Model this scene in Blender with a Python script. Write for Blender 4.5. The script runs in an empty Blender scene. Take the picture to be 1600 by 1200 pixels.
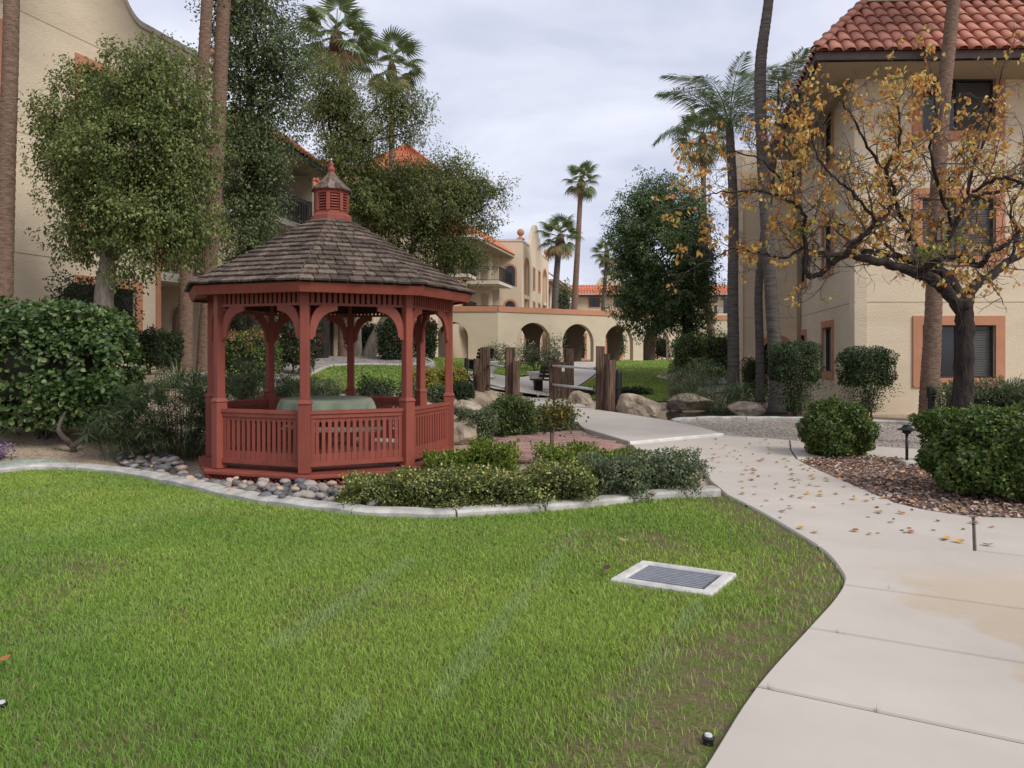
import bpy, bmesh, math, random
import numpy as np
from mathutils import Vector, Matrix
R_ = math.radians
scene = bpy.context.scene
# ---------------------------------------------------------------- camera
CAMH = 1.6
cam = bpy.data.cameras.new('camera'); camo = bpy.data.objects.new('camera', cam)
scene.collection.objects.link(camo); scene.camera = camo
camo.location = (0, 0, CAMH); camo.rotation_euler = (R_(90), 0, 0)
cam.sensor_width = 36; cam.lens = 36 * 1200 / 1600; cam.shift_y = -50 / 1600
cam.clip_start = .05; cam.clip_end = 2000
# ---------------------------------------------------------------- sky
w = bpy.data.worlds.new('World'); scene.world = w; w.use_nodes = True
SUN_EL, SUN_AZ = 41, 130          # azimuth clockwise from +Y
nt = w.node_tree; nd = nt.nodes; lk = nt.links; nd.clear()
out = nd.new('ShaderNodeOutputWorld'); bg = nd.new('ShaderNodeBackground'); bg.inputs[1].default_value = .1
sky = nd.new('ShaderNodeTexSky'); sky.sky_type = 'NISHITA'; sky.sun_disc = False
sky.sun_elevation = R_(SUN_EL); sky.sun_rotation = R_(SUN_AZ); sky.air_density = 1.0; sky.dust_density = 2.0
tc = nd.new('ShaderNodeTexCoord'); sep = nd.new('ShaderNodeSeparateXYZ'); lk.new(tc.outputs['Generated'], sep.inputs[0])
za = nd.new('ShaderNodeMath'); za.operation = 'MAXIMUM'; lk.new(sep.outputs[2], za.inputs[0]); za.inputs[1].default_value = 0
zb = nd.new('ShaderNodeMath'); zb.operation = 'ADD'; lk.new(za.outputs[0], zb.inputs[0]); zb.inputs[1].default_value = .22
dx = nd.new('ShaderNodeMath'); dx.operation = 'DIVIDE'; lk.new(sep.outputs[0], dx.inputs[0]); lk.new(zb.outputs[0], dx.inputs[1])
dy = nd.new('ShaderNodeMath'); dy.operation = 'DIVIDE'; lk.new(sep.outputs[1], dy.inputs[0]); lk.new(zb.outputs[0], dy.inputs[1])
cmb = nd.new('ShaderNodeCombineXYZ'); lk.new(dx.outputs[0], cmb.inputs[0]); lk.new(dy.outputs[0], cmb.inputs[1])
n1 = nd.new('ShaderNodeTexNoise'); n1.inputs['Scale'].default_value = 1.5; n1.inputs['Detail'].default_value = 7
n1.inputs['Roughness'].default_value = .52; n1.inputs['Distortion'].default_value = .35
lk.new(cmb.outputs[0], n1.inputs['Vector'])
cr = nd.new('ShaderNodeValToRGB'); e = cr.color_ramp.elements
e[0].position = .34; e[0].color = (.51, .54, .69, 1); e[1].position = .64; e[1].color = (.83, .85, .95, 1)
lk.new(n1.outputs['Fac'], cr.inputs[0])
vm = nd.new('ShaderNodeVectorMath'); vm.operation = 'SCALE'; vm.inputs['Scale'].default_value = 6.75
lk.new(cr.outputs[0], vm.inputs[0])
mx = nd.new('ShaderNodeMix'); mx.data_type = 'RGBA'; mx.inputs['Factor'].default_value = .93
lk.new(sky.outputs[0], mx.inputs['A']); lk.new(vm.outputs[0], mx.inputs['B'])
lk.new(mx.outputs['Result'], bg.inputs[0]); lk.new(bg.outputs[0], out.inputs[0])
# ---------------------------------------------------------------- sun behind thin overcast
sl = bpy.data.lights.new('sun', 'SUN'); sl.energy = 1.5; sl.angle = R_(24); sl.color = (1, .955, .88)
so = bpy.data.objects.new('sun', sl); scene.collection.objects.link(so)
so.rotation_euler = (R_(90 - SUN_EL), 0, R_(180 - SUN_AZ)); so.location = (0, 0, 60)
vs = scene.view_settings; vs.view_transform = 'Standard'; vs.look = 'None'; vs.exposure = .76; vs.gamma = 1; vs.use_curve_mapping = False
scene.render.resolution_x = 1024; scene.render.resolution_y = 768
# ================================================================ helpers
rng = np.random.default_rng(7); random.seed(7)
COL = scene.collection
ORG = {}
def tag(o, label=None, cat=None, group=None, kind=None):
    if label: o['label'] = label
    if cat: o['category'] = cat
    if group: o['group'] = group
    if kind: o['kind'] = kind
    return o
def empty(name, loc, label=None, cat=None, group=None):
    o = bpy.data.objects.new(name, None); COL.objects.link(o); o.location = loc; o.empty_display_size = .1
    ORG[o.name] = np.array(loc, float); return tag(o, label, cat, group)
def link(name, me, mat=None, parent=None, org=None, smooth=False):
    o = bpy.data.objects.new(name, me); COL.objects.link(o)
    if mat is not None and len(me.materials) == 0: me.materials.append(mat)
    if parent is not None: o.parent = parent; ORG[o.name] = ORG[parent.name]
    else:
        org = (0, 0, 0) if org is None else org
        o.location = org; ORG[o.name] = np.array(org, float)
    if smooth: me.shade_smooth()
    return o
def mk(name, V, F, mat, parent=None, org=None, smooth=False):
    V = np.asarray(V, float)
    if parent is not None: V = V - ORG[parent.name]
    elif org is not None: V = V - np.array(org, float)
    me = bpy.data.meshes.new(name); me.from_pydata(V.tolist(), [], [list(f) for f in F]); me.update()
    return link(name, me, mat, parent, org, smooth)
def fast(name, V, F, mat, parent=None, org=None, smooth=False):
    """V (n,3), F (m,k) numpy, all faces k-sided"""
    V = np.asarray(V, np.float32)
    if parent is not None: V = V - ORG[parent.name].astype(np.float32)
    elif org is not None: V = V - np.array(org, np.float32)
    F = np.asarray(F, np.int32); m, k = F.shape
    me = bpy.data.meshes.new(name); me.vertices.add(len(V)); me.vertices.foreach_set('co', V.astype(np.float32).ravel())
    me.loops.add(m * k); me.loops.foreach_set('vertex_index', F.ravel())
    me.polygons.add(m); me.polygons.foreach_set('loop_start', np.arange(m, dtype=np.int32) * k)
    me.update(calc_edges=True); me.validate()
    return link(name, me, mat, parent, org, smooth)
def inst(name, me, parent, loc, rot=(0, 0, 0), sc=(1, 1, 1)):
    o = bpy.data.objects.new(name, me); COL.objects.link(o); o.parent = parent
    o.location = Vector(np.array(loc, float) - ORG[parent.name]); o.rotation_euler = rot
    o.scale = sc if hasattr(sc, '__len__') else (sc, sc, sc)
    ORG[o.name] = np.array(loc, float); return o
class MB:
    def __init__(s): s.V = []; s.F = []
    def add(s, V, F):
        b = len(s.V); s.V += [tuple(map(float, v)) for v in V]; s.F += [tuple(i + b for i in f) for f in F]; return s
    def hexa(s, P):   # 8 pts: bottom 4 ccw, top 4
        return s.add(P, [(3, 2, 1, 0), (4, 5, 6, 7), (0, 1, 5, 4), (1, 2, 6, 5), (2, 3, 7, 6), (3, 0, 4, 7)])
    def box(s, c, d, rz=0):
        x, y, z = [q / 2 for q in d]; ca, sa = math.cos(rz), math.sin(rz)
        P = [(a * x, b * y, e * z) for e in (-1, 1) for a, b in ((-1, -1), (1, -1), (1, 1), (-1, 1))]
        return s.hexa([(c[0] + a * ca - b * sa, c[1] + a * sa + b * ca, c[2] + e) for a, b, e in P])
    def beam(s, p0, p1, wd, ht, up=(0, 0, 1)):
        p0, p1 = np.array(p0, float), np.array(p1, float); d = p1 - p0; d /= np.linalg.norm(d)
        r = np.cross(d, up); r /= max(np.linalg.norm(r), 1e-9); u = np.cross(r, d)
        r = r * wd / 2; u = u * ht / 2
        return s.hexa([p0 - r - u, p0 + r - u, p1 + r - u, p1 - r - u, p0 - r + u, p0 + r + u, p1 + r + u, p1 - r + u])
    def tube(s, pts, rad, n=8, cap=True):
        pts = np.array(pts, float); m = len(pts); rad = np.broadcast_to(rad, (m,)).astype(float)
        T = np.gradient(pts, axis=0); T /= np.maximum(np.linalg.norm(T, axis=1, keepdims=True), 1e-9)
        ref = np.array([0, 0, 1.]) if abs(T[0][2]) < .9 else np.array([1., 0, 0])
        V = []
        for i in range(m):
            a = np.cross(T[i], ref); a /= max(np.linalg.norm(a), 1e-9); b = np.cross(T[i], a); ref = np.cross(a, T[i])
            for k in range(n):
                t = 2 * math.pi * k / n; V.append(pts[i] + rad[i] * (math.cos(t) * a + math.sin(t) * b))
        F = [(i * n + k, i * n + (k + 1) % n, (i + 1) * n + (k + 1) % n, (i + 1) * n + k) for i in range(m - 1) for k in range(n)]
        if cap: F += [tuple(range(n))[::-1], tuple((m - 1) * n + k for k in range(n))]
        return s.add(V, F)
    def lathe(s, c, prof, n=16, a0=0):
        V = [(c[0] + r * math.cos(a0 + 2 * math.pi * k / n), c[1] + r * math.sin(a0 + 2 * math.pi * k / n), c[2] + z) for r, z in prof for k in range(n)]
        m = len(prof)
        F = [(i * n + k, i * n + (k + 1) % n, (i + 1) * n + (k + 1) % n, (i + 1) * n + k) for i in range(m - 1) for k in range(n)]
        F += [tuple(range(n))[::-1], tuple((m - 1) * n + k for k in range(n))]
        return s.add(V, F)
    def prism(s, poly, z0, z1):
        n = len(poly); a = sum(poly[i][0] * poly[(i + 1) % n][1] - poly[(i + 1) % n][0] * poly[i][1] for i in range(n))
        if a < 0: poly = poly[::-1]
        V = [(p[0], p[1], z0) for p in poly] + [(p[0], p[1], z1) for p in poly]
        return s.add(V, [tuple(range(n))[::-1], tuple(range(n, 2 * n))] + [(i, (i + 1) % n, n + (i + 1) % n, n + i) for i in range(n)])
    def build(s, name, mat, parent=None, org=None, smooth=False): return mk(name, s.V, s.F, mat, parent, org, smooth)
def bevel(o, wd=.01, seg=1):
    m = o.modifiers.new('b', 'BEVEL'); m.width = wd; m.segments = seg; m.limit_method = 'ANGLE'; m.angle_limit = R_(40); return o
class Frame:
    """vertical wall frame: u along the wall, z up, n outward"""
    def __init__(s, p0, p1, flip=1):
        s.p0 = np.array(p0, float); d = np.array(p1, float) - s.p0; s.L = np.linalg.norm(d); s.d = d / s.L
        s.n = np.array([s.d[1], -s.d[0]]) * flip
    def p(s, u, z, n=0):
        q = s.p0 + s.d * u + s.n * n; return (q[0], q[1], z)
    def box(s, mb, u0, u1, z0, z1, n0, n1):
        P = [s.p(u0, z0, n0), s.p(u1, z0, n0), s.p(u1, z0, n1), s.p(u0, z0, n1), s.p(u0, z1, n0), s.p(u1, z1, n0), s.p(u1, z1, n1), s.p(u0, z1, n1)]
        return mb.hexa(P)
def sst(a, b, x):
    t = np.clip((np.asarray(x, float) - a) / (b - a), 0, 1); return t * t * (3 - 2 * t)
# ---------------------------------------------------------------- materials
def mat(name, col, col2=None, rough=.8, nscale=3., bump=0., bscale=40., stretch=(1, 1, 1), spec=.3, metal=0, objrand=0., detail=5, ramp=(.35, .65), bdist=.02):
    m = bpy.data.materials.new(name); m.use_nodes = True; t = m.node_tree; N = t.nodes; L = t.links
    b = N['Principled BSDF']; b.inputs['Roughness'].default_value = rough; b.inputs['Metallic'].default_value = metal
    b.inputs['Specular IOR Level'].default_value = spec
    co = N.new('ShaderNodeTexCoord'); mp = N.new('ShaderNodeMapping'); mp.inputs['Scale'].default_value = stretch
    L.new(co.outputs['Object'], mp.inputs[0])
    col2 = col2 or tuple(c * .72 for c in col)
    nz = N.new('ShaderNodeTexNoise'); nz.inputs['Scale'].default_value = nscale; nz.inputs['Detail'].default_value = detail
    nz.inputs['Roughness'].default_value = .6
    L.new(mp.outputs[0], nz.inputs['Vector'])
    r = N.new('ShaderNodeValToRGB'); r.color_ramp.elements[0].position = ramp[0]; r.color_ramp.elements[1].position = ramp[1]
    r.color_ramp.elements[0].color = (*col2, 1); r.color_ramp.elements[1].color = (*col, 1)
    L.new(nz.outputs['Fac'], r.inputs[0]); src = r.outputs[0]
    if objrand:
        oi = N.new('ShaderNodeObjectInfo'); ge = N.new('ShaderNodeNewGeometry'); ad = N.new('ShaderNodeMath'); ad.operation = 'ADD'
        L.new(oi.outputs['Random'], ad.inputs[0]); L.new(ge.outputs['Random Per Island'], ad.inputs[1])
        fr = N.new('ShaderNodeMath'); fr.operation = 'FRACT'; L.new(ad.outputs[0], fr.inputs[0])
        mr = N.new('ShaderNodeMapRange'); mr.inputs['To Min'].default_value = 1 - objrand; mr.inputs['To Max'].default_value = 1 + objrand
        L.new(fr.outputs[0], mr.inputs['Value'])
        sc = N.new('ShaderNodeVectorMath'); sc.operation = 'SCALE'; L.new(src, sc.inputs[0]); L.new(mr.outputs[0], sc.inputs['Scale']); src = sc.outputs[0]
    L.new(src, b.inputs['Base Color'])
    if bump:
        n2 = N.new('ShaderNodeTexNoise'); n2.inputs['Scale'].default_value = bscale; n2.inputs['Detail'].default_value = 6
        L.new(mp.outputs[0], n2.inputs['Vector'])
        bp = N.new('ShaderNodeBump'); bp.inputs['Strength'].default_value = bump; bp.inputs['Distance'].default_value = bdist
        L.new(n2.outputs['Fac'], bp.inputs['Height']); L.new(bp.outputs[0], b.inputs['Normal'])
    m['_b'] = 1
    return m
def leafmat(name, cols, trans=.3, rough=.5, spec=.25, patch=None, pscale=1., k=1.55):
    """cols: list of (pos,color) along the per-leaf random; patch: second colour by large noise"""
    m = bpy.data.materials.new(name); m.use_nodes = True; t = m.node_tree; N = t.nodes; L = t.links; b = N['Principled BSDF']
    b.inputs['Roughness'].default_value = rough; b.inputs['Specular IOR Level'].default_value = spec
    ge = N.new('ShaderNodeNewGeometry'); r = N.new('ShaderNodeValToRGB'); el = r.color_ramp.elements
    while len(el) < len(cols): el.new(.5)
    for q, (p, c) in zip(el, cols): q.position = p; q.color = (*[min(.8, v * k) for v in c], 1)
    L.new(ge.outputs['Random Per Island'], r.inputs[0]); src = r.outputs[0]
    if patch:
        co = N.new('ShaderNodeTexCoord'); nz = N.new('ShaderNodeTexNoise'); nz.inputs['Scale'].default_value = pscale; nz.inputs['Detail'].default_value = 3
        L.new(co.outputs['Object'], nz.inputs['Vector'])
        mr = N.new('ShaderNodeMapRange'); mr.inputs['From Min'].default_value = .42; mr.inputs['From Max'].default_value = .62; L.new(nz.outputs['Fac'], mr.inputs['Value'])
        x = N.new('ShaderNodeMix'); x.data_type = 'RGBA'; x.blend_type = 'MULTIPLY'
        L.new(mr.outputs[0], x.inputs['Factor']); L.new(src, x.inputs['A']); x.inputs['B'].default_value = (*patch, 1); src = x.outputs['Result']
    L.new(src, b.inputs['Base Color'])
    tr = N.new('ShaderNodeBsdfTranslucent'); L.new(src, tr.inputs[0]); ms = N.new('ShaderNodeMixShader'); ms.inputs[0].default_value = trans
    L.new(b.outputs[0], ms.inputs[1]); L.new(tr.outputs[0], ms.inputs[2]); L.new(ms.outputs[0], N['Material Output'].inputs[0])
    return m
def voro(name, cols, scale, rough=.9, bump=.8, spread=.9):
    """gravel: one colour per voronoi cell"""
    m = bpy.data.materials.new(name); m.use_nodes = True; t = m.node_tree; N = t.nodes; L = t.links; b = N['Principled BSDF']
    b.inputs['Roughness'].default_value = rough; b.inputs['Specular IOR Level'].default_value = .2
    co = N.new('ShaderNodeTexCoord'); v = N.new('ShaderNodeTexVoronoi'); v.inputs['Scale'].default_value = scale; v.inputs['Randomness'].default_value = spread
    L.new(co.outputs['Object'], v.inputs['Vector'])
    s = N.new('ShaderNodeSeparateColor'); L.new(v.outputs['Color'], s.inputs[0])
    r = N.new('ShaderNodeValToRGB'); el = r.color_ramp.elements
    while len(el) < len(cols): el.new(.5)
    for q, (p, c) in zip(el, cols): q.position = p; q.color = (*c, 1)
    L.new(s.outputs[0], r.inputs[0])
    nz = N.new('ShaderNodeTexNoise'); nz.inputs['Scale'].default_value = .9; nz.inputs['Detail'].default_value = 6; L.new(co.outputs['Object'], nz.inputs['Vector'])
    mr = N.new('ShaderNodeMapRange'); mr.inputs['From Min'].default_value = .3; mr.inputs['From Max'].default_value = .7; mr.inputs['To Min'].default_value = .72; mr.inputs['To Max'].default_value = 1.15
    L.new(nz.outputs['Fac'], mr.inputs['Value'])
    sc = N.new('ShaderNodeVectorMath'); sc.operation = 'SCALE'; L.new(r.outputs[0], sc.inputs[0]); L.new(mr.outputs[0], sc.inputs['Scale'])
    L.new(sc.outputs[0], b.inputs['Base Color'])
    bp = N.new('ShaderNodeBump'); bp.inputs['Strength'].default_value = bump; bp.inputs['Distance'].default_value = .6 / scale; bp.invert = True
    L.new(v.outputs['Distance'], bp.inputs['Height']); L.new(bp.outputs[0], b.inputs['Normal'])
    return m
M = {}
M['stucco'] = mat('stucco', (.68, .575, .43), (.61, .51, .375), .93, .6, .5, 14, (1, 1, 3.2), .15, bdist=.03)
M['stucco_far'] = mat('stucco_far', (.64, .54, .40), (.58, .48, .35), .93, .5, .2, 10, spec=.15)
M['arcade'] = mat('arcade_stucco', (.56, .485, .355), (.50, .43, .31), .93, .5, .3, 12, (1, 1, 2.5), .15)
M['trim'] = mat('orange_trim', (.49, .24, .145), (.44, .21, .125), .85, 2, .15, 40, spec=.2)
M['cap'] = mat('parapet_cap', (.62, .57, .47), (.5, .45, .37), .9, 2, .1, 30)
M['soffit'] = mat('soffit', (.36, .30, .22), (.32, .26, .19), .9, 1, .1, 20)
M['fascia'] = mat('dark_fascia', (.055, .038, .032), (.04, .028, .024), .7, 3, .1, 30)
M['tile'] = mat('clay_tile', (.50, .215, .15), (.41, .17, .118), .72, 5, .25, 60, objrand=.2, spec=.35)
M['tile_far'] = mat('clay_tile_far', (.55, .19, .10), (.45, .145, .075), .75, 3, .1, 20, objrand=.12)
M['glass'] = mat('window_glass', (.022, .026, .032), (.016, .018, .022), .08, 1, spec=.6)
M['blind'] = mat('window_blind', (.085, .08, .075), (.06, .057, .053), .6, 2, spec=.3)
M['winframe'] = mat('window_frame', (.05, .042, .036), (.04, .033, .03), .5, 3)
M['rear'] = mat('shaded_rear_wall', (.13, .105, .08), (.11, .09, .068), .93, .6)  # arcade rear wall: shade under its roof is put into the colour
M['iron'] = mat('black_iron', (.018, .018, .02), (.012, .012, .013), .45, 8, spec=.4)
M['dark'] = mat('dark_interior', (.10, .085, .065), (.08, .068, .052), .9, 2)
M['red'] = mat('red_paint', (.275, .070, .046), (.225, .056, .038), .55, 5, .12, 25, (1, 1, .35), .35, objrand=.08)
M['shingle'] = mat('cedar_shingle', (.185, .14, .108), (.075, .058, .048), .88, 7, .5, 55, (3, 3, .6), .15, objrand=.46, bdist=.01)
M['concrete'] = mat('walk_concrete', (.53, .475, .41), (.45, .40, .345), .85, .9, .15, 90, spec=.25, detail=11, ramp=(.3, .66), bdist=.005)
M['curb'] = mat('curb_concrete', (.56, .535, .485), (.33, .315, .285), .9, 5, .3, 60, spec=.2, detail=8, bdist=.01)
M['brick'] = mat('paver_brick', (.40, .245, .205), (.32, .19, .16), .9, 6, .3, 60, objrand=.22, spec=.2, bdist=.008)
M['timber'] = mat('weathered_timber', (.20, .13, .092), (.045, .028, .021), .92, 5, 1., 12, (5, 5, .3), .15, objrand=.15, bdist=.03)
M['pipe'] = mat('galvanised_pipe', (.62, .62, .63), (.5, .5, .51), .4, 6, spec=.5)
M['boulder'] = mat('granite_boulder', (.52, .43, .32), (.22, .18, .14), .9, 2.6, 1., 6, spec=.2, detail=11, bdist=.12)
M['stone'] = mat('river_stone', (.33, .28, .24), (.20, .18, .165), .65, 9, .15, 40, objrand=.45, spec=.35)
M['stone_b'] = mat('river_stone_grey', (.15, .155, .165), (.10, .10, .11), .6, 9, .15, 40, objrand=.35, spec=.4)
M['stone_c'] = mat('river_stone_tan', (.46, .34, .255), (.34, .25, .19), .65, 9, .15, 40, objrand=.25, spec=.35)
M['white'] = mat('white_paint', (.72, .71, .68), (.58, .57, .54), .6, 5)
M['cloth'] = mat('green_cloth', (.29, .335, .24), (.25, .29, .205), .9, 3, .2, 120)
M['bark'] = mat('grey_bark', (.30, .26, .215), (.15, .125, .10), .92, 5, .8, 18, (2, 2, .5), .15, bdist=.03)
M['barkdark'] = mat('dark_bark', (.052, .042, .036), (.02, .016, .015), .92, 7, 1, 22, (2, 2, .5), .2, bdist=.03)
M['twig'] = mat('grey_twig', (.13, .10, .085), (.06, .047, .04), .85, 9, .3, 40)
M['palmbark'] = mat('palm_bark', (.30, .20, .145), (.15, .098, .072), .93, 3.2, 1, 9, (2.2, 2.2, 9), .12, bdist=.04)
M['palmbark2'] = mat('ringed_palm_bark', (.17, .15, .135), (.085, .073, .066), .93, 3, .9, 7, (.7, .7, 9), .12, bdist=.04)
M['boot'] = mat('palm_boots', (.13, .065, .04), (.06, .032, .022), .95, 9, 1, 20)
M['soil'] = voro('decomposed_granite', [(0, (.30, .225, .15)), (.5, (.42, .325, .225)), (1, (.55, .45, .33))], 38)
M['gravel'] = voro('grey_gravel', [(0, (.20, .17, .145)), (.5, (.36, .31, .26)), (1, (.52, .47, .41))], 22)
M['pinkgravel'] = voro('pink_gravel', [(0, (.22, .18, .17)), (.5, (.36, .31, .285)), (1, (.52, .47, .44))], 14)
M['mulch'] = voro('leaf_mulch', [(0, (.13, .09, .072)), (.5, (.26, .19, .155)), (1, (.45, .36, .30))], 26)
M['water'] = mat('pond_water', (.018, .02, .017), (.012, .013, .011), .06, 2, .15, 6, spec=.5)
# ================================================================ terrain
CH = np.array([(-4.2, 15.6), (-2.2, 17.6), (0.2, 21.6), (1.2, 22.8), (3.0, 21.2), (4.4, 19.75), (5.6, 19.6), (6.8, 21.2), (7.6, 22.8)])   # stream bed
def dseg(x, y, P):
    d = np.full(np.shape(x), 1e9)
    for (ax, ay), (bx, by) in zip(P[:-1], P[1:]):
        vx, vy = bx - ax, by - ay; t = np.clip(((x - ax) * vx + (y - ay) * vy) / (vx * vx + vy * vy), 0, 1)
        d = np.minimum(d, np.hypot(x - ax - t * vx, y - ay - t * vy))
    return d
def H(x, y):
    x = np.asarray(x, float); y = np.asarray(y, float)
    hc = .03 * np.clip(y - 24, 0, 31)
    a = .09 * np.clip(y - 14, 0, 16)
    a = np.where(y > 32, 1.44 - .24 * sst(32, 46, y), a)
    b = np.minimum(.155 * np.clip(y - 10.9, 0, 99), 1.08) + .34 * sst(24, 31, y); b = np.where(y > 32, np.minimum(b, a), b)
    s2 = 1 - sst(-7.6, -4.6, x); hl = a + (b - a) * s2
    s1 = 1 - sst(-4.6, 1.8, x)
    h = hc + (hl - hc) * s1
    m = 1 - sst(.7, 1.35, dseg(x, y, CH)); near = sst(14.6, 17.5, y)
    return h - .55 * m * near
def G(px, py):
    """photo pixel -> point on the terrain"""
    lo, hi = 2., 70.
    ks = np.linspace(lo, hi, 3000); X = (px - 800) / 1200 * ks; Z = CAMH - (py - 550) / 1200 * ks
    f = Z - H(X, ks); i = int(np.argmax(f <= 0)) if (f <= 0).any() else len(ks) - 1
    return (float(X[i]), float(ks[i]))
def P(px, py, Y): return np.array([(px - 800) / 1200 * Y, Y, CAMH - (py - 550) / 1200 * Y])
def Hs(x, y): return float(H(x, y))
def spline(pts, n=8, closed=False):
    pts = [np.array(p, float) for p in pts]; out = []
    N = len(pts); rngi = range(N if closed else N - 1)
    for i in rngi:
        p0 = pts[(i - 1) % N] if (closed or i > 0) else pts[i]; p1 = pts[i]; p2 = pts[(i + 1) % N]; p3 = pts[(i + 2) % N] if (closed or i + 2 < N) else pts[(i + 1) % N]
        for k in range(n):
            t = k / n; out.append(.5 * ((2 * p1) + (p2 - p0) * t + (2 * p0 - 5 * p1 + 4 * p2 - p3) * t * t + (3 * p1 - p0 - 3 * p2 + p3) * t ** 3))
    if not closed: out.append(pts[-1])
    return [tuple(map(float, p)) for p in out]
gx = np.unique(np.concatenate([[-500, -200, -90, -60, -45, -34], np.arange(-26, -12, 1.), np.arange(-12, 13, .3), np.arange(13, 30, 1.5), [34, 45, 60, 90, 200, 500]]))
gy = np.unique(np.concatenate([[-300, -100, -40, -20], np.arange(-10, 6, 2.), np.arange(6, 33, .3), np.arange(33, 64, 1.5), np.arange(64, 120, 8), [150, 250, 500, 900]]))
XX, YY = np.meshgrid(gx, gy); ZZ = H(XX, YY) - .03; nx, ny = len(gx), len(gy)
ii = np.arange(nx * ny).reshape(ny, nx); Fq = np.stack([ii[:-1, :-1], ii[:-1, 1:], ii[1:, 1:], ii[1:, :-1]], -1).reshape(-1, 4)
tag(fast('ground', np.stack([XX, YY, ZZ], -1).reshape(-1, 3), Fq, M['soil'], smooth=True), kind='structure')
def sheet(name, poly, m, dz=.012, res=.4, z=None, parent=None):
    from mathutils.geometry import delaunay_2d_cdt
    A = np.array(poly); n = len(A); keep = [i for i in range(n) if np.linalg.norm(A[i] - A[i - 1]) > .01]; A = A[keep]; n = len(A)
    lo = A.min(0); hi = A.max(0); xs_ = np.arange(lo[0] + res / 2, hi[0], res); ys_ = np.arange(lo[1] + res / 2, hi[1], res); X_, Y_ = np.meshgrid(xs_, ys_); X_ = X_.ravel(); Y_ = Y_.ravel()
    ok = inpoly(X_, Y_, A) & (dseg(X_, Y_, np.vstack([A, A[:1]])) > res * .3); pts = [Vector(map(float, q)) for q in A] + [Vector((float(a), float(b))) for a, b in zip(X_[ok], Y_[ok])]
    vo, eo, fo, *_r = delaunay_2d_cdt(pts, [(i, (i + 1) % n) for i in range(n)], [], 1, 1e-5)
    V = [(v.x, v.y, (Hs(v.x, v.y) + dz) if z is None else z) for v in vo]
    F = [f if (vo[f[1]] - vo[f[0]]).cross(vo[f[2]] - vo[f[0]]) > 0 else f[::-1] for f in fo]
    me = bpy.data.meshes.new(name); me.from_pydata(V, [], F); me.update(); me.shade_smooth()
    o = link(name, me, m, parent); return o if parent else tag(o, kind='structure')
def inpoly(x, y, poly):
    P_ = np.array(poly); c = np.zeros(np.shape(x), bool); j = len(P_) - 1
    for i in range(len(P_)):
        xi, yi = P_[i]; xj, yj = P_[j]
        c ^= ((yi > y) != (yj > y)) & (x < (xj - xi) * (y - yi) / (yj - yi + 1e-12) + xi); j = i
    return c
# ---------------------------------------------------------------- outlines read from the photograph (ground points)
CURBPX = [(-140, 741), (-60, 742), (0, 741), (60, 736), (130, 738), (200, 746), (270, 761), (330, 775), (400, 789), (460, 797), (520, 804), (570, 809), (650, 812), (700, 812), (770, 808), (870, 801), (950, 793), (1050, 781), (1128, 776)]
curb = spline([G(*p) for p in CURBPX], 6)
WEDGE = [(-3.4, -4.), (-1.8, -1.5), (-.9, 0), (-.1, 1.4), (.3, 2.2)] + [G(*p) for p in [(1105, 1200), (1180, 1080), (1262, 988), (1300, 945), (1317, 915), (1310, 895), (1285, 865), (1240, 835), (1180, 800), (1130, 775)]]
wedge = spline(WEDGE, 6)
lawn = [(-14, -5)] + [(-3.6, -5)] + wedge + curb[::-1] + [(-14, 10.2)]
lawnmat = mat('lawn_thatch', (.12, .145, .04), (.155, .115, .07), .95, 6, 1., 45, detail=11, ramp=(.4, .6), spec=.1)
sheet('lawn', lawn, lawnmat, .0, .7)
# back lawns
L2 = [G(438, 604), G(470, 596), G(500, 580), G(520, 573), G(560, 570.5), G(620, 571), G(672, 570.5), (-3.2, 27.6), (-3.1, 29.5), (-4.2, 31.5), (-5.2, 34), (-5.4, 49.9), (-1.0, 49.9), (2.4, 52), (2.6, 46), (1.2, 38), (-.4, 33), (-1.6, 29), (-1.8, 26), (-2.6, 22.5), (-3.6, 20.2)]
sheet('back_lawn', L2, lawnmat, .01, .7)
L3 = [(2.5, 25.4), (3.4, 24.4), (5.0, 24.6), (6.2, 25.2), (6.6, 27), (6.9, 30.2), (7.4, 33.5), (6.9, 36.5), (7.4, 38.2), (10, 39.5), (13.5, 42), (14.6, 59), (8.6, 56.6), (6.0, 54.6), (5.6, 46), (4.2, 38), (3.0, 32), (2.4, 28)]
sheet('side_lawn', L3, lawnmat, .01, .7)
sheet('patch_lawn', [(.4, 26.6), (1.9, 26.2), (2.1, 28.6), (.2, 28.4)], lawnmat, .01, .5)
sheet('pink_gravel_bed', [(-8.4, 18.3), G(400, 607), G(438, 606), G(468, 598), G(498, 582), G(518, 574.5), G(560, 572), G(620, 572.5), G(674, 572), (-3.0, 27.5), (-2.9, 29.6), (-4.1, 31.7), (-5.1, 34.2), (-5.3, 42), (-9, 42), (-10, 30), (-9.6, 24)], M['pinkgravel'], .0, .6)
sheet('gravel_bed', [(4.55, 14.15), (5.2, 13.55), (6.6, 12.45), (7.7, 11.65), (12, 8.8), (14, 12), (10.6, 15.8), (8.95, 16.8), (6.7, 17.85), (4.95, 17.95), (4.1, 17.75), (3.72, 17.2), (3.9, 15.6), (4.0, 14.6)], M['gravel'], .004, .7)
sheet('grey_gravel_mound', [(6.95, 30.3), (7.45, 33.4), (7.0, 36.3), (7.5, 37.9), (10, 39.2), (12.5, 36), (11.6, 29.8), (8.6, 28.6), (7.1, 27.6)], M['pinkgravel'], .02, .6)
LEAFBED = [G(1250, 722), (4.14, 10.79), (4.04, 9.14), (4.0, 8.0), (4.13, 7.62), (4.42, 7.31), (5.4, 7.2), (7.5, 6.9), (8.2, 8.3), (6.9, 10.1), (5.95, 11.1), (5.45, 11.5), (4.8, 11.55)]
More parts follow.
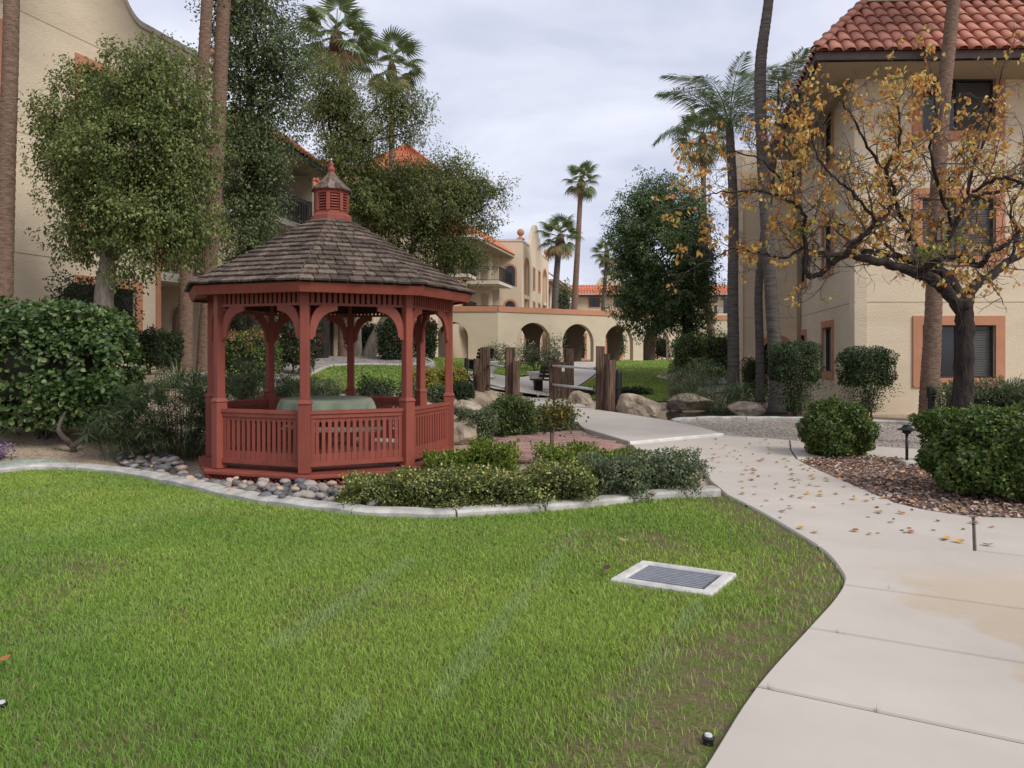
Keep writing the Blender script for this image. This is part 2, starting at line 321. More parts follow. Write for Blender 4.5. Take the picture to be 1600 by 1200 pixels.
sheet('leaf_litter_bed', LEAFBED, M['mulch'], .012, .5)
sheet('green_gravel_patch', [G(0, 722), G(60, 718), G(120, 724), G(160, 731), G(90, 735), G(0, 736)], voro('green_gravel', [(0, (.22, .26, .20)), (.6, (.34, .42, .34)), (1, (.5, .52, .42))], 38), .006, .5)
# ---------------------------------------------------------------- walk slabs
stain = M['concrete'].copy(); stain.name = 'stained_concrete'
t_ = stain.node_tree; N_ = t_.nodes; b_ = N_['Principled BSDF']; src_ = b_.inputs['Base Color'].links[0].from_socket
co_ = N_.new('ShaderNodeTexCoord'); sp_ = N_.new('ShaderNodeSeparateXYZ'); t_.links.new(co_.outputs['Object'], sp_.inputs[0])
nz_ = N_.new('ShaderNodeTexNoise'); nz_.inputs['Scale'].default_value = 1.3; nz_.inputs['Detail'].default_value = 9; nz_.inputs['Roughness'].default_value = .62; t_.links.new(co_.outputs['Object'], nz_.inputs['Vector'])
a_ = N_.new('ShaderNodeMath'); a_.operation = 'MULTIPLY_ADD'; t_.links.new(nz_.outputs['Fac'], a_.inputs[0]); a_.inputs[1].default_value = 1.6; t_.links.new(sp_.outputs[0], a_.inputs[2])
mr_ = N_.new('ShaderNodeMapRange'); mr_.inputs['From Min'].default_value = 3.33; mr_.inputs['From Max'].default_value = 3.5; t_.links.new(a_.outputs[0], mr_.inputs['Value'])
yr_ = N_.new('ShaderNodeMapRange'); yr_.inputs['From Min'].default_value = 5.75; yr_.inputs['From Max'].default_value = 5.2; t_.links.new(sp_.outputs[1], yr_.inputs['Value'])
ml_ = N_.new('ShaderNodeMath'); ml_.operation = 'MULTIPLY'; t_.links.new(mr_.outputs[0], ml_.inputs[0]); t_.links.new(yr_.outputs[0], ml_.inputs[1])
x_ = N_.new('ShaderNodeMix'); x_.data_type = 'RGBA'; x_.blend_type = 'MULTIPLY'; t_.links.new(ml_.outputs[0], x_.inputs['Factor']); t_.links.new(src_, x_.inputs['A']); x_.inputs['B'].default_value = (.94, .87, .76, 1)
t_.links.new(x_.outputs['Result'], b_.inputs['Base Color'])
walk = tag(mk('sidewalk', [(-4, -5, -.06), (6, -5, -.06), (6, 6, -.06), (4.2, 20, -.06), (1.5, 20, -.06), (2.4, 8, -.06)], [(0, 1, 2, 3, 4, 5)], mat('joint_dirt', (.07, .055, .04))), kind='structure')
def wpart(y0, y1): return [p for p in wedge if y0 - 1e-6 <= p[1] <= y1 + 1e-6]
def shrink(poly, g):
    c = np.mean(poly, 0); n = len(poly); out = []
    A = np.array(poly); area = sum(A[i][0] * A[(i + 1) % n][1] - A[(i + 1) % n][0] * A[i][1] for i in range(n)); sg = 1 if area > 0 else -1
    for i in range(n):
        a = A[i] - A[i - 1]; b = A[(i + 1) % n] - A[i]; a = a / max(np.linalg.norm(a), 1e-6); b = b / max(np.linalg.norm(b), 1e-6)
        na = np.array([-a[1], a[0]]) * sg; nb = np.array([-b[1], b[0]]) * sg; m = na + nb; m = m / max(np.linalg.norm(m), 1e-6)
        out.append(tuple(A[i] + m * g / max(.4, m @ na)))
    return out
def slab(poly, z=.03, g=.008, m=None, th=.1, name='concrete_slab', base=None):
    mb = MB(); q = shrink(poly, g); q2 = shrink(poly, g + .010)
    n = len(q); A = np.array(q); area = sum(A[i][0] * A[(i + 1) % n][1] - A[(i + 1) % n][0] * A[i][1] for i in range(n))
    if area < 0: q = q[::-1]; q2 = q2[::-1]
    zz = (lambda x, y: z) if base is None else (lambda x, y: Hs(x, y) + base)
    V = [(x, y, zz(x, y) - th) for x, y in q] + [(x, y, zz(x, y) - .014) for x, y in q] + [(x, y, zz(x, y)) for x, y in q2]
    F = [(i, (i + 1) % n, n + (i + 1) % n, n + i) for i in range(n)] + [(n + i, n + (i + 1) % n, 2 * n + (i + 1) % n, 2 * n + i) for i in range(n)] + [tuple(range(2 * n, 3 * n))]
    return mk(name, V, F, m or stain, walk)
def onw(y):
    A_ = np.array(wedge); return (float(np.interp(y, A_[:, 1], A_[:, 0])), y)
J1, J1r = onw(3.62), (3.13, 2.47); J2, J2r = onw(4.38), (3.69, 3.27); J3, J3r = onw(5.19), (4.3, 4.04); J4, J4m, J4r = onw(6.23), (3.66, 6.08), (4.75, 5.4)
slab([p for p in wedge if p[1] < 3.5] + [J1, J1r, (2.6, 1.5), (2.0, .2), (1.2, -1.8), (-.6, -4.6)])
slab([J1] + wpart(3.72, 4.28) + [J2, J2r, J1r])
slab([J2] + wpart(4.47, 5.1) + [J3, J3r, J2r])
slab([J3] + wpart(5.28, 6.13) + [J4, J4m, J4r, (4.6, 4.8), J3r])
J5, J5r = onw(7.93), (4.0, 8.0)
slab([J4] + wpart(6.33, 7.83) + [J5, J5r, (4.13, 7.62), (4.40, 7.33), J4m])
slab([J4m, (4.40, 7.33), (5.4, 7.22), (7.5, 6.92), (9.5, 6.4), (9.3, 4.4), (6.2, 5.0), J4r])
slab([J5] + wpart(8.03, 8.5) + [(2.42, 9.4), (2.61, 10.6), (4.11, 10.55), (4.04, 9.14), J5r])
slab([(2.61, 10.6), (2.4, 11.2), (2.07, 11.85), (2.0, 12.4), (2.01, 13.06), (2.95, 13.75), (3.95, 14.45), (4.55, 14.1), (4.95, 13.7), (4.5, 12.4), (4.19, 11.3), (4.11, 10.55)])
slab([(4.95, 13.7), (5.2, 13.5), (6.6, 12.4), (7.7, 11.6), (12, 8.7), (11.2, 7.7), (8.2, 8.35), (6.95, 10.15), (5.98, 11.15), (5.45, 11.55), (4.8, 11.6), (4.19, 11.3), (4.5, 12.4)])
APP = [(2.01, 13.08), (2.95, 13.77), (3.93, 14.45), (3.85, 15.6), (3.5, 17.1), (2.9, 18.8), (2.3, 20.3), (.25, 20.3), (.9, 18.6), (1.35, 16.6), (1.45, 15.4)]
slab(APP, .075, .004, M['concrete'], .14)
slab([(2.0, 13.0), (2.95, 13.69), (3.97, 14.39), (3.94, 14.47), (2.93, 13.77), (1.98, 13.08)], .08, 0, M['white'], .14, 'edge_strip')
slab([(2.2, 20.32), (1.55, 25.3), (-.6, 25.3), (.28, 20.32)], .1, .004, M['concrete'], .22, 'bridge_deck')
pth = [(1.6, 25.35), (2.2, 27.2), (2.5, 30), (3.3, 34), (4.4, 40), (5.6, 47), (5.9, 53.5), (3.4, 52.4), (2.9, 46.5), (1.5, 38.5), (.2, 33), (-1.2, 30.6), (-1.7, 29), (-1.7, 26.8), (-.6, 25.35)]
o = sheet('garden_path', pth, M['concrete'], .045, .6)
jm = mat('joint_filler', (.085, .068, .052), (.05, .04, .03), .95, 20)
for ln in ((J1, J1r), (J2, J2r), (J3, J3r), (J4, J4m, J4r), (J4m, (4.40, 7.33)), (J5, J5r), ((2.61, 10.6), (4.11, 10.55)), ((4.95, 13.7), (4.5, 12.4), (4.19, 11.3), (4.11, 10.55))):
    mb = MB()
    for a, b in zip(ln[:-1], ln[1:]): mb.beam((*a, .008), (*b, .008), .03, .024)
    mb.build('joint_filler', jm, walk)
# ---------------------------------------------------------------- brick path
BP = [(-.75, 11.9), (-.55, 13.3), (-.1, 14.45), (1.0, 15.45), (1.42, 15.6), (1.5, 14.7), (1.98, 13.0), (2.02, 11.9), (2.35, 11.2), (1.6, 10.9), (.4, 11.1), (-.5, 11.3)]
bp = sheet('brick_path', BP, mat('mortar_sand', (.20, .15, .12), (.14, .105, .085), .95, 6), .006, 1.)
bme = MB().box((0, 0, 0), (.262, .125, .06)).build('brick_proto', M['brick']); bd = bme.data; bpy.data.objects.remove(bme)
ang = R_(-13); ca, sa = math.cos(ang), math.sin(ang); nb = 0
for r in range(-30, 60):
    for c in range(-14, 16):
        u = (c + (r % 2) * .5) * .272; v = r * .134; x = .6 + u * ca - v * sa; y = 12.4 + u * sa + v * ca
        cs = [(x + a * ca - b * sa, y + a * sa + b * ca) for a, b in ((-.12, -.05), (.12, -.05), (.12, .05), (-.12, .05))]
        if all(inpoly(np.array(q[0]), np.array(q[1]), BP) for q in cs):
            inst('brick', bd, bp, (x, y, .002 + random.uniform(-.003, .003)), (random.gauss(0, .006), random.gauss(0, .006), ang + random.gauss(0, .008))); nb += 1
print('bricks', nb)
# ---------------------------------------------------------------- curbs
def curb_run(name, line, wd=.2, ht=.085, seg=1.05, side=1, z=None, slope=.03):
    A = np.array(line); d = np.diff(A, axis=0); L = np.hypot(d[:, 0], d[:, 1]); S = np.concatenate([[0], np.cumsum(L)])
    root = None; tot = S[-1]; n = max(1, int(round(tot / seg))); cuts = [0] + sorted((k + random.uniform(-.12, .12)) * tot / n for k in range(1, n)) + [tot]
    for k in range(n):
        ss = np.linspace(cuts[k] + .011, cuts[k + 1] - .011, max(4, int((cuts[k + 1] - cuts[k]) / .12)))
        X = np.interp(ss, S, A[:, 0]); Y = np.interp(ss, S, A[:, 1]); T = np.stack([np.gradient(X), np.gradient(Y)], 1); T /= np.linalg.norm(T, axis=1, keepdims=True)
        Nn = np.stack([-T[:, 1], T[:, 0]], 1) * side; V = []; tilt = random.uniform(-.006, .006)
        for i in range(len(ss)):
            h0 = Hs(X[i], Y[i]) if z is None else z
            jit = .004 * math.sin(ss[i] * 9) + tilt
            for a, zz in ((0, -.06), (0.0, ht - slope), (.03, ht - .008), (wd - .03, ht), (wd, ht - .01), (wd, -.06)):
                V.append((X[i] + Nn[i, 0] * a, Y[i] + Nn[i, 1] * a, h0 + zz + (jit if zz > 0 else 0)))
        m = len(ss); F = [(i * 6 + j, i * 6 + (j + 1) % 6, (i + 1) * 6 + (j + 1) % 6, (i + 1) * 6 + j) for i in range(m - 1) for j in range(6)] + [(0, 5, 4, 3, 2, 1), tuple((m - 1) * 6 + j for j in range(6))]
        if root is None: root = tag(mk(name, V, F, M['curb']), kind='structure')
        else: mk('curb_segment', V, F, M['curb'], root)
    return root
curb_run('curb', curb)
curb_run('curb', spline([(3.72, 16.9), (3.8, 17.5), (4.25, 17.8), (4.95, 17.94), (6.67, 17.8), (8.9, 16.7), (10.5, 15.7), (13, 13.6)], 8), .15, .09, 1.3)
curb_run('curb', spline([G(400, 608), G(438, 605), G(470, 597), G(500, 581), G(520, 573.5), G(560, 571), G(620, 571.5), G(672, 571), (-3.1, 27.5), (-3.0, 29.6), (-4.15, 31.6), (-5.2, 34)], 8), .16, .07, 2.)
curb_run('curb', spline([(7.0, 27.3), (6.9, 30.3), (7.4, 33.4), (6.95, 36.3), (7.45, 38.0), (10, 39.3)], 8), .16, .07, 2.2, -1)
# pond
sheet('water', [(2.9, 20.3), (3.9, 18.4), (5.6, 18.2), (7.2, 19.3), (8.6, 22), (7.2, 23.4), (5.4, 21.6), (3.4, 22.8), (1.4, 23.8), (-.4, 22.4), (-2.8, 18.2), (-1.9, 16.8), (.6, 20.6), (1.6, 21.8)], M['water'], 0, 1., z=-.055)
# ================================================================ buildings
def wallmesh(fr, zb, top, ops, th=.3, extra_u=()):
    """wall with rectangular / arched openings; top: number or function of u; ops: (u0,u1,z0,z1,arch)"""
    topf = top if callable(top) else (lambda u: top)
    us = {0., fr.L, *extra_u}
    for u0, u1, z0, z1, ar in ops:
        us |= {u0, u1}
        if ar: us |= {u0 + (u1 - u0) * (1 - math.cos(math.pi * k / 14)) / 2 for k in range(1, 14)}
    us = sorted(u for u in us if -1e-9 <= u <= fr.L + 1e-9); mb = MB()
    def ztop(op, u):
        u0, u1, z0, z1, ar = op
        if not ar: return z1
        r = (u1 - u0) / 2; return z1 + math.sqrt(max(0, r * r - (u - (u0 + r)) ** 2)) * ar
    def q(a, b, c, d): mb.add([a, b, c, d], [(0, 1, 2, 3)])
    for ua, ub in zip(us[:-1], us[1:]):
        if ub - ua < 1e-6: continue
        cov = sorted([o for o in ops if o[0] <= ua + 1e-6 and o[1] >= ub - 1e-6], key=lambda o: o[2])
        lo = (zb, zb); ivs = []
        for o in cov: ivs.append((lo, (o[2], o[2]))); lo = (ztop(o, ua), ztop(o, ub))
        ivs.append((lo, (topf(ua), topf(ub))))
        for (a0, b0), (a1, b1) in ivs:
            if a1 - a0 < 1e-6 and b1 - b0 < 1e-6: continue
            q(fr.p(ua, a0), fr.p(ub, b0), fr.p(ub, b1), fr.p(ua, a1)); q(fr.p(ub, b0, -th), fr.p(ua, a0, -th), fr.p(ua, a1, -th), fr.p(ub, b1, -th))
            q(fr.p(ua, a1), fr.p(ub, b1), fr.p(ub, b1, -th), fr.p(ua, a1, -th))
            if a0 > zb + 1e-6 or b0 > zb + 1e-6: q(fr.p(ub, b0), fr.p(ua, a0), fr.p(ua, a0, -th), fr.p(ub, b0, -th))
    for u0, u1, z0, z1, ar in ops:
        for u in (u0, u1): q(fr.p(u, z0), fr.p(u, z1), fr.p(u, z1, -th), fr.p(u, z0, -th))
    for u in (0, fr.L): q(fr.p(u, zb), fr.p(u, topf(u)), fr.p(u, topf(u), -th), fr.p(u, zb, -th))
    return mb
def wall(name, fr, zb, top, ops, m, parent, th=.3, extra_u=()): return wallmesh(fr, zb, top, ops, th, extra_u).build(name, m, parent)
def rect_trim(fr, u0, u1, z0, z1, w_, parent, m=None, n1=.045):
    mb = MB(); fr.box(mb, u0 - w_, u1 + w_, z1, z1 + w_, -.02, n1); fr.box(mb, u0 - w_, u1 + w_, z0 - w_, z0, -.02, n1)
    fr.box(mb, u0 - w_, u0, z0, z1, -.02, n1); fr.box(mb, u1, u1 + w_, z0, z1, -.02, n1)
    return mb.build('window_trim', m or M['trim'], parent)
def arch_trim(fr, u0, u1, z0, z1, w_, parent, m=None, n1=.045, ar=1., foot=True):
    mb = MB(); c = (u0 + u1) / 2; r = (u1 - u0) / 2; K = 14; ring = []
    for k in range(K + 1):
        a = math.pi * k / K
        ring.append(((c - r * math.cos(a), z1 + r * ar * math.sin(a)), (c - (r + w_) * math.cos(a), z1 + (r * ar + w_) * math.sin(a))))
    for (i0, o0), (i1, o1) in zip(ring[:-1], ring[1:]):
        mb.hexa([fr.p(*i0, -.02), fr.p(*i1, -.02), fr.p(*i1, n1), fr.p(*i0, n1), fr.p(*o0, -.02), fr.p(*o1, -.02), fr.p(*o1, n1), fr.p(*o0, n1)])
    if foot:
        fr.box(mb, u0 - w_, u0, z0, z1, -.02, n1); fr.box(mb, u1, u1 + w_, z0, z1, -.02, n1)
    return mb.build('arch_trim', m or M['trim'], parent)
def window(fr, u0, u1, z0, z1, parent, n=-.12, mull=1, blind=0, trim=.24, arch=0, tm=None):
    mb = MB(); f = .05
    fr.box(mb, u0, u1, z0, z0 + f, n - .03, n + .05); fr.box(mb, u0, u1, z1 - f, z1, n - .03, n + .05)
    fr.box(mb, u0, u0 + f, z0 + f, z1 - f, n - .03, n + .05); fr.box(mb, u1 - f, u1, z0 + f, z1 - f, n - .03, n + .05)
    for k in range(1, mull + 1):
        c = u0 + (u1 - u0) * k / (mull + 1); fr.box(mb, c - .025, c + .025, z0 + f, z1 - f, n - .03, n + .04)
    wf = mb.build('window', M['winframe'], parent)
    mp = MB(); fr.box(mp, u0 + .02, u1 - .02, z0 + .02, z1 + (arch * (u1 - u0) / 2 if arch else -.02), n - .02, n); mp.build('pane', M['glass'], wf)
    if blind:
        k0 = z0 + f
        nsl = int((z1 - z0 - 2 * f) / .062)
        for i in range(nsl):
            mb2 = MB() if i == 0 else mb2
            a, b = (u0 + f + .01, u0 + (u1 - u0) / 2 - .03) if blind == 1 else (u0 + (u1 - u0) / 2 + .03, u1 - f - .01)
            if blind == 3: a, b = u0 + f + .01, u1 - f - .01
            zc = k0 + (i + .5) * .062; mb2.hexa([fr.p(a, zc - .028, n + .012), fr.p(b, zc - .028, n + .012), fr.p(b, zc - .024, n + .02), fr.p(a, zc - .024, n + .02), fr.p(a, zc + .028, n + .002), fr.p(b, zc + .028, n + .002), fr.p(b, zc + .03, n + .008), fr.p(a, zc + .03, n + .008)])
        tag(mb2.build('blind_slats', M['blind'], wf), kind='stuff')
    if trim and not arch: rect_trim(fr, u0, u1, z0, z1, trim, parent, tm)
    return wf
def railing(mb, a, b, z, ht=1.05, sp=.11, posts=True, r=.011):
    a, b = np.array(a, float), np.array(b, float); L = np.linalg.norm(b - a); n = max(2, int(L / sp))
    A = lambda t, zz: (*(a + (b - a) * t), zz)
    mb.beam(A(0, z + ht), A(1, z + ht), .045, .035); mb.beam(A(0, z + .1), A(1, z + .1), .03, .03); mb.beam(A(0, z + ht - .12), A(1, z + ht - .12), .025, .025)
    for k in range(n + 1):
        p = a + (b - a) * k / n; mb.box((p[0], p[1], z + ht / 2), (2 * r, 2 * r, ht - .02))
    return mb
def balcony(parent, poly, z, rails, th=.22):
    """poly footprint, rails = list of edges (i,j)"""
    s = MB().prism(poly, z - th, z).build('balcony_slab', M['cap'], parent)
    mb = MB()
    for i, j in rails: railing(mb, poly[i], poly[j], z)
    mb.build('balcony_railing', M['iron'], s)
def joints(fr, zs, parent, u0=0, u1=None):
    mb = MB()
    for z in zs: fr.box(mb, u0, u1 or fr.L, z - .012, z + .012, -.01, .004)
    mb.build('control_joint', M['soffit'], parent)
def corrugated(name, e0, e1, t0, t1, parent, m, pitch=.34, rows=6, amp=.07, kind=None):
    """barrel tile surface between eave line e0-e1 and top line t0-t1, in stepped courses"""
    e0, e1, t0, t1 = [np.array(q, float) for q in (e0, e1, t0, t1)]
    L = max(np.linalg.norm(e1 - e0), np.linalg.norm(t1 - t0)); nc = max(2, int(L / pitch)); V = []; Fc = []
    nrm = np.cross(e1 - e0, t0 - e0); nrm /= np.linalg.norm(nrm); nrm *= np.sign(nrm[2]) or 1
    K = 6; prof = [(k / K, amp * max(0, math.sin(math.pi * (k / K) / .62)) if k / K < .62 else 0) for k in range(K)]
    for r in range(rows):
        va, vb = r / rows, min(1, (r + 1.15) / rows); base = len(V); cnt = 0
        for c in range(nc):
            for f, h in prof:
                t = (c + f) / nc
                for v, lift in ((va, .03), (vb, 0)):
                    p = (e0 + (e1 - e0) * t) * (1 - v) + (t0 + (t1 - t0) * t) * v; V.append(p + nrm * (h + lift))
                cnt += 1
        for i in range(cnt - 1): Fc.append((base + 2 * i, base + 2 * i + 2, base + 2 * i + 3, base + 2 * i + 1))
        # butt edge
        b2 = len(V)
        for i in range(cnt): V.append(np.array(V[base + 2 * i]) - nrm * .035)
        for i in range(cnt - 1): Fc.append((base + 2 * i + 2, base + 2 * i, b2 + i, b2 + i + 1))
    o = mk(name, V, Fc, m, parent)
    if kind: o['kind'] = kind
    return o
def ball_finial(parent, c, r, ped=.3):
    mb = MB(); mb.lathe((c[0], c[1], c[2]), [(r * 1.1, 0), (r * 1.1, ped * .4), (r * .55, ped * .6), (r * .45, ped)] + [(max(.01, r * math.sin(math.pi * k / 8)), ped + r - r * math.cos(math.pi * k / 8)) for k in range(1, 9)], 14)
    mb.build('ball_finial', M['trim'], parent, smooth=True)

# ---------------------------------------------------------------- A : left end block with swept parapet
def LX(Y): return -11.68 + .296 * (Y - 18.2)
ZB = 1.0
A = empty('apartment_building', (LX(20), 20, ZB), 'tan stucco three-storey block with swept parapet behind the leafy round-crowned tree', 'building', 'apartment buildings round the garden')
fr = Frame((LX(14), 14), (LX(25.35), 25.35), 1)
def uY(Y): return (Y - 14) / fr.d[1]
def topA(u):
    Y = 14 + u * fr.d[1]
    if Y > 21.95: return 10.85
    if Y > 20.7: return 10.85 + 2.0 * ((21.95 - Y) / 1.25) ** 2.2
    return 12.85
xs = [uY(20.7 + .125 * k) for k in range(11)]
oa, ob = uY(22.62), uY(24.62)
opsA = [(oa, ob, 1.02, 7.9, 1.0)]
wins = []
for zt in (9.05, 6.2, 3.35):
    for ya, yb in ((15.9, 17.55), (19.95, 21.7)): wins.append((uY(ya), uY(yb), zt - 1.42, zt))
wall('wall', fr, ZB - .6, topA, opsA + [(*q, 0) for q in wins], M['stucco'], A, .3, xs)
for q in wins: window(fr, *q, A, mull=1, trim=.24)
arch_trim(fr, oa, ob, 1.02, 7.9, .17, A)
joints(fr, (3.95, 6.82, 9.7), A, 0, oa - .2)
cap = MB(); prev = None
for u in sorted(set([0, fr.L] + xs + [uY(14 + k * .5) for k in range(23)])):
    if u > fr.L: continue
    z = topA(u) + .002
    if prev: 
        a, za = prev
        cap.hexa([fr.p(a, za, -.36), fr.p(u, z, -.36), fr.p(u, z, .06), fr.p(a, za, .06), fr.p(a, za + .16, -.36), fr.p(u, z + .16, -.36), fr.p(u, z + .16, .06), fr.p(a, za + .16, .06)])
    prev = (u, z)
cap.build('parapet_cap', M['cap'], A)
ball_finial(A, (*fr.p(fr.L - .25, 0, -.15)[:2], 11.0), .16, .25)
# loggia behind the tall opening
lg = MB(); fr.box(lg, oa - .5, ob + .5, ZB - .3, 9.4, -2.5, -2.35); lg.build('loggia_back_wall', M['stucco'], A)
side = Frame(fr.p(ob + .28, 0, -.32)[:2], fr.p(ob + .28, 0, -2.34)[:2], 1)
wall('loggia_side_wall', side, ZB - .3, 9.4, [(.45, 1.25, 1.9, 2.7, 1), (.45, 1.25, 4.8, 5.6, 1)], M['stucco'], A, .2)
MB().prism([fr.p(oa - .5, 0, -.31)[:2], fr.p(ob + .5, 0, -.31)[:2], fr.p(ob + .5, 0, -2.34)[:2], fr.p(oa - .5, 0, -2.34)[:2]], 9.4, 9.55).build('loggia_roof', M['stucco'], A)
for zf in (3.97, 6.84): balcony(A, [fr.p(oa + .01, 0, .02)[:2], fr.p(ob - .01, 0, .02)[:2], fr.p(ob - .01, 0, -2.34)[:2], fr.p(oa + .01, 0, -2.34)[:2]], zf, [(0, 1)], .26)
# end wall and rear volume
er = Frame(fr.p(fr.L, 0, -.3)[:2], fr.p(fr.L, 0, -9)[:2], 1); wall('end_wall', er, ZB - .3, 10.84, [], M['stucco'], A)
MB().prism([fr.p(0, 0, -2.6)[:2], fr.p(fr.L, 0, -2.6)[:2], fr.p(fr.L, 0, -9)[:2], fr.p(0, 0, -9)[:2]], ZB - .3, 10.2).build('rear_volume', M['stucco'], A)

# ---------------------------------------------------------------- B : balconied wing behind the trees
B = empty('apartment_building', (-9.5, 36, 1.2), 'tan stucco wing with iron balconies and red tile eaves behind the gazebo trees', 'building', 'apartment buildings round the garden')
def BX(Y): return -12.2 + .22 * (Y - 25.4)
fb = Frame((BX(25.4), 25.4), (BX(55), 55), 1)
opsB = []
for zf in (1.2, 3.97, 6.84):
    for y0, y1 in ((26.6, 28.2), (29.9, 31.9), (34.5, 36.2), (38.5, 40.2), (48, 49.6)): opsB.append(((y0 - 25.4) / fb.d[1], (y1 - 25.4) / fb.d[1], zf + .1, zf + 2.1, 0))
wall('wall', fb, .8, 9.7, opsB, M['stucco'], B)
for o_ in opsB: window(fb, *o_[:4], B, mull=1, trim=0)
for Y0, Y1, xa, xb in ((26.2, 28.6, -10.45, -10.25), (29.4, 32.4, -9.05, -8.45), (36.5, 39.5, -7.7, -7.1)):
    for zf in (3.97, 6.84):
        balcony(B, [(xa, Y0), (xb, Y1), (BX(Y1), Y1), (BX(Y0), Y0)], zf, [(0, 1), (1, 2), (3, 0)])
    bw = Frame((BX(Y1) - .1, Y1 + .12), (xb, Y1 + .12), 1)
    wall('bay_wall', bw, 1., 9.5, [], M['stucco'], B, .2)
    s = .75
    e0, e1 = (xa + s, Y0 - .7, 9.3), (xb + s, Y1 + .6, 9.3); t0, t1 = (xa - 1.1, Y0 - .2, 10.7), (xb - 1.1, Y1 + .2, 10.7)
    roof = MB().hexa([(xa + s - .03, Y0 - .7, 9.1), (xb + s - .03, Y1 + .6, 9.1), (BX(Y1) + .05, Y1 + .6, 9.1), (BX(Y0) + .05, Y0 - .7, 9.1), (xa + s - .03, Y0 - .68, 9.27), (xb + s - .03, Y1 + .58, 9.27), (xb - 1.1, Y1 + .2, 10.66), (xa - 1.1, Y0 - .2, 10.66)]).build('roof', M['fascia'], B)
    MB().prism([(xa + s - .1, Y0 - .62), (xb + s - .1, Y1 + .52), (BX(Y1) + .1, Y1 + .52), (BX(Y0) + .1, Y0 - .62)], 9.07, 9.09).build('soffit', M['soffit'], roof)
    corrugated('roof_tiles', e0, e1, t0, t1, roof, M['tile_far'], rows=5, kind='stuff')
    corrugated('roof_tiles', (BX(Y0) + .05, Y0 - .72, 9.3), e0, (BX(Y0) + .05, Y0 - .2, 10.7), t0, roof, M['tile_far'], rows=5, kind='stuff')
MB().prism([(BX(25.4), 25.4), (BX(55), 55), (BX(55) - 8, 55), (BX(25.4) - 8, 25.4)], 9.5, 9.72).build('flat_roof', M['cap'], B)
# far part of the wing with balconies near the mission-front block
B2 = empty('apartment_building', (-3.4, 57, 1.2), 'tan wing with stacked railed balconies and red tile hip eave over the arcade', 'building', 'apartment buildings round the garden')
f2 = Frame((-5.6, 50.5), (-2.4, 63.2), 1)
ops2 = []
for zf in (3.97, 6.84):
    for u0 in (1.2, 4.2, 7.6, 9.6): ops2.append((u0, u0 + 1.2, zf + .1, zf + 2.1, 0))
wall('wall', f2, .9, 9.6, ops2, M['stucco_far'], B2)
for o_ in ops2: window(f2, *o_[:4], B2, mull=1, trim=.1)
MB().prism([(-5.6, 50.5), (-2.4, 63.2), (-10, 63.2), (-10, 50.5)], 9.3, 9.58).build('flat_roof', M['cap'], B2)
for zf in (3.97, 6.84):
    balcony(B2, [(-3.35, 56.6), (-.95, 56.6), (.0, 60.8), (-2.9, 60.8)], zf, [(0, 1), (1, 2)])
    balcony(B2, [(-4.9, 51.2), (-2.9, 51.2), (-2.5, 53.6), (-4.6, 53.6)], zf, [(0, 1), (1, 2)])
wall('bay_wall', Frame((-3.3, 58.9), (-1.5, 58.9), 1), 1, 9.4, [(.9, 1.5, 7., 9., 0), (.9, 1.5, 4.1, 6.1, 0)], M['stucco_far'], B2, .2)
MB().prism([(-2.7, 60.95), (-1.0, 60.95), (-1.0, 61.6), (-2.7, 61.6)], 1, 9.4).build('bay_pier', M['stucco_far'], B2)
rf = MB().hexa([(-5.4, 51.6, 9.2), (-2.35, 51.6, 9.2), (.22, 61.9, 9.2), (-2.4, 61.9, 9.2), (-5.4, 51.62, 9.36), (-2.38, 51.62, 9.36), (.2, 61.88, 9.36), (-2.4, 61.88, 9.36)]).build('roof', M['soffit'], B2)
corrugated('roof_tiles', (-2.3, 51.5, 9.38), (.26, 61.9, 9.38), (-4.2, 53.4, 11.0), (-1.9, 61.9, 11.0), rf, M['tile_far'], rows=5, kind='stuff')
corrugated('roof_tiles', (-6.5, 51.5, 9.38), (-2.3, 51.5, 9.38), (-6.5, 53.4, 11.0), (-4.2, 53.4, 11.0), rf, M['tile_far'], rows=5, kind='stuff')
# ---------------------------------------------------------------- tower with pyramid roof
TW = empty('stair_tower', (-6.9, 46, 1.2), 'square stucco tower with red tile pyramid roof rising above the trees', 'tower')
MB().prism([(-9.2, 44.2), (-5.2, 44.2), (-4.6, 47.8), (-8.6, 47.8)], 1., 11.9).build('wall', M['stucco_far'], TW)
pk = (-6.3, 45.9, 14.0); cs = [(-9.4, 43.6, 11.95), (-4.1, 43.6, 11.95), (-3.6, 48.3, 11.95), (-8.9, 48.3, 11.95)]
rf = MB().prism([(-9.3, 43.7), (-4.2, 43.7), (-3.7, 48.2), (-8.8, 48.2)], 11.75, 11.93).build('roof', M['fascia'], TW)
pkd = np.array(pk)
for i in range(4):
    a, b = np.array(cs[i]), np.array(cs[(i + 1) % 4]); corrugated('roof_tiles', a, b, pkd + (a - pkd) * .02, pkd + (b - pkd) * .02, rf, M['tile_far'], rows=8, kind='stuff')
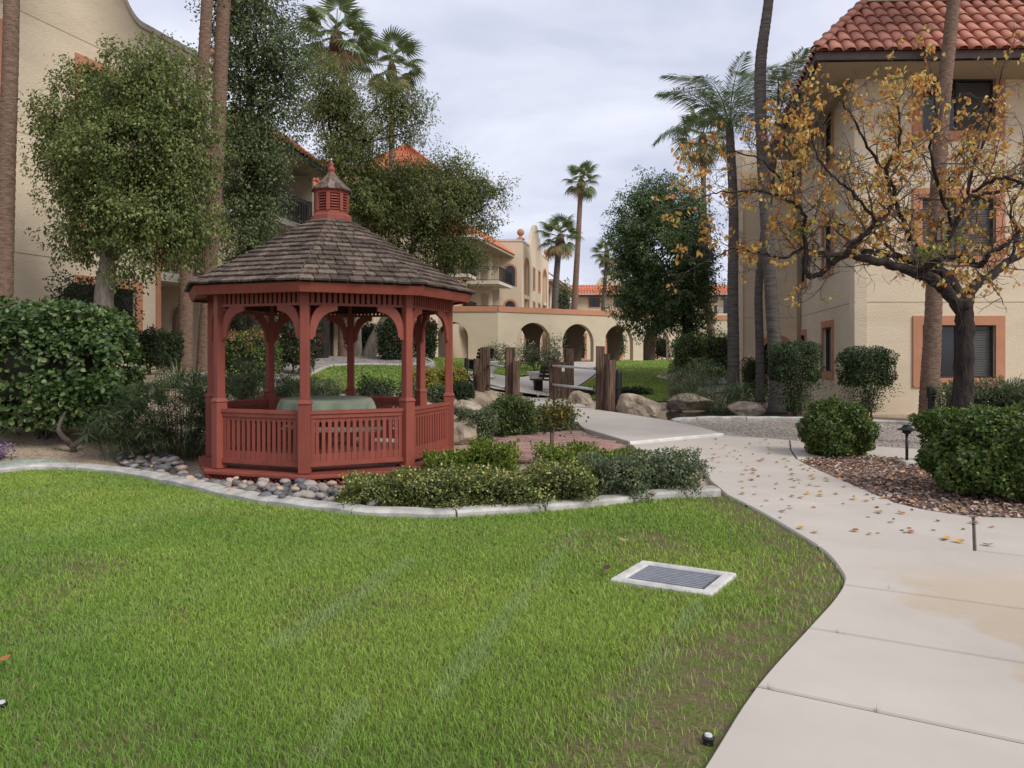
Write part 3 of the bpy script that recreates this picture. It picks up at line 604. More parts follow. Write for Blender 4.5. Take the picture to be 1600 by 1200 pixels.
# ---------------------------------------------------------------- C : mission-front block
C = empty('apartment_building', (1.2, 66, 1.1), 'tan block with stepped mission gable, ball finials and tall arched openings', 'building', 'apartment buildings round the garden')
cf = Frame((-2.6, 61.75), (.78, 61.75), 1)
opc = [(2.05, 2.85, 6.9, 8.15, 1), (2.05, 2.85, 3.9, 5.3, 1)]
wall('front_wall', cf, .9, 10.5, opc, M['stucco_far'], C)
for u0, u1, z0, z1, _ in opc:
    arch_trim(cf, u0, u1, z0, z1, .16, C); mb = MB(); cf.box(mb, u0, u1, z0, z1 + .45, -.2, -.15); mb.build('window', M['glass'], C)
cs_ = Frame((.78, 61.75), (3.55, 74.6), 1)
def topC(u):
    t = u / cs_.L
    c = abs(t - .5) / .5
    if c > .52: return 10.5
    if c > .3: return 10.5 + 1.25 * (1 - ((c - .3) / .22)) ** 1.6
    if c > .2: return 11.9
    return 11.9 + .95 * math.sqrt(max(0, 1 - (c / .2) ** 2))
xs = [cs_.L * k / 48 for k in range(49)]
ops = [(1.0, 3.0, 1.1, 8.6, .75), (9.9, 11.9, 1.1, 8.6, .75)] + [(u, u + .75, z, z + 1.75, 0) for u in (5., 7.6) for z in (7.1, 4.15)]
wall('side_wall', cs_, .9, topC, ops, M['stucco_far'], C, .3, xs)
for u0, u1, z0, z1, ar in ops:
    if ar:
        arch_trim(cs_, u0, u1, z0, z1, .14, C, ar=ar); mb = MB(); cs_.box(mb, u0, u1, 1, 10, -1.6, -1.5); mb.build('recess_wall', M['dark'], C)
        mb = MB(); cs_.box(mb, u0 + .01, u1 - .01, 6.0, 6.3, -1.49, .02); mb.build('balcony_slab', M['cap'], C)
    else: window(cs_, u0, u1, z0, z1, C, mull=0, trim=.14)
mb = MB(); cf.box(mb, 0, cf.L + .05, 10.502, 10.66, -.35, .06); cs_.box(mb, .08, cs_.L * .24, 10.503, 10.664, -.34, .06); cs_.box(mb, cs_.L * .76, cs_.L, 10.503, 10.664, -.34, .06); mb.build('parapet_cap', M['cap'], C)
for u in (.3, cs_.L - .3): ball_finial(C, (*cs_.p(u, 0, -.15)[:2], 10.66), .3, .3)
MB().prism([(-2.6, 62.1), (.5, 62.1), (3.2, 74.5), (-2.6, 74.5)], .9, 10.2).build('rear_volume', M['stucco_far'], C)
# ---------------------------------------------------------------- E + D : far wings
E_ = empty('apartment_building', (5.4, 86, 1.1), 'tan side wing with long red tile eave beyond the mission-front block', 'building', 'apartment buildings round the garden')
fe = Frame((3.2, 74.8), (7.4, 97.5), 1)
ope = [(u, u + 1.4, z, z + 1.9, 0) for u in (2, 6, 10, 14, 18) for z in (6.1, 3.2)]
wall('wall', fe, .9, 8.7, ope, M['stucco_far'], E_)
for o_ in ope: window(fe, *o_[:4], E_, trim=.12)
rf = MB(); fe.box(rf, -.1, fe.L, 8.5, 8.68, -2, 1.15); rf = rf.build('roof', M['soffit'], E_)
corrugated('roof_tiles', fe.p(-.1, 8.7, 1.2), fe.p(fe.L - 1, 8.7, 1.2), fe.p(-.1, 10.2, -.9), fe.p(fe.L + 1, 10.2, -.9), rf, M['tile_far'], rows=5, kind='stuff')
D = empty('apartment_building', (17, 97, 1.1), 'far tan wing with red tile roof closing the courtyard behind the arcade', 'building', 'apartment buildings round the garden')
fd = Frame((7.6, 97.3), (34, 97.3), 1)
opd = [(px_ * 97.3 / 1200 - 7.6, px_ * 97.3 / 1200 - 7.6 + 1.35, z, z + 1.15, 0) for px_ in (120.5, 161.5, 205, 250, 290, 345) for z in (7.3, 4.3)]
wall('wall', fd, .9, 8.85, opd, M['stucco_far'], D)
for o_ in opd: window(fd, *o_[:4], D, trim=.14)
rf = MB(); fd.box(rf, -.4, fd.L, 8.62, 8.8, -2, 1.05); rf = rf.build('roof', M['fascia'], D)
corrugated('roof_tiles', fd.p(-.3, 8.82, 1.1), fd.p(fd.L, 8.82, 1.1), fd.p(-.3, 10.15, -.9), fd.p(fd.L, 10.15, -.9), rf, M['tile_far'], pitch=.36, rows=5, kind='stuff')
balcony(D, [(25.6, 95.9), (29, 95.9), (29, 97.3), (25.6, 97.3)], 6.4, [(0, 1), (3, 0)])
mb = MB(); fd.box(mb, 19.2, 20.4, 6.42, 8.4, -.05, .03); mb.build('balcony_door', M['glass'], D)
DG = empty('rounded_parapet', (13.4, 106, 1.1), 'pale yellow round-topped gable showing above the far red roof', 'building')
fg = Frame((11.6, 106), (15.2, 106), 1); wall('wall', fg, 1, lambda u: 10.6 + math.sqrt(max(0, 1.8 ** 2 - (u - 1.8) ** 2)) * .85, [], mat('pale_stucco', (.66, .57, .38)), DG, .3, [3.6 * k / 24 for k in range(25)])
# ---------------------------------------------------------------- arcade
AR = empty('arcade', (2, 52, 1.0), 'long tan stucco arcade with round arches and orange parapet band', 'arcade')
TOP = 4.62; ZA = .8
segs = [((-11.5, 50.7), (-.93, 50.7)), ((-.93, 50.7), (16.8, 63.7)), ((16.8, 63.7), (26, 63.7))]
for si, (a, b) in enumerate(segs):
    f = Frame(a, b, 1)
    if si == 0: ops = [(c, c + 2.1, ZA, 2.55, 1) for c in (1.5, 4.4)] + [(6.53, 8.6, ZA, 2.55, 1)]
    elif si == 1: ops = [(1.53 + 4.02 * k, 1.53 + 4.02 * k + 2.95, ZA, 2.25, .92) for k in range(5)]
    else: ops = [(1., 3.6, ZA, 2.3, 1), (5, 7.6, ZA, 2.3, 1)]
    wall('wall', f, ZA - .4, TOP - .36, ops, M['arcade'], AR, .35)
    mb = MB(); e0 = .0 if si == 0 else .0; f.box(mb, e0, f.L, TOP - .358, TOP, -.4, .07); mb.build('parapet_band', M['trim'], AR)
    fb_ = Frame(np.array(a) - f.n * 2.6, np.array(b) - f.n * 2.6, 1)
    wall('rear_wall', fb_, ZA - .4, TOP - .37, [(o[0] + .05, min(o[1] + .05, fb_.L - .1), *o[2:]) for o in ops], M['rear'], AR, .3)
    MB().prism([f.p(0, 0, -.36)[:2], f.p(f.L, 0, -.36)[:2], fb_.p(fb_.L, 0, -.01)[:2], fb_.p(0, 0, -.01)[:2]], TOP - .75, TOP - .6).build('ceiling', M['arcade'], AR)
# ---------------------------------------------------------------- F : right building
F_ = empty('apartment_building', (12, 21, 0), 'three-storey tan building with clay barrel-tile roof behind the autumn tree', 'building', 'apartment buildings round the garden')
ff = Frame((8.92, 20), (24, 20), 1)
ops = [(1.75, 3.66, .92, 2.3, 0), (1.75, 3.66, 4.1, 5.62, 0), (1.75, 3.66, 7.35, 8.75, 0)]
ops += [(o[0] + 6, o[1] + 6, *o[2:]) for o in ops]
wall('wall', ff, -.3, 9.3, ops, M['stucco'], F_)
for i, o_ in enumerate(ops): window(ff, *o_[:4], F_, mull=1, blind=3 if i % 3 == 1 else 2, trim=.24)
joints(ff, (2.9, 6.05), F_)
fs = Frame((8.92, 20), (10.72, 28.8), -1)
ops = [(2.75, 4.1, 1.0, 2.35, 0), (7.3, 8.5, 1.0, 2.2, 0), (2.75, 4.1, 4.1, 5.6, 0), (2.75, 4.1, 7.3, 8.7, 0), (7.3, 8.5, 4.1, 5.6, 0)]
wall('side_wall', fs, -.3, 9.3, ops, M['stucco'], F_)
for o_ in ops: window(fs, *o_[:4], F_, mull=0, trim=.2)
joints(fs, (2.9, 6.05), F_)
mb = MB(); fs.box(mb, 8.2, 8.32, 0, 9, .02, .14); mb.build('downpipe', M['soffit'], F_)
f3 = Frame((8.5, 29.3), (10.9, 29.3), 1)
wall('wing_wall', f3, -.1, 9.3, [(1.0, 2.1, .75, 1.5, 1)], M['stucco'], F_); arch_trim(f3, 1.0, 2.1, .75, 1.5, .22, F_)
mb = MB(); f3.box(mb, 1, 2.1, .7, 2.2, -.2, -.14); mb.build('window', M['glass'], F_)
mb = MB(); f3.box(mb, .78, 2.32, .53, .748, -.02, .045); mb.build('window_sill', M['trim'], F_)
joints(f3, (2.9,), F_)
f4 = Frame((8.5, 29.3), (13.4, 41), -1); wall('wing_side_wall', f4, -.1, 9.3, [], M['stucco'], F_)
MB().prism([(9.4, 20.4), (24, 20.4), (24, 34), (13, 34), (11, 28.8)], 9.2, 9.3).build('flat_roof', M['cap'], F_)
MB().prism([(8.8, 29.65), (11.5, 29.65), (14, 40.5), (13.2, 40.5)], 9.2, 9.3).build('flat_roof', M['cap'], F_)
# tiled mansard
e0 = np.array((7.42, 18.75, 8.95)); e1 = np.array((24, 18.2, 8.95)); t0 = np.array((9.45, 20.6, 10.95)); t1 = np.array((24, 20.05, 10.95))
e2 = np.array((9.45, 28.4, 8.95)); t2 = np.array((11.2, 27.8, 10.95))
rb = MB()
def lo(p, dz): return (p[0], p[1], p[2] + dz)
rb.hexa([lo(e0, -.22), lo(e1, -.22), (24, 20.2, 9.0), (9.6, 20.8, 9.0), lo(e0, -.03), lo(e1, -.03), lo(t1, -.06), lo(t0, -.06)])
rb.hexa([lo(e0, -.215), (9.6, 20.8, 9.01), (11.4, 28.2, 9.01), lo(e2, -.215), lo(e0, -.031), lo(t0, -.061), lo(t2, -.06), lo(e2, -.03)])
roofF = rb.build('roof', M['fascia'], F_)
MB().prism([(e0[0] + .14, e0[1] + .14), (24, 18.35), (24, 19.99), (8.9, 19.99), (10.7, 28.5), (9.5, 28.3)], 8.70, 8.725).build('soffit', M['soffit'], roofF)
# individual barrel tiles on the front slope
def tile_mesh(L=.47, r0=.125, r1=.105, th=.018, n=7):
    V = []; F = []
    for y, r in ((0, r0), (L, r1)):
        for rr in (r, r - th):
            for k in range(n + 1):
                a = math.pi * k / n; V.append((rr * 1.22 * math.cos(a), y, rr * math.sin(a) * .82))
    m = n + 1
    for k in range(n):
        F += [(k, k + 1, 2 * m + k + 1, 2 * m + k), (m + k + 1, m + k, 3 * m + k, 3 * m + k + 1), (k + 1, k, m + k, m + k + 1), (2 * m + k, 2 * m + k + 1, 3 * m + k + 1, 3 * m + k)]
    F += [(0, 2 * m, 3 * m, m), (n, m + n, 3 * m + n, 2 * m + n)]
    me = bpy.data.meshes.new('roof_tile'); me.from_pydata(V, [], F); me.materials.append(M['tile']); me.shade_smooth(); return me
tm = tile_mesh()
def pan_mesh(L=.47):
    me = bpy.data.meshes.new('pan'); 
    V = [(-.10, 0, .02), (0, 0, -.01), (.10, 0, .02), (-.10, L, .02), (0, L, -.01), (.10, L, .02)]; me.from_pydata(V, [], [(0, 1, 4, 3), (1, 2, 5, 4)]); me.materials.append(M['tile']); return me
nt_ = 0
ux = (e1 - e0); Lx = np.linalg.norm(ux); ux /= Lx; up = (t0 - e0); up = up - ux * (up @ ux); SL = np.linalg.norm(up); up /= SL; nn = np.cross(ux, up)
rows = 6; ex = SL / rows
for r in range(rows):
    hip = ((t0 - e0) @ ux) * (r + .45) / rows
    for c in range(int((16.6 - 7.42) / .335)):
        u = .16 + c * .335
        if u < hip: continue
        p = e0 + ux * u + up * (r * ex - .05) + nn * (.012 + random.uniform(0, .008))
        y_ = up + nn * -.035; y_ /= np.linalg.norm(y_); x_ = ux + up * random.gauss(0, .012); x_ -= y_ * (x_ @ y_); x_ /= np.linalg.norm(x_); z_ = np.cross(x_, y_)
        o = bpy.data.objects.new('roof_tile', tm); COL.objects.link(o); o.parent = roofF
        o.matrix_basis = Matrix(((x_[0], y_[0], z_[0], p[0] - ORG[F_.name][0]), (x_[1], y_[1], z_[1], p[1] - ORG[F_.name][1]), (x_[2], y_[2], z_[2], p[2] - ORG[F_.name][2]), (0, 0, 0, 1))); nt_ += 1
print('tiles', nt_)
a_ = e0 + ux * 9.2; b_ = t0 + ux * (9.2 - (t0 - e0) @ ux)
corrugated('roof_tiles', a_, e1, b_, t1, roofF, M['tile'], rows=6, pitch=.335, amp=.1, kind='stuff')
corrugated('roof_tiles', e2, e0, t2, t0, roofF, M['tile'], rows=6, pitch=.335, amp=.1, kind='stuff')
# pans under the barrels
pan = MB(); q0 = e0 + nn * .004; pan.add([e0 + nn * .006, e0 + ux * 9.2 + nn * .006, b_ + nn * .006, t0 + nn * .006], [(0, 1, 2, 3)]); pan.build('pan_course', M['tile'], roofF)
hd = (t0 - e0); 
for k in range(8):
    p = e0 + hd * (k / 8.) + np.array((0, 0, .05)); y_ = hd / np.linalg.norm(hd); y_ = y_ + np.array((0, 0, .0)); x_ = np.cross(y_, (0, 0, 1)); x_ /= np.linalg.norm(x_); z_ = np.cross(x_, y_)
    o = bpy.data.objects.new('hip_tile', tm); COL.objects.link(o); o.parent = roofF
    q = p - ORG[F_.name]; o.matrix_basis = Matrix(((x_[0], y_[0], z_[0], q[0]), (x_[1], y_[1], z_[1], q[1]), (x_[2], y_[2], z_[2], q[2]), (0, 0, 0, 1)))
rc = MB().beam(t0 + np.array((0, 0, .06)), t1 + np.array((0, 0, .06)), .3, .12).build('ridge_cap', M['cap'], roofF)
# low garage / wall pieces seen through the arches
GW = empty('apartment_building', (10, 75, .9), 'pale ground-floor wall with orange door frames seen through the arches', 'building', 'apartment buildings round the garden')
fw = Frame((3.8, 72), (22, 80), 1)
wall('wall', fw, .7, 4.2, [(2 + 4 * k, 3.4 + 4 * k, 1.0, 3.1, 0) for k in range(4)], M['stucco_far'], GW)
for k in range(4): window(fw, 2 + 4 * k, 3.4 + 4 * k, 1.0, 3.1, GW, trim=.25)
mb = MB(); fw.box(mb, -.2, fw.L + .2, 4.2, 4.4, -.5, .3); mb.build('roof', M['trim'], GW)
# ================================================================ gazebo
GC = np.array((-2.586, 11.0)); GR = 1.678; GA = R_(227.51); DZ = .13
gz = empty('gazebo', (GC[0], GC[1], 0), 'red painted octagonal wooden gazebo with cedar shingle roof and louvred cupola', 'gazebo')
def oct_(R, k, z=0, off=0): a = GA + (k + off) * math.pi / 4; return np.array((GC[0] + R * math.cos(a), GC[1] + R * math.sin(a), z))
def octpoly(R): return [tuple(oct_(R, k)[:2]) for k in range(8)]
# deck
for k in range(8):   # deck edge boards
    a0, a1 = oct_(GR + .2, k), oct_(GR + .2, k + 1); b0, b1 = oct_(GR - .1, k), oct_(GR - .1, k + 1)
    bevel(MB().hexa([(*a0[:2], DZ - .055), (*a1[:2], DZ - .055), (*b1[:2], DZ - .055), (*b0[:2], DZ - .055), (*a0[:2], DZ - .012), (*a1[:2], DZ - .012), (*b1[:2], DZ), (*b0[:2], DZ)]).build('deck_edge', M['red'], gz), .006)
mb = MB(); nb_ = 26; rad = (GR - .1) * math.cos(math.pi / 8)
floor_m = mat('deck_board', (.24, .10, .075), (.16, .065, .05), .7, 5, .3, 30, (.5, 4, 1), objrand=.15)
dk = MB().prism(octpoly(GR - .1), DZ - .05, DZ - .02).build('deck', floor_m, gz)
for i in range(22):
    y0 = -1.5 + i * 3.0 / 22; y1 = y0 + 3.0 / 22 - .008; hw = []
    for yy in (y0, y1):
        xs_ = [t for t in np.linspace(-1.6, 1.6, 200) if inpoly(np.array(GC[0] + t), np.array(GC[1] + yy), octpoly(GR - .11))]
        hw.append((min(xs_), max(xs_)) if xs_ else None)
    if hw[0] and hw[1]:
        l = max(hw[0][0], hw[1][0]); r = min(hw[0][1], hw[1][1])
        MB().box((GC[0] + (l + r) / 2, GC[1] + (y0 + y1) / 2, DZ - .008), (r - l, y1 - y0, .022)).build('deck_board', floor_m, dk)
# skirt lattice
for k in range(8):
    a0, a1 = oct_(GR + .13, k), oct_(GR + .13, k + 1); d = a1 - a0; L = np.linalg.norm(d); d /= L; mb = MB(); nrm = np.array((d[1], -d[0], 0))
    nl = int(L / .075)
    for i in range(-2, nl + 1):
        for sgn, off in ((1, .0), (-1, .012)):
            u0 = i * .075; u1 = u0 + .16
            if sgn < 0: u0, u1 = u1, u0
            if min(u0, u1) < 0 or max(u0, u1) > L: continue
            p = a0 + d * u0 + nrm * off; q = a0 + d * u1 + nrm * off
            mb.beam((p[0], p[1], -.06), (q[0], q[1], .075), .01, .026, up=nrm)
    mb.build('skirt_lattice', M['red'], gz)
    MB().box((*oct_(GR + .14, k)[:2], 0), (.06, .06, .15), GA + k * math.pi / 4).build('skirt_post', M['red'], gz)
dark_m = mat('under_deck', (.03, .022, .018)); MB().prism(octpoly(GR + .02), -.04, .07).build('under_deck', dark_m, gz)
# posts
RB, RT, HB, HT = .215, .255, .84, .885
for k in range(8):
    c = oct_(GR, k); rz = GA + k * math.pi / 4 + math.pi / 8 * 0
    ps = bevel(MB().box((c[0], c[1], (DZ + 2.42) / 2), (.108, .108, 2.42 - DZ), rz).build('post', M['red'], gz), .008)
    sl_ = MB().box((c[0], c[1], (DZ + .965) / 2), (.142, .142, .965 - DZ), rz)
    sl_.lathe((c[0], c[1], .965), [(.112, 0), (.117, .008), (.112, .02), (.08, .055)], 4, rz + math.pi / 4)
    bevel(sl_.build('post_sleeve', M['red'], ps), .005)
# railings
def picket_mesh():
    zs = [(.255, .036), (.352, .036), (.362, .021), (.735, .021), (.745, .036), (.838, .036)]
    V = []; F = []
    for z, hw in zs: V += [(-hw, -.009, z), (hw, -.009, z), (hw, .009, z), (-hw, .009, z)]
    for i in range(5):
        for j in range(4): F.append((i * 4 + j, i * 4 + (j + 1) % 4, i * 4 + 4 + (j + 1) % 4, i * 4 + 4 + j))
    F += [(3, 2, 1, 0), (20, 21, 22, 23)]
    me = bpy.data.meshes.new('picket'); me.from_pydata(V, [], F); me.materials.append(M['red']); return me
pm_ = picket_mesh()
# shared bracket: curved knee brace in (u outwards from the post, z)
def bracket_mesh():
    N_ = 10; inn = []; out_ = []
    for k in range(N_ + 1):
        a = math.pi / 2 * k / N_
        out_.append((.0 + .29 * (1 - math.cos(a)) , -.36 + .355 * math.sin(a)))
    for k in range(N_ + 1):
        a = math.pi / 2 * k / N_; inn.append((.075 + .245 * (1 - math.cos(a)) * .98, -.385 + .315 * math.sin(a)))
    V = []; F = []
    outer = [(0, -.385)] + [(0.0 + .30 * (1 - math.cos(math.pi / 2 * k / N_)) * .55 , -.36 + .36 * math.sin(math.pi / 2 * k / N_)) for k in range(1, N_ + 1)]
    for (a, b) in zip(outer, inn):
        for y in (-.02, .02): V += [(a[0], y, a[1]), (b[0], y, b[1])]
    # foot and toe to make an even curved band
    for i in range(N_):
        q = i * 4; r = q + 4
        F += [(q, q + 1, r + 1, r), (q + 3, q + 2, r + 2, r + 3), (q + 1, q + 3, r + 3, r + 1), (q + 2, q, r, r + 2)]
    F += [(0, 2, 3, 1), (N_ * 4, N_ * 4 + 1, N_ * 4 + 3, N_ * 4 + 2)]
    b = len(V)
    for z0, z1, x0, x1 in ((-.415, -.375, 0, .05), (-.06, 0., .15, .345)):
        V += [(x0, -.021, z0), (x1, -.021, z0), (x1, .021, z0), (x0, .021, z0), (x0, -.021, z1), (x1, -.021, z1), (x1, .021, z1), (x0, .021, z1)]
        F += [tuple(b + i for i in f) for f in [(3, 2, 1, 0), (4, 5, 6, 7), (0, 1, 5, 4), (1, 2, 6, 5), (2, 3, 7, 6), (3, 0, 4, 7)]]; b += 8
    me = bpy.data.meshes.new('bracket'); me.from_pydata(V, [], F); me.materials.append(M['red']); return me
bk = bracket_mesh(); fr_dark = mat('eave_shade_board', (.06, .024, .02), (.04, .017, .015))  # frieze backboard colour: deep eave shade painted in as dark brown
for k in range(8):
    a, b = oct_(GR, k), oct_(GR, k + 1); d = b - a; L = np.linalg.norm(d); d /= L; rz = math.atan2(d[1], d[0])
    A_ = lambda u, z: a + d * u + np.array((0, 0, z))
    if k != 3:
        mb = MB(); mb.beam(A_(.05, .862), A_(L - .05, .862), .085, .04); mb.beam(A_(.05, .815), A_(L - .05, .815), .05, .05); mb.beam(A_(.05, .225), A_(L - .05, .225), .075, .04)
        mb.beam(A_(.05, .245), A_(L - .05, .245), .045, .03)
        for u in (.085, L - .085): mb.beam(A_(u, .26), A_(u, .8), .05, .025, up=(d[0], d[1], 0)) if False else mb.box((*A_(u, 0)[:2], .53), (.06, .03, .56), rz)
        rl = mb.build('railing', M['red'], gz)
        n = 14; u0 = .145; sp = (L - 2 * u0) / (n - 1)
        for i in range(n): inst('picket', pm_, rl, A_(u0 + sp * i, 0), (0, 0, rz))
    # frieze
    mb = MB(); mb.beam(A_(.04, 2.185), A_(L - .04, 2.185), .05, .03); mb.beam(A_(.04, 2.38), A_(L - .04, 2.38), .06, .07)
    for i in range(17): mb.box((*A_(.09 + (L - .18) * i / 16, 0)[:2], 2.275), (.042, .016, .16), rz)
    fz = mb.build('frieze', M['red'], gz)
    nrm = np.array((d[1], -d[0], 0)); q0, q1 = A_(.05, 2.31) - nrm * .035, A_(L - .05, 2.31) - nrm * .035; bb = MB(); bb.beam(q0, q1, .014, .17); bb.build('frieze_backboard', fr_dark, fz)
    inst('bracket', bk, gz, A_(.046, 2.17), (0, 0, rz)); inst('bracket', bk, gz, A_(L - .046, 2.17), (0, 0, rz + math.pi))
# roof body, fascia
ER, EZ, TR, TZ = 2.045, 2.445, .285, 3.46
V = [tuple(oct_(ER - .03, k, EZ - .02)) for k in range(8)] + [tuple(oct_(TR, k, TZ - .02)) for k in range(8)] + [tuple(oct_(ER - .05, k, EZ - .06)) for k in range(8)] + [tuple(oct_(TR, k, TZ - .08)) for k in range(8)]
Fc = [(k, (k + 1) % 8, 8 + (k + 1) % 8, 8 + k) for k in range(8)] + [(16 + (k + 1) % 8, 16 + k, 24 + k, 24 + (k + 1) % 8) for k in range(8)] + [((k + 1) % 8, k, 16 + k, 16 + (k + 1) % 8) for k in range(8)]
roof = mk('roof', V, Fc, mat('roof_deck', (.10, .05, .04), (.07, .035, .03)), gz)
for k in range(8):
    a, b = oct_(ER - .03, k), oct_(ER - .03, k + 1); a2, b2 = oct_(ER - .075, k), oct_(ER - .075, k + 1)
    bevel(MB().hexa([(*a2[:2], EZ - .135), (*b2[:2], EZ - .135), (*(b2 - (b - b2) * .5)[:2], EZ - .135), (*(a2 - (a - a2) * .5)[:2], EZ - .135), (*a[:2], EZ - .022), (*b[:2], EZ - .022), (*b2[:2], EZ - .022), (*a2[:2], EZ - .022)]).build('fascia', M['red'], gz), .004)
    mb = MB(); c = oct_(ER - .1, k, EZ - .06); t = oct_(.2, k, 3.4); mb.beam(c, t, .045, .09)
    c = oct_((ER - .1) * .924, k, EZ - .06, .5); t = oct_(.2, k, 3.4, .5); mb.beam(c, t, .04, .08); mb.build('rafter', M['red'], gz)
    s0, s1 = oct_(GR + .02, k, 2.40), oct_(GR + .02, k + 1, 2.40); f0, f1 = oct_(ER - .08, k, EZ - .11), oct_(ER - .08, k + 1, EZ - .11)
    mk('soffit', [s0, s1, f1, f0, s0 + (0, 0, .012), s1 + (0, 0, .012), f1 + (0, 0, .012), f0 + (0, 0, .012)], [(3, 2, 1, 0), (4, 5, 6, 7), (0, 1, 5, 4), (1, 2, 6, 5), (2, 3, 7, 6), (3, 0, 4, 7)], M['red'], gz)
# shingles
rs = random.Random(3); NR = 14; stuff = MB(); nsh = 0
for k in range(8):
    a, b = oct_(ER, k, EZ), oct_(ER, k + 1, EZ); ta, tb = oct_(TR, k, TZ), oct_(TR, k + 1, TZ)
    m0 = (a + b) / 2; m1 = (ta + tb) / 2; sv = m1 - m0; SLn = np.linalg.norm(sv); sv /= SLn; uv = (b - a); W0 = np.linalg.norm(uv); uv /= W0; W1 = np.linalg.norm(tb - ta); nv = np.cross(uv, sv); nv *= np.sign(nv[2])
    hw = lambda s: (W0 + (W1 - W0) * min(1, s / SLn)) / 2
    ex = SLn / NR
    for r in range(NR):
        s0 = r * ex - (.015 if r == 0 else rs.uniform(-.004, .004)); h0 = hw(s0); u = -h0
        while u < h0 - 1e-6:
            w_ = rs.choice((.10, .13, .15, .17, .2, .24)) * rs.uniform(.9, 1.1); u1 = min(h0, u + w_)
            if h0 - u1 < .05: u1 = h0
            g = .006; j = rs.uniform(-.012, .01); sa_, sb_ = s0 + j, min(SLn + .01, s0 + ex * 1.25)
            hb = hw(sb_); lft = rs.uniform(0, .006)
            def P_(uu, s, n_): return m0 + uv * uu + sv * s + nv * n_
            ul, ur = u + g, u1 - g; ula, ura = max(-hw(sa_), ul), min(hw(sa_), ur); ulb, urb = max(-hb, min(hb - .005, ul)), min(hb, max(-hb + .005, ur))
            pts = [P_(ula, sa_, .008 + lft), P_(ura, sa_, .008 + lft), P_(urb, sb_, -.004), P_(ulb, sb_, -.004), P_(ula, sa_, .034 + lft), P_(ura, sa_, .034 + lft), P_(urb, sb_, .006), P_(ulb, sb_, .006)]
            if k in (0, 1, 2): MB().hexa(pts).build('shingle', M['shingle'], roof); nsh += 1
            else: stuff.hexa(pts)
            u = u1
print('shingles', nsh)
tag(stuff.build('far_shingles', M['shingle'], roof), kind='stuff')
# cupola
cu = MB()
def ring(R, z): return [tuple(oct_(R, k, z)) for k in range(8)]
def tier(mb, prof):
    b = len(mb.V); V = []; 
    for R, z in prof: V += ring(R, z)
    F = [(i * 8 + k, i * 8 + (k + 1) % 8, (i + 1) * 8 + (k + 1) % 8, (i + 1) * 8 + k) for i in range(len(prof) - 1) for k in range(8)]
    F += [tuple(range(8))[::-1], tuple((len(prof) - 1) * 8 + k for k in range(8))]; mb.add(V, F)
tier(cu, [(.285, 3.40), (.285, 3.53), (.245, 3.565), (.235, 3.57), (.235, 3.60)]); cup = cu.build('cupola', M['red'], gz)
c2 = MB(); tier(c2, [(.235, 3.845), (.235, 3.875), (.265, 3.885), (.265, 3.905), (.1, 3.905)]); c2.build('cupola_head', M['red'], cup)
MB().lathe((*GC, 3.6), [(.15, 0), (.15, .25)], 8, GA).build('cupola_core', dark_m, cup)
for k in range(8):
    a, b = oct_(.23, k), oct_(.23, k + 1); d = (b - a); L = np.linalg.norm(d); d /= L; nrm = np.array((d[1], -d[0], 0)); rz = math.atan2(d[1], d[0])
    MB().box((*oct_(.222, k)[:2], 3.7225), (.05, .05, .25), GA + k * math.pi / 4).build('cupola_post', M['red'], cup)
    for i in range(6):
        z = 3.625 + i * .0385; p0 = a + d * .03; p1 = b - d * .03; q = nrm * .012; o_ = np.array((0, 0, .018))
        V = [p0 + q + (0, 0, z - .012), p1 + q + (0, 0, z - .012), p1 - q * 1.5 + (0, 0, z + .012), p0 - q * 1.5 + (0, 0, z + .012)]
        V += [v + np.array((0, 0, .008)) for v in V]
        MB().hexa(V).build('louvre', M['red'], cup)
cr_ = MB(); tier(cr_, [(.10, 3.90), (.26, 3.90), (.20, 3.96), (.12, 4.06), (.04, 4.15)]); cr_ = cr_.build('cupola_roof', dark_m, cup)
for k in range(8):
    for (R0, z0, R1, z1) in ((.295, 3.895, .195, 3.985), (.205, 3.972, .045, 4.15)):
        a, b, c, d = oct_(R0, k, z0), oct_(R0, k + 1, z0), oct_(R1, k + 1, z1), oct_(R1, k, z1)
        for t0_, t1_ in ((0, .5), (.5, 1)):
            A0, A1 = a + (b - a) * (t0_ + .01), a + (b - a) * (t1_ - .01); B0, B1 = d + (c - d) * t0_, d + (c - d) * t1_
            U = np.array((0, 0, .016)); MB().hexa([A0, A1, B1, B0, A0 + U, A1 + U, B1 + U, B0 + U]).build('cupola_shingle', M['shingle'], cr_)
MB().lathe((*GC, 4.14), [(.055, 0), (.055, .02), (.035, .03), (.05, .05), (.056, .075), (.045, .1), (.026, .12), (.036, .14), (.034, .155), (.02, .175), (.005, .19)], 14).build('finial', M['red'], gz, smooth=True)
# table under cloth, benches
TC = np.array((-2.68, 11.1))
tb = empty('round_table', (*TC, DZ), 'round wooden table standing inside the red gazebo', 'table')
MB().lathe((*TC, DZ + .76), [(.62, 0), (.62, .035)], 32).build('table_top', floor_m, tb)
MB().lathe((*TC, DZ), [(.24, 0), (.24, .04), (.06, .08), (.06, .76)], 12).build('pedestal', M['red'], tb)
cl = MB(); n = 64; V = [(TC[0], TC[1], DZ + .807)]
for i, (r, z) in enumerate(((.6, .806), (.642, .797), (.655, .75), (.665, .68), (.67, .61))):
    for k in range(n):
        a = 2 * math.pi * k / n; wv = (math.sin(a * 13 + i * .3) + .6 * math.sin(a * 7 + 1)) * .014 * max(0, i - 1)
        V.append((TC[0] + (r + wv) * math.cos(a), TC[1] + (r + wv) * math.sin(a), DZ + z + (.006 * math.sin(5 * a) if i == 4 else 0)))
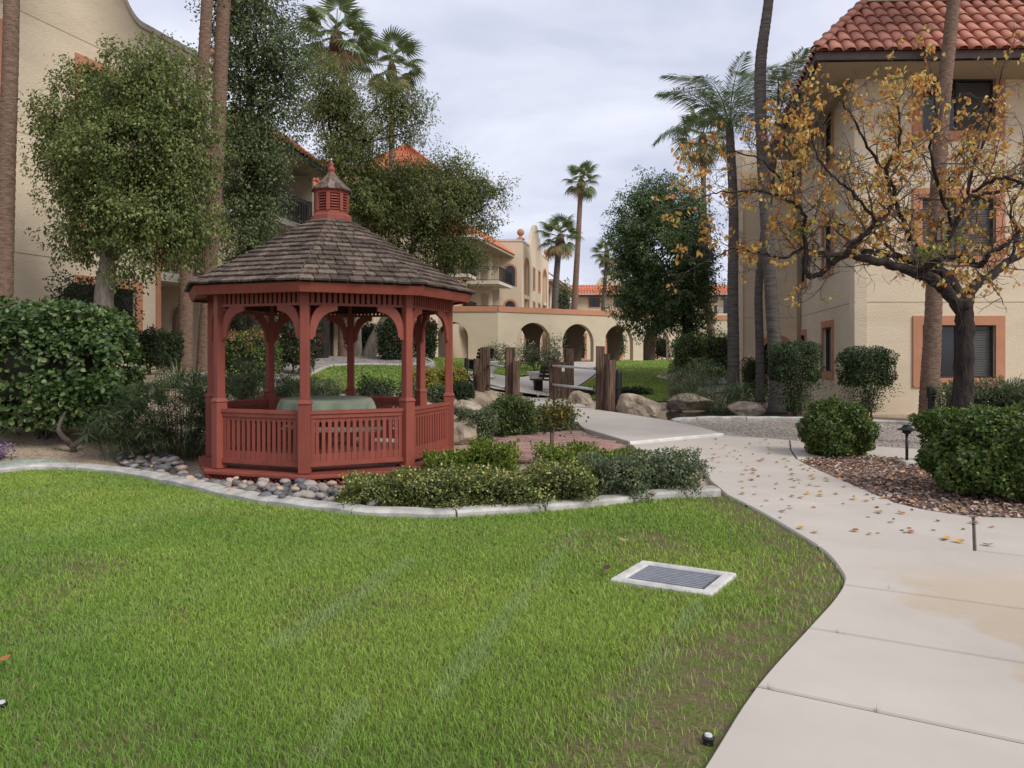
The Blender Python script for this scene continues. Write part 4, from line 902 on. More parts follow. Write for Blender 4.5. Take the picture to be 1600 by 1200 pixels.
Fc = [(0, 1 + k, 1 + (k + 1) % n) for k in range(n)] + [(1 + i * n + k, 1 + (i + 1) * n + k, 1 + (i + 1) * n + (k + 1) % n, 1 + i * n + (k + 1) % n) for i in range(4) for k in range(n)]
tag(mk('tablecloth', V, Fc, M['cloth'], None, (*TC, DZ + .61), True), 'sage green cloth draped over the round table in the gazebo', 'tablecloth')
wood_g = mat('grey_plank', (.30, .24, .20), (.2, .155, .13), .85, 6, .3, 40, (.5, 4, 1))
for i, (cx, cy, rz, lab) in enumerate(((-2.28, 10.28, .05, 'weathered plank bench behind the front railing of the gazebo'), (-2.75, 12.05, .0, 'weathered plank bench along the rear railing of the gazebo'))):
    bn = empty('plank_bench', (cx, cy, DZ), lab, 'bench')
    for s in (-1, 1): MB().box((cx, cy + s * .09, DZ + .43), (1.05, .14, .035), rz).build('seat_plank', wood_g, bn)
    for s in (-1, 1): MB().box((cx + s * .4, cy, DZ + .205), (.06, .28, .41), rz).build('leg', M['red'], bn)
# ================================================================ bridge posts, rails, furniture, stones
def timber(px, y0, Y, wpx, label, z0=None, lean=(0, 0), dy=0):
    """upright sleeper: px centre, y0 photo top, at depth Y"""
    x = (px - 800) / 1200 * Y; top = CAMH - (y0 - 550) / 1200 * Y; wd = wpx / 1200 * Y; g = Hs(x, Y) - .25
    mb = MB(); n = 7; rr = random.Random(int(px * 7)); V = []; rot = rr.uniform(-.35, .35); dp = wd * rr.uniform(.8, 1.0)
    cs = [(-.5, -.42), (-.42, -.5), (.40, -.5), (.5, -.4), (.5, .42), (.4, .5), (-.42, .5), (-.5, .4)]
    off = [rr.uniform(-.03, .03) for _ in range(8)]
    for i in range(n):
        t = i / (n - 1); z = g + (top - g) * t; c = x + lean[0] * t; d = Y + lean[1] * t
        for j, (a, b) in enumerate(cs):
            f = 1 + off[j] + rr.uniform(-.02, .02); a_, b_ = a * wd * f, b * dp * f
            V.append((c + a_ * math.cos(rot) - b_ * math.sin(rot), d + a_ * math.sin(rot) + b_ * math.cos(rot), z + (rr.uniform(-.02, .02) if i == n - 1 else 0)))
    F = [(i * 8 + j, i * 8 + (j + 1) % 8, (i + 1) * 8 + (j + 1) % 8, (i + 1) * 8 + j) for i in range(n - 1) for j in range(8)] + [tuple((n - 1) * 8 + j for j in range(8)), tuple(range(8))[::-1]]
    return tag(mk('timber_post', V, F, M['timber'], None, (x, Y, g)), label, 'post', 'timber posts of the footbridge')
timber(938, 541, 20.55, 14, 'tallest rough timber post at the walk end of the right bridge railing')
timber(946.5, 553, 20.5, 9, 'narrow timber post wedged between the tallest post and the leaning one', lean=(.02, 0))
timber(952.5, 563, 20.2, 13, 'shorter pale timber post beside the black bollard light', lean=(.04, 0))
timber(867, 564, 24.7, 16, 'low timber post with white tag at the far end of the right railing')
timber(879, 566, 24.9, 12, 'low timber post in the middle of the far right railing cluster')
timber(889, 545, 25.1, 13, 'tall timber post at the far end of the right bridge railing')
timber(797, 543, 21.4, 15, 'tall golden-brown timber post at the near end of the left bridge railing')
timber(806, 564, 21.2, 11, 'short dark timber post behind the green bush by the left railing')
timber(745, 561, 24.6, 11, 'outermost timber post of the left railing next to the slim bollard')
timber(758, 543, 25.0, 14, 'tall split timber post at the far end of the left bridge railing')
timber(751, 581, 24.3, 11, 'stub timber post in front of the split tall post')
def rail(a, b, label, thing='pipe_rail'):
    o = empty(thing, tuple(a), label, 'handrail', 'pipe rails of the footbridge')
    MB().tube([a, (np.array(a) + b) / 2, b], .036, 10).build('pipe', M['pipe'], o, smooth=True)
    for q, s in ((a, 1), (b, -1)):
        q = np.array(q, float); d = (np.array(b) - np.array(a)); d = d / np.linalg.norm(d) * s; MB().tube([q, q + d * .07], .045, 10).build('pipe_collar', M['winframe'], o, smooth=True)
rail(P(863, 571.5, 24.6), P(932, 576, 20.5), 'upper white pipe rail between the two right timber clusters')
rail(P(863, 600.5, 24.6), P(930, 608.5, 20.5), 'lower white pipe rail between the two right timber clusters')
rail(P(764, 570, 24.9), P(791, 573.5, 21.4), 'upper white pipe rail between the two left timber clusters')
rail(P(764, 601, 24.9), P(791, 607, 21.4), 'lower white pipe rail between the two left timber clusters')
MB_ = MB(); q = P(880, 577.5, 24.55); MB_.box(q, (.09, .01, .12)); tag(MB_.build('post_tag', M['white'], None, tuple(q - (0, 0, .06))), 'small white tag hanging on the low far timber post', 'tag')
def bollard(px, ytop, Y, wpx, label):
    x = (px - 800) / 1200 * Y; z0 = Hs(x, Y); top = CAMH - (ytop - 550) / 1200 * Y; r = wpx / 2400 * Y; h = top - z0
    o = empty('bollard_light', (x, Y, z0), label, 'bollard', 'black bollard lights')
    MB().lathe((x, Y, z0 - .05), [(r * .78, 0), (r * .78, h * .66 + .05)], 16).build('shaft', M['iron'], o, smooth=False)
    MB().lathe((x, Y, z0 + h * .66), [(r * .7, 0), (r * .7, h * .02), (r, h * .02), (r, h * .29), (r * .85, h * .325), (r * .4, h * .34)], 16).build('lamp_head', M['iron'], o)
bollard(966, 577, 20.2, 12, 'thick black bollard light beside the right bridge posts')
bollard(729, 559, 24.0, 7, 'slim black bollard light on the lawn edge behind the gazebo')
bollard(1455, 603, 17.0, 13, 'black bollard light in front of the palm by the blinds window')
# path light
def pathlight(x, y):
    o = empty('path_light', (x, y, .01), 'low black pagoda path light on a square concrete pad among leaves', 'lamp')
    bevel(MB().box((x, y, .035), (.2, .2, .09), .2).build('concrete_pad', M['curb'], o), .01)
    MB().lathe((x, y, .06), [(.02, 0), (.02, .40)], 10).build('stem', M['iron'], o, smooth=True)
    MB().lathe((x, y, .44), [(.02, 0), (.055, .02), (.062, .05), (.045, .062)], 16).build('lens_housing', M['iron'], o, smooth=True)
    MB().lathe((x, y, .502), [(.125, 0), (.128, .008), (.07, .035), (.06, .05), (.05, .054), (.052, .066), (.03, .076)], 18).build('hood', M['iron'], o)
pathlight(*G(1417, 728))
# bench and planters on the patio
def bench(x, y, rz, label):
    z = Hs(x, y) + .05; o = empty('park_bench', (x, y, z), label, 'bench'); c, s = math.cos(rz), math.sin(rz)
    T = lambda u, v, h: (x + u * c - v * s, y + u * s + v * c, z + h)
    dm = mat('bench_dark', (.045, .033, .027), (.03, .022, .018), .6, 5)
    for v in (-.18, -.03, .12): MB().box(T(0, v, .44), (1.35, .13, .05), rz).build('seat_plank', dm, o)
    for h in (.56, .70, .84): mb = MB(); mb.beam(T(-.67, .22 + (h - .5) * .25, h), T(.67, .22 + (h - .5) * .25, h), .04, .115); mb.build('back_plank', dm, o)
    for u in (-.45, .45):
        MB().box(T(u, -.02, .2), (.09, .36, .42), rz).build('leg', M['iron'], o); mb = MB(); mb.beam(T(u, .2, .4), T(u, .34, .9), .05, .05); mb.build('back_support', M['iron'], o)
bench(1.25, 27.3, R_(-50), 'dark slatted park bench beside the white planter on the patio')
bench(-1.3, 30.4, R_(-60), 'dark low bench half hidden behind the left bridge posts')
def urn(x, y, label, s=1.):
    z = Hs(x, y) + .05; o = empty('planter_urn', (x, y, z), label, 'planter', 'white planters on the patio')
    MB().lathe((x, y, z), [(.2 * s, 0), (.2 * s, .05), (.11 * s, .1), (.13 * s, .18), (.25 * s, .34), (.31 * s, .52), (.36 * s, .58), (.36 * s, .62), (.29 * s, .62), (.27 * s, .55)], 22).build('bowl', M['white'], o, smooth=True)
    MB().lathe((x, y, z + .56 * s), [(.275 * s, 0), (.27 * s, .02)], 16).build('potting_soil', M['mulch'], o)
urn(.92, 28.7, 'white round planter bowl behind the dark slatted bench', 1.)
urn(-.86, 28.8, 'white pedestal urn seen between the left bridge posts', 1.05)
# boulders
def boulder(px, py0, py1, wpx, Y, label, seed, flat=1., z0=None):
    x = (px - 800) / 1200 * Y; w_ = wpx / 1200 * Y; zt = CAMH - (py0 - 550) / 1200 * Y; zb = CAMH - (py1 - 550) / 1200 * Y
    rg = np.random.default_rng(seed); bm = bmesh.new(); bmesh.ops.create_icosphere(bm, subdivisions=4, radius=1)
    cuts = [(v / np.linalg.norm(v), rg.uniform(.58, .88)) for v in rg.normal(size=(16, 3))]
    ph = rg.uniform(0, 6, 9)
    V = np.array([v.co[:] for v in bm.verts]); 
    for n_, d_ in cuts:
        s_ = V @ n_; V = V - np.maximum(0, s_ - d_)[:, None] * n_ * .97
    V *= (1 + .05 * np.sin(V @ np.array((3, 2, 4.)) + ph[0]) + .03 * np.sin(V @ np.array((7, -5, 6.)) + ph[1]) + .015 * np.sin(V @ np.array((15, 11, -13.)) + ph[2]))[:, None]
    V /= np.abs(V).max(0); V *= np.array((w_ / 2, w_ * .36 * flat, (zt - zb) / 2 + .08)); V += np.array((x, Y, (zt + zb) / 2 - .08))
    F = [[v.index for v in f.verts] for f in bm.faces]; bm.free()
    tag(mk('boulder', V, F, M['boulder'], None, (x, Y, zb), True), label, 'boulder', 'boulders round the pond')
boulder(999, 612, 660, 72, 19.6, 'pale tan cracked boulder beside the bridge bollard at the pond edge', 1)
boulder(1078, 609, 637, 76, 21.7, 'rounded brown boulder under the papyrus at the back of the pond', 2)
boulder(1163, 627, 646, 62, 20.0, 'low pointed boulder at the right end of the pond', 5)
boulder(905, 606, 646, 56, 22.6, 'broad boulder behind the right pipe rails of the bridge', 6)
boulder(720, 650, 694, 62, 13.6, 'smooth sloping tan boulder beside the gazebo opening', 9)
boulder(728, 624, 645, 58, 19.5, 'flat brown boulder behind the bushes near the left timber posts', 8)
# drain grate in the lawn
gp = [np.array(G(*q)) for q in ((952, 912), (1003, 882), (1152, 903), (1112, 937))]
o = empty('drain_grate', (*(sum(gp) / 4), 0), 'square steel drain grate in a concrete frame set in the lawn', 'drain')
fr_m = mat('pale_frame_concrete', (.62, .60, .56), (.42, .40, .37), .9, 8, .4, 50, detail=9)
def lerp2(s, t): return gp[0] * (1 - s) * (1 - t) + gp[1] * (1 - s) * t + gp[2] * s * t + gp[3] * s * (1 - t)
for (s0, s1, t0_, t1_) in ((0, 1, 0, .14), (0, 1, .86, 1), (0, .12, .142, .858), (.88, 1, .142, .858)):
    c = [lerp2(s0, t0_), lerp2(s1, t0_), lerp2(s1, t1_), lerp2(s0, t1_)]; bevel(MB().prism([tuple(q) for q in c], -.08, .035).build('concrete_frame', fr_m, o), .012)
mb = MB().prism([tuple(lerp2(s, t)) for s, t in ((.1, .1), (.9, .1), (.9, .9), (.1, .9))], -.30, -.28).build('pit', mat('pit_dark', (.008, .008, .008)), o)
steel = mat('grate_steel', (.34, .35, .38), (.26, .27, .30), .4, 20, metal=.3, spec=.5)
for k in range(10):
    t = .205 + .59 * k / 9; a, b = lerp2(.14, t), lerp2(.86, t); mb = MB(); mb.beam((*a, .012), (*b, .012), .024, .04); mb.build('grate_bar', steel, o)
for s in (.3, .5, .7): a, b = lerp2(s, .172), lerp2(s, .828); mb = MB(); mb.beam((*a, .002), (*b, .002), .012, .02); mb.build('cross_bar', steel, o)
# river stones between gazebo and curb
protos = []
for sd in range(10):
    rg = np.random.default_rng(100 + sd); bm = bmesh.new(); bmesh.ops.create_icosphere(bm, subdivisions=2, radius=1); V = np.array([v.co[:] for v in bm.verts]); ph = rg.uniform(0, 6, 4)
    V *= (1 + .12 * np.sin(V @ rg.normal(size=3) * 2 + ph[0]) + .07 * np.sin(V @ rg.normal(size=3) * 3 + ph[1]))[:, None]; V *= np.array((1, rg.uniform(.65, .95), rg.uniform(.48, .7)))
    me = bpy.data.meshes.new('stone'); me.from_pydata(V.tolist(), [], [[v.index for v in f.verts] for f in bm.faces]); me.shade_smooth(); bm.free()
    me.materials.append((M['stone'], M['stone'], M['stone_b'], M['stone_b'], M['stone_c'])[sd % 5]); protos.append(me)
band = [p for p in curb if -4.9 < p[0] < -1.25]
RB_ = [(p[0], p[1] + .11) for p in band] + [(-1.2, 8.3), (-1.5, 8.9), (-2.4, 9.05), (-3.6, 9.25), (-4.2, 9.9), (-4.75, 11.1), (-5.6, 11.9), (-5.9, 11.3), (-5.1, 10.4)]
rb = sheet('river_rock_bed', RB_, mat('rock_bed_soil', (.17, .14, .115), (.1, .085, .07)), .008, .5)
pl_ = []; tries = 0; rs = random.Random(11)
while len(pl_) < 235 and tries < 90000:
    tries += 1; x = rs.uniform(-5.9, -1.1); y = rs.uniform(7.3, 11.9)
    if not inpoly(np.array(x), np.array(y), RB_): continue
    s = rs.choice((.045, .055, .065, .075, .09)) * rs.uniform(.85, 1.15)
    if len(pl_) > 140: s *= .72
    if any((x - a) ** 2 + (y - b) ** 2 < ((s + c) * .80) ** 2 for a, b, c in pl_): continue
    pl_.append((x, y, s))
for x, y, s in pl_:
    inst('stone', rs.choice(protos), rb, (x, y, Hs(x, y) + s * .38 + (.03 if rs.random() < .25 else 0)), (rs.uniform(-.3, .3), rs.uniform(-.3, .3), rs.uniform(0, 6.3)), s)
fr_ = [q for q in pl_ if q[1] < 9.4]
for k in range(60):
    x, y, s = rs.choice(fr_); a = rs.uniform(0, 6.28); s2 = rs.uniform(.045, .075); x += math.cos(a) * s; y += math.sin(a) * s
    if inpoly(np.array(x), np.array(y), RB_): inst('stone', rs.choice(protos), rb, (x, y, .075 + rs.uniform(0, .02)), (rs.uniform(-.4, .4), rs.uniform(-.4, .4), rs.uniform(0, 6.3)), s2)
print('stones', len(pl_))
# sprinkler heads
for px, py, lab in ((1107, 1166, 'small sprinkler head in the bare soil beside the concrete walk'), (2, 1112, 'small grey sprinkler head half sunk in the worn grass')):
    x, y = G(px, py); o = empty('sprinkler_head', (x, y, -.03), lab, 'sprinkler')
    MB().lathe((x, y, -.04), [(.022, 0), (.022, .06), (.026, .062), (.026, .07), (.02, .075)], 14).build('body', M['iron'], o); MB().lathe((x, y, .034), [(.017, 0), (.014, .008)], 12).build('cap', M['pipe'], o)
# ================================================================ vegetation
def unit(v): return v / np.maximum(np.linalg.norm(v, axis=-1, keepdims=True), 1e-9)
def leafV(C, D, Nn, L, W, six=False, fold=.25, curl=.0):
    D = unit(D); S = unit(np.cross(D, Nn)); Nn = np.cross(S, D); n = len(C); L = np.broadcast_to(L, (n,))[:, None]; W = np.broadcast_to(W, (n,))[:, None]
    if not six:
        m = C + D * L * .45; V = np.stack([C, m + S * W / 2 + Nn * W * fold, C + D * L - Nn * L * curl, m - S * W / 2 + Nn * W * fold], 1); F = np.arange(n * 4).reshape(n, 4); return V.reshape(-1, 3), F
    a = C + D * L * .28; b = C + D * L * .68 - Nn * L * curl * .4; t = C + D * L - Nn * L * curl
    V = np.stack([C, a + S * W / 2 + Nn * W * fold, b + S * W * .4 + Nn * W * fold, t, b - S * W * .4 + Nn * W * fold, a - S * W / 2 + Nn * W * fold], 1)
    i = np.arange(n)[:, None] * 6; F = np.concatenate([i + np.array([[0, 1, 2, 3]]), i + np.array([[0, 3, 4, 5]])], 0)
    return V.reshape(-1, 3), F
def rd(rg, n): return unit(rg.normal(size=(n, 3)))
def foliage(name, pts, outw, rg, npl, spread, L, W, m, parent, droop=.4, six=False, flat=.5, sq=(1, 1, 1)):
    n = len(pts) * npl; C = np.repeat(pts, npl, 0) + rg.normal(size=(n, 3)) * spread * np.array(sq); O = np.repeat(outw, npl, 0)
    D = unit(O * .6 + rd(rg, n) * .9 + np.array((0, 0, -droop))); Nn = unit(O * flat + np.array((0, 0, .8)) + rd(rg, n) * .6)
    V, F = leafV(C, D, Nn, L * rg.uniform(.65, 1.25, n), W * rg.uniform(.7, 1.2, n), six, .18, .1)
    return fast(name, V, F, m, parent)
def BL(px, py, rx, ry, Y, dY=0, rd_=None):
    s = Y / 1200; c = P(px, py, Y) + np.array((0, dY, 0)); return (c, np.array((rx * s, (rd_ if rd_ is not None else rx * s * .9), ry * s)))
def blob_pts(blobs, n, rg, sig=.2):
    w_ = np.array([(b[1][0] * b[1][2] + b[1][0] * b[1][1] + b[1][1] * b[1][2]) for b in blobs]); k = rg.choice(len(blobs), n, p=w_ / w_.sum())
    d = rd(rg, n); r = 1 - np.abs(rg.normal(size=n)) * sig; r = np.clip(r, .1, 1)
    r = r * (1 + .13 * np.sin(d @ np.array((4, 3, 5.)) + k) + .08 * np.sin(d @ np.array((-7, 6, 8.)) + 2 * k))
    c = np.array([b[0] for b in blobs])[k]; R = np.array([b[1] for b in blobs])[k]
    return c + d * R * r[:, None], unit(d / R), k
def branches(mb, start, blobs, pts, k, rg, r0=.06, per=7):
    for i, (c, R) in enumerate(blobs):
        s = np.array(start[i % len(start)], float); mid = (s + c) / 2 + rg.normal(size=3) * .12; mid[2] += .1
        mb.tube(spline([s, mid, c], 4), np.linspace(r0, r0 * .45, 9), 6, False)
        q = pts[k == i]
        for t in q[rg.permutation(len(q))[:per]]:
            m2 = (c + t) / 2 + rg.normal(size=3) * .08; mb.tube([c, m2, t], [r0 * .4, r0 * .25, r0 * .08], 4, False)
def tree(label, base, trunks, blobs, ncl, npl, spread, L, W, lm, bark, seed, droop=.4, group=None, per=7, r0=.06, sig=.2, name='broadleaf_tree', sq=(1, 1, 1)):
    rg = np.random.default_rng(seed); o = empty(name, tuple(base), label, 'tree', group)
    mb = MB(); tops = []
    for pts, r_ in trunks: mb.tube(spline(pts, 5), np.interp(np.linspace(0, 1, (len(pts) - 1) * 5 + 1), np.linspace(0, 1, len(r_)), r_), 10); tops.append(pts[-1])
    mb.build('trunk', bark, o, smooth=True)
    pts, ow, k = blob_pts(blobs, ncl, rg, sig)
    b2 = MB(); branches(b2, tops, blobs, pts, k, rg, r0, per); b2.build('limbs', bark, o, smooth=True)
    nc = max(40, ncl // 9); ci = rg.permutation(ncl)[:nc]; sub_ = 9
    cc = np.repeat(pts[ci], sub_, 0); oo = np.repeat(ow[ci], sub_, 0); off = rg.normal(size=cc.shape) * spread * 1.45 * np.array(sq); off[:, 2] -= np.minimum(.3 * (off[:, 0] ** 2 + off[:, 1] ** 2) / (spread * 1.45), spread * .8)
    cc = cc + off; oo = unit(oo + off / spread * .35)
    foliage('crown', cc, oo, rg, npl, spread * .5, L, W, lm, o, droop, sq=(1, 1, 1))['kind'] = 'stuff'
    return o
G1 = leafmat('ficus_leaf', [(0, (.04, .054, .018)), (.5, (.078, .097, .031)), (.85, (.12, .136, .048)), (1, (.2, .19, .07))], .35, patch=(.72, .80, .75), pscale=1.2, k=2.4)
G2 = leafmat('dark_leaf', [(0, (.026, .038, .018)), (.5, (.046, .062, .028)), (.9, (.076, .092, .04)), (1, (.12, .13, .06))], .32, k=2.7)
G3 = leafmat('olive_leaf', [(0, (.046, .06, .022)), (.5, (.082, .097, .036)), (.85, (.122, .125, .046)), (1, (.2, .16, .06))], .38, patch=(.66, .75, .65), pscale=.9, k=2.25)
G4 = leafmat('deep_green_leaf', [(0, (.016, .03, .012)), (.5, (.032, .052, .02)), (.9, (.058, .078, .028)), (1, (.1, .105, .04))], .34, k=3.2)
# T1
Y = 16
b1 = [BL(225, 108, 52, 52, Y), BL(275, 150, 55, 62, Y, -.2), BL(195, 165, 60, 55, Y, .2), BL(125, 165, 62, 48, Y), BL(85, 185, 38, 36, Y), BL(110, 235, 52, 40, Y, .3), BL(215, 240, 95, 70, Y, -.3), BL(285, 240, 50, 70, Y), BL(290, 310, 46, 62, Y), BL(240, 320, 62, 62, Y, -.4), BL(165, 300, 68, 60, Y), BL(138, 350, 40, 42, Y, -.1), BL(212, 368, 34, 48, Y, -.2), BL(262, 362, 48, 44, Y, .2), BL(305, 355, 24, 38, Y)]
tree('leafy round-crowned green tree with smooth grey trunk by the left building', P(160, 490, Y) * np.array((1, 1, 0)) + (0, 0, .75), [([(P(158, 500, Y)[0], Y, .7), P(162, 470, Y), P(168, 420, Y), P(172, 370, Y), P(185, 320, Y)], [.24, .19, .17, .15, .11]), ([P(170, 455, Y), P(178, 400, Y), P(215, 330, Y), P(240, 270, Y)], [.12, .11, .09, .06])], b1, 4000, 17, .15, .08, .046, G1, M['bark'], 21, droop=.75, per=9)
# T2
Y = 22.
b2 = [BL(385, -20, 60, 70, Y), BL(400, 60, 62, 60, Y), BL(440, 115, 34, 50, Y), BL(375, 120, 40, 55, Y, .4), BL(420, 185, 42, 50, Y), BL(370, 215, 26, 50, Y, .3), BL(400, 245, 36, 45, Y, -.3), BL(385, 305, 42, 42, Y), BL(415, 300, 24, 38, Y), BL(390, 360, 36, 40, Y, -.3), BL(372, 400, 24, 30, Y)]
tree('tall dark green tree between the tilted palm trunks and the gazebo cupola', (P(395, 560, Y)[0], Y, 1.0), [([(P(398, 560, Y)[0], Y, .9), P(396, 420, Y), P(392, 280, Y), P(390, 120, Y)], [.2, .17, .13, .08])], b2, 2900, 15, .2, .10, .055, G2, M['barkdark'], 22, droop=.5)
# T3a / T3b
Y = 29.5
b3 = [BL(480, 100, 28, 25, Y), BL(520, 130, 42, 36, Y), BL(495, 165, 34, 30, Y, .5), BL(545, 175, 40, 36, Y), BL(545, 240, 36, 40, Y, -.4), BL(580, 215, 34, 38, Y), BL(610, 150, 30, 26, Y), BL(640, 165, 26, 24, Y), BL(630, 205, 26, 20, Y, .3), BL(560, 290, 45, 40, Y)]
tree('tall yellow-green airy tree with dark upright trunk behind the gazebo', (P(503, 556, Y)[0], Y, 1.35), [([(P(502, 560, Y)[0], Y, 1.2), P(506, 500, Y), P(512, 430, Y), P(520, 330, Y), P(525, 250, Y)], [.28, .23, .2, .15, .1])], b3, 1900, 14, .24, .16, .05, G3, M['barkdark'], 23, droop=.5, per=8, sig=.3, sq=(1.2, 1.2, .6))
Y = 30.5
b4 = [BL(650, 285, 50, 32, Y), BL(600, 300, 45, 36, Y, .4), BL(700, 265, 30, 24, Y), BL(680, 320, 50, 36, Y, -.5), BL(735, 300, 34, 24, Y), BL(755, 285, 20, 14, Y), BL(620, 350, 45, 38, Y), BL(700, 365, 40, 36, Y), BL(725, 395, 22, 28, Y), BL(745, 335, 20, 22, Y), BL(665, 400, 34, 34, Y)]
tree('spreading olive-green tree with leaning forked trunk behind the gazebo', (P(572, 558, Y)[0], Y, 1.4), [([(P(574, 565, Y)[0], Y, 1.2), P(585, 530, Y), P(605, 495, Y), P(630, 440, Y), P(650, 370, Y)], [.32, .24, .21, .16, .1]), ([(P(560, 564, Y)[0], Y, 1.2), P(558, 520, Y), P(562, 470, Y), P(575, 400, Y), P(595, 330, Y)], [.2, .17, .15, .12, .08])], b4, 3000, 15, .24, .15, .05, G3, M['bark'], 24, droop=.55, per=8, sig=.3, sq=(1.2, 1.2, .6))
# T4
Y = 36
b5 = [BL(1040, 310, 45, 30, Y), BL(1000, 335, 42, 40, Y), BL(1070, 335, 38, 45, Y), BL(988, 380, 28, 40, Y), BL(1030, 390, 60, 55, Y, -.5), BL(1085, 400, 28, 60, Y), BL(995, 440, 42, 40, Y), BL(1050, 450, 50, 40, Y), BL(1015, 485, 42, 30, Y), BL(1095, 455, 20, 40, Y), BL(1075, 490, 24, 34, Y)]
tree('dense deep green tree standing in front of the right arches', (P(1078, 545, Y)[0], Y, .35), [([(P(1078, 560, Y)[0], Y, .2), P(1075, 510, Y), P(1070, 450, Y), P(1060, 380, Y)], [.3, .25, .2, .12])], b5, 4200, 17, .2, .13, .07, G4, M['barkdark'], 25, droop=.8)
# ---------------------------------------------------------------- palms
FANM = leafmat('fan_palm_leaf', [(0, (.045, .07, .022)), (.6, (.085, .115, .04)), (.9, (.13, .155, .06)), (1, (.2, .17, .08))], .25, .45, .35)
DRYM = leafmat('dry_palm_leaf', [(0, (.13, .095, .04)), (.6, (.2, .15, .07)), (1, (.3, .23, .12))], .2)
QUEM = leafmat('feather_palm_leaf', [(0, (.05, .075, .03)), (.6, (.085, .115, .05)), (1, (.14, .16, .075))], .25, .4, .4, k=1.9)
def fan_mesh(name, seed, nseg=26, pet=.95, R=.95, span=118, m=None):
    rg = np.random.default_rng(seed); V = []; F = []
    for k in range(5):
        t = k / 4; zc = -.10 * t * t; 
        for s in (-1, 1): V.append((pet * t, s * (.028 - .014 * t), zc))
    F += [(2 * k, 2 * k + 1, 2 * k + 3, 2 * k + 2) for k in range(4)]
    z0 = -.10
    for i in range(nseg):
        a = R_(-span + 2 * span * i / (nseg - 1)); r = R * (1 - .22 * abs(a / R_(span)) ** 2) * rg.uniform(.9, 1.06); dr = rg.uniform(.25, .6)
        da = R_(span) / nseg * 1.1; b = len(V); zf = .02 * (1 if i % 2 else -1)
        def q(rr, aa, dz): return (pet + rr * math.cos(aa), rr * math.sin(aa), z0 + dz)
        d = lambda rr: -.22 * (rr / R) ** 2 - dr * max(0, rr / R - .55) ** 1.3 * 1.2
        V.extend([q(.04, a, 0), q(r * .5, a - da, d(r * .5) + zf), q(r * .5, a + da, d(r * .5) - zf), q(r * .8, a - da * .4, d(r * .8)), q(r * .8, a + da * .4, d(r * .8)), q(r * .97, a, d(r) - .06)])
        F.extend([(b, b + 1, b + 2), (b + 1, b + 3, b + 4, b + 2), (b + 3, b + 5, b + 4)])
    me = bpy.data.meshes.new(name); me.from_pydata(V, [], F); me.materials.append(m or FANM); return me
FANS = [fan_mesh('fan_frond', s) for s in (1, 2, 3)]; FANDRY = [fan_mesh('dry_frond', s, m=DRYM, R=.85) for s in (4, 5)]
def feather_mesh(seed, L=3.0, nl=64, m=None, ll=.62):
    rg = np.random.default_rng(seed); V = []; F = []; K = 14
    ax = lambda t: np.array((L * (t - .16 * t ** 3), 0, L * (.16 * t - .42 * t ** 2.2)))
    for k in range(K + 1):
        p = ax(k / K); h = .032 * (1 - .85 * k / K)
        for d in ((0, -h, 0), (0, h, 0), (0, 0, h * .8)): V.append(tuple(p + d))
    for k in range(K):
        for j in range(3): F.append((3 * k + j, 3 * k + (j + 1) % 3, 3 * k + 3 + (j + 1) % 3, 3 * k + 3 + j))
    for i in range(nl):
        t = .16 + .84 * i / nl; p = ax(t); tg = ax(min(1, t + .02)) - ax(t - .02); tg /= np.linalg.norm(tg)
        for s in (-1, 1):
            l = ll * math.sin(math.pi * min(.95, .2 + .78 * t)) ** .6 * rg.uniform(.85, 1.1); up_ = rg.uniform(-.5, .55)
            d = tg * .75 + np.array((0, s * 1., 0)) + np.array((0, 0, up_)); d /= np.linalg.norm(d); b = len(V); wv = np.cross(d, (0, 0, 1)); wv /= max(np.linalg.norm(wv), .01); wv *= .014
            m1 = p + d * l * .5 + (0, 0, -.02); tp = p + d * l + (0, 0, -l * rg.uniform(.25, .6)); V.extend([tuple(p), tuple(m1 + wv), tuple(tp), tuple(m1 - wv)]); F.append((b, b + 1, b + 2, b + 3))
    me = bpy.data.meshes.new('feather_frond'); me.from_pydata(V, [], F); me.materials.append(m or QUEM); return me
FEA = [feather_mesh(s) for s in (1, 2, 3)]
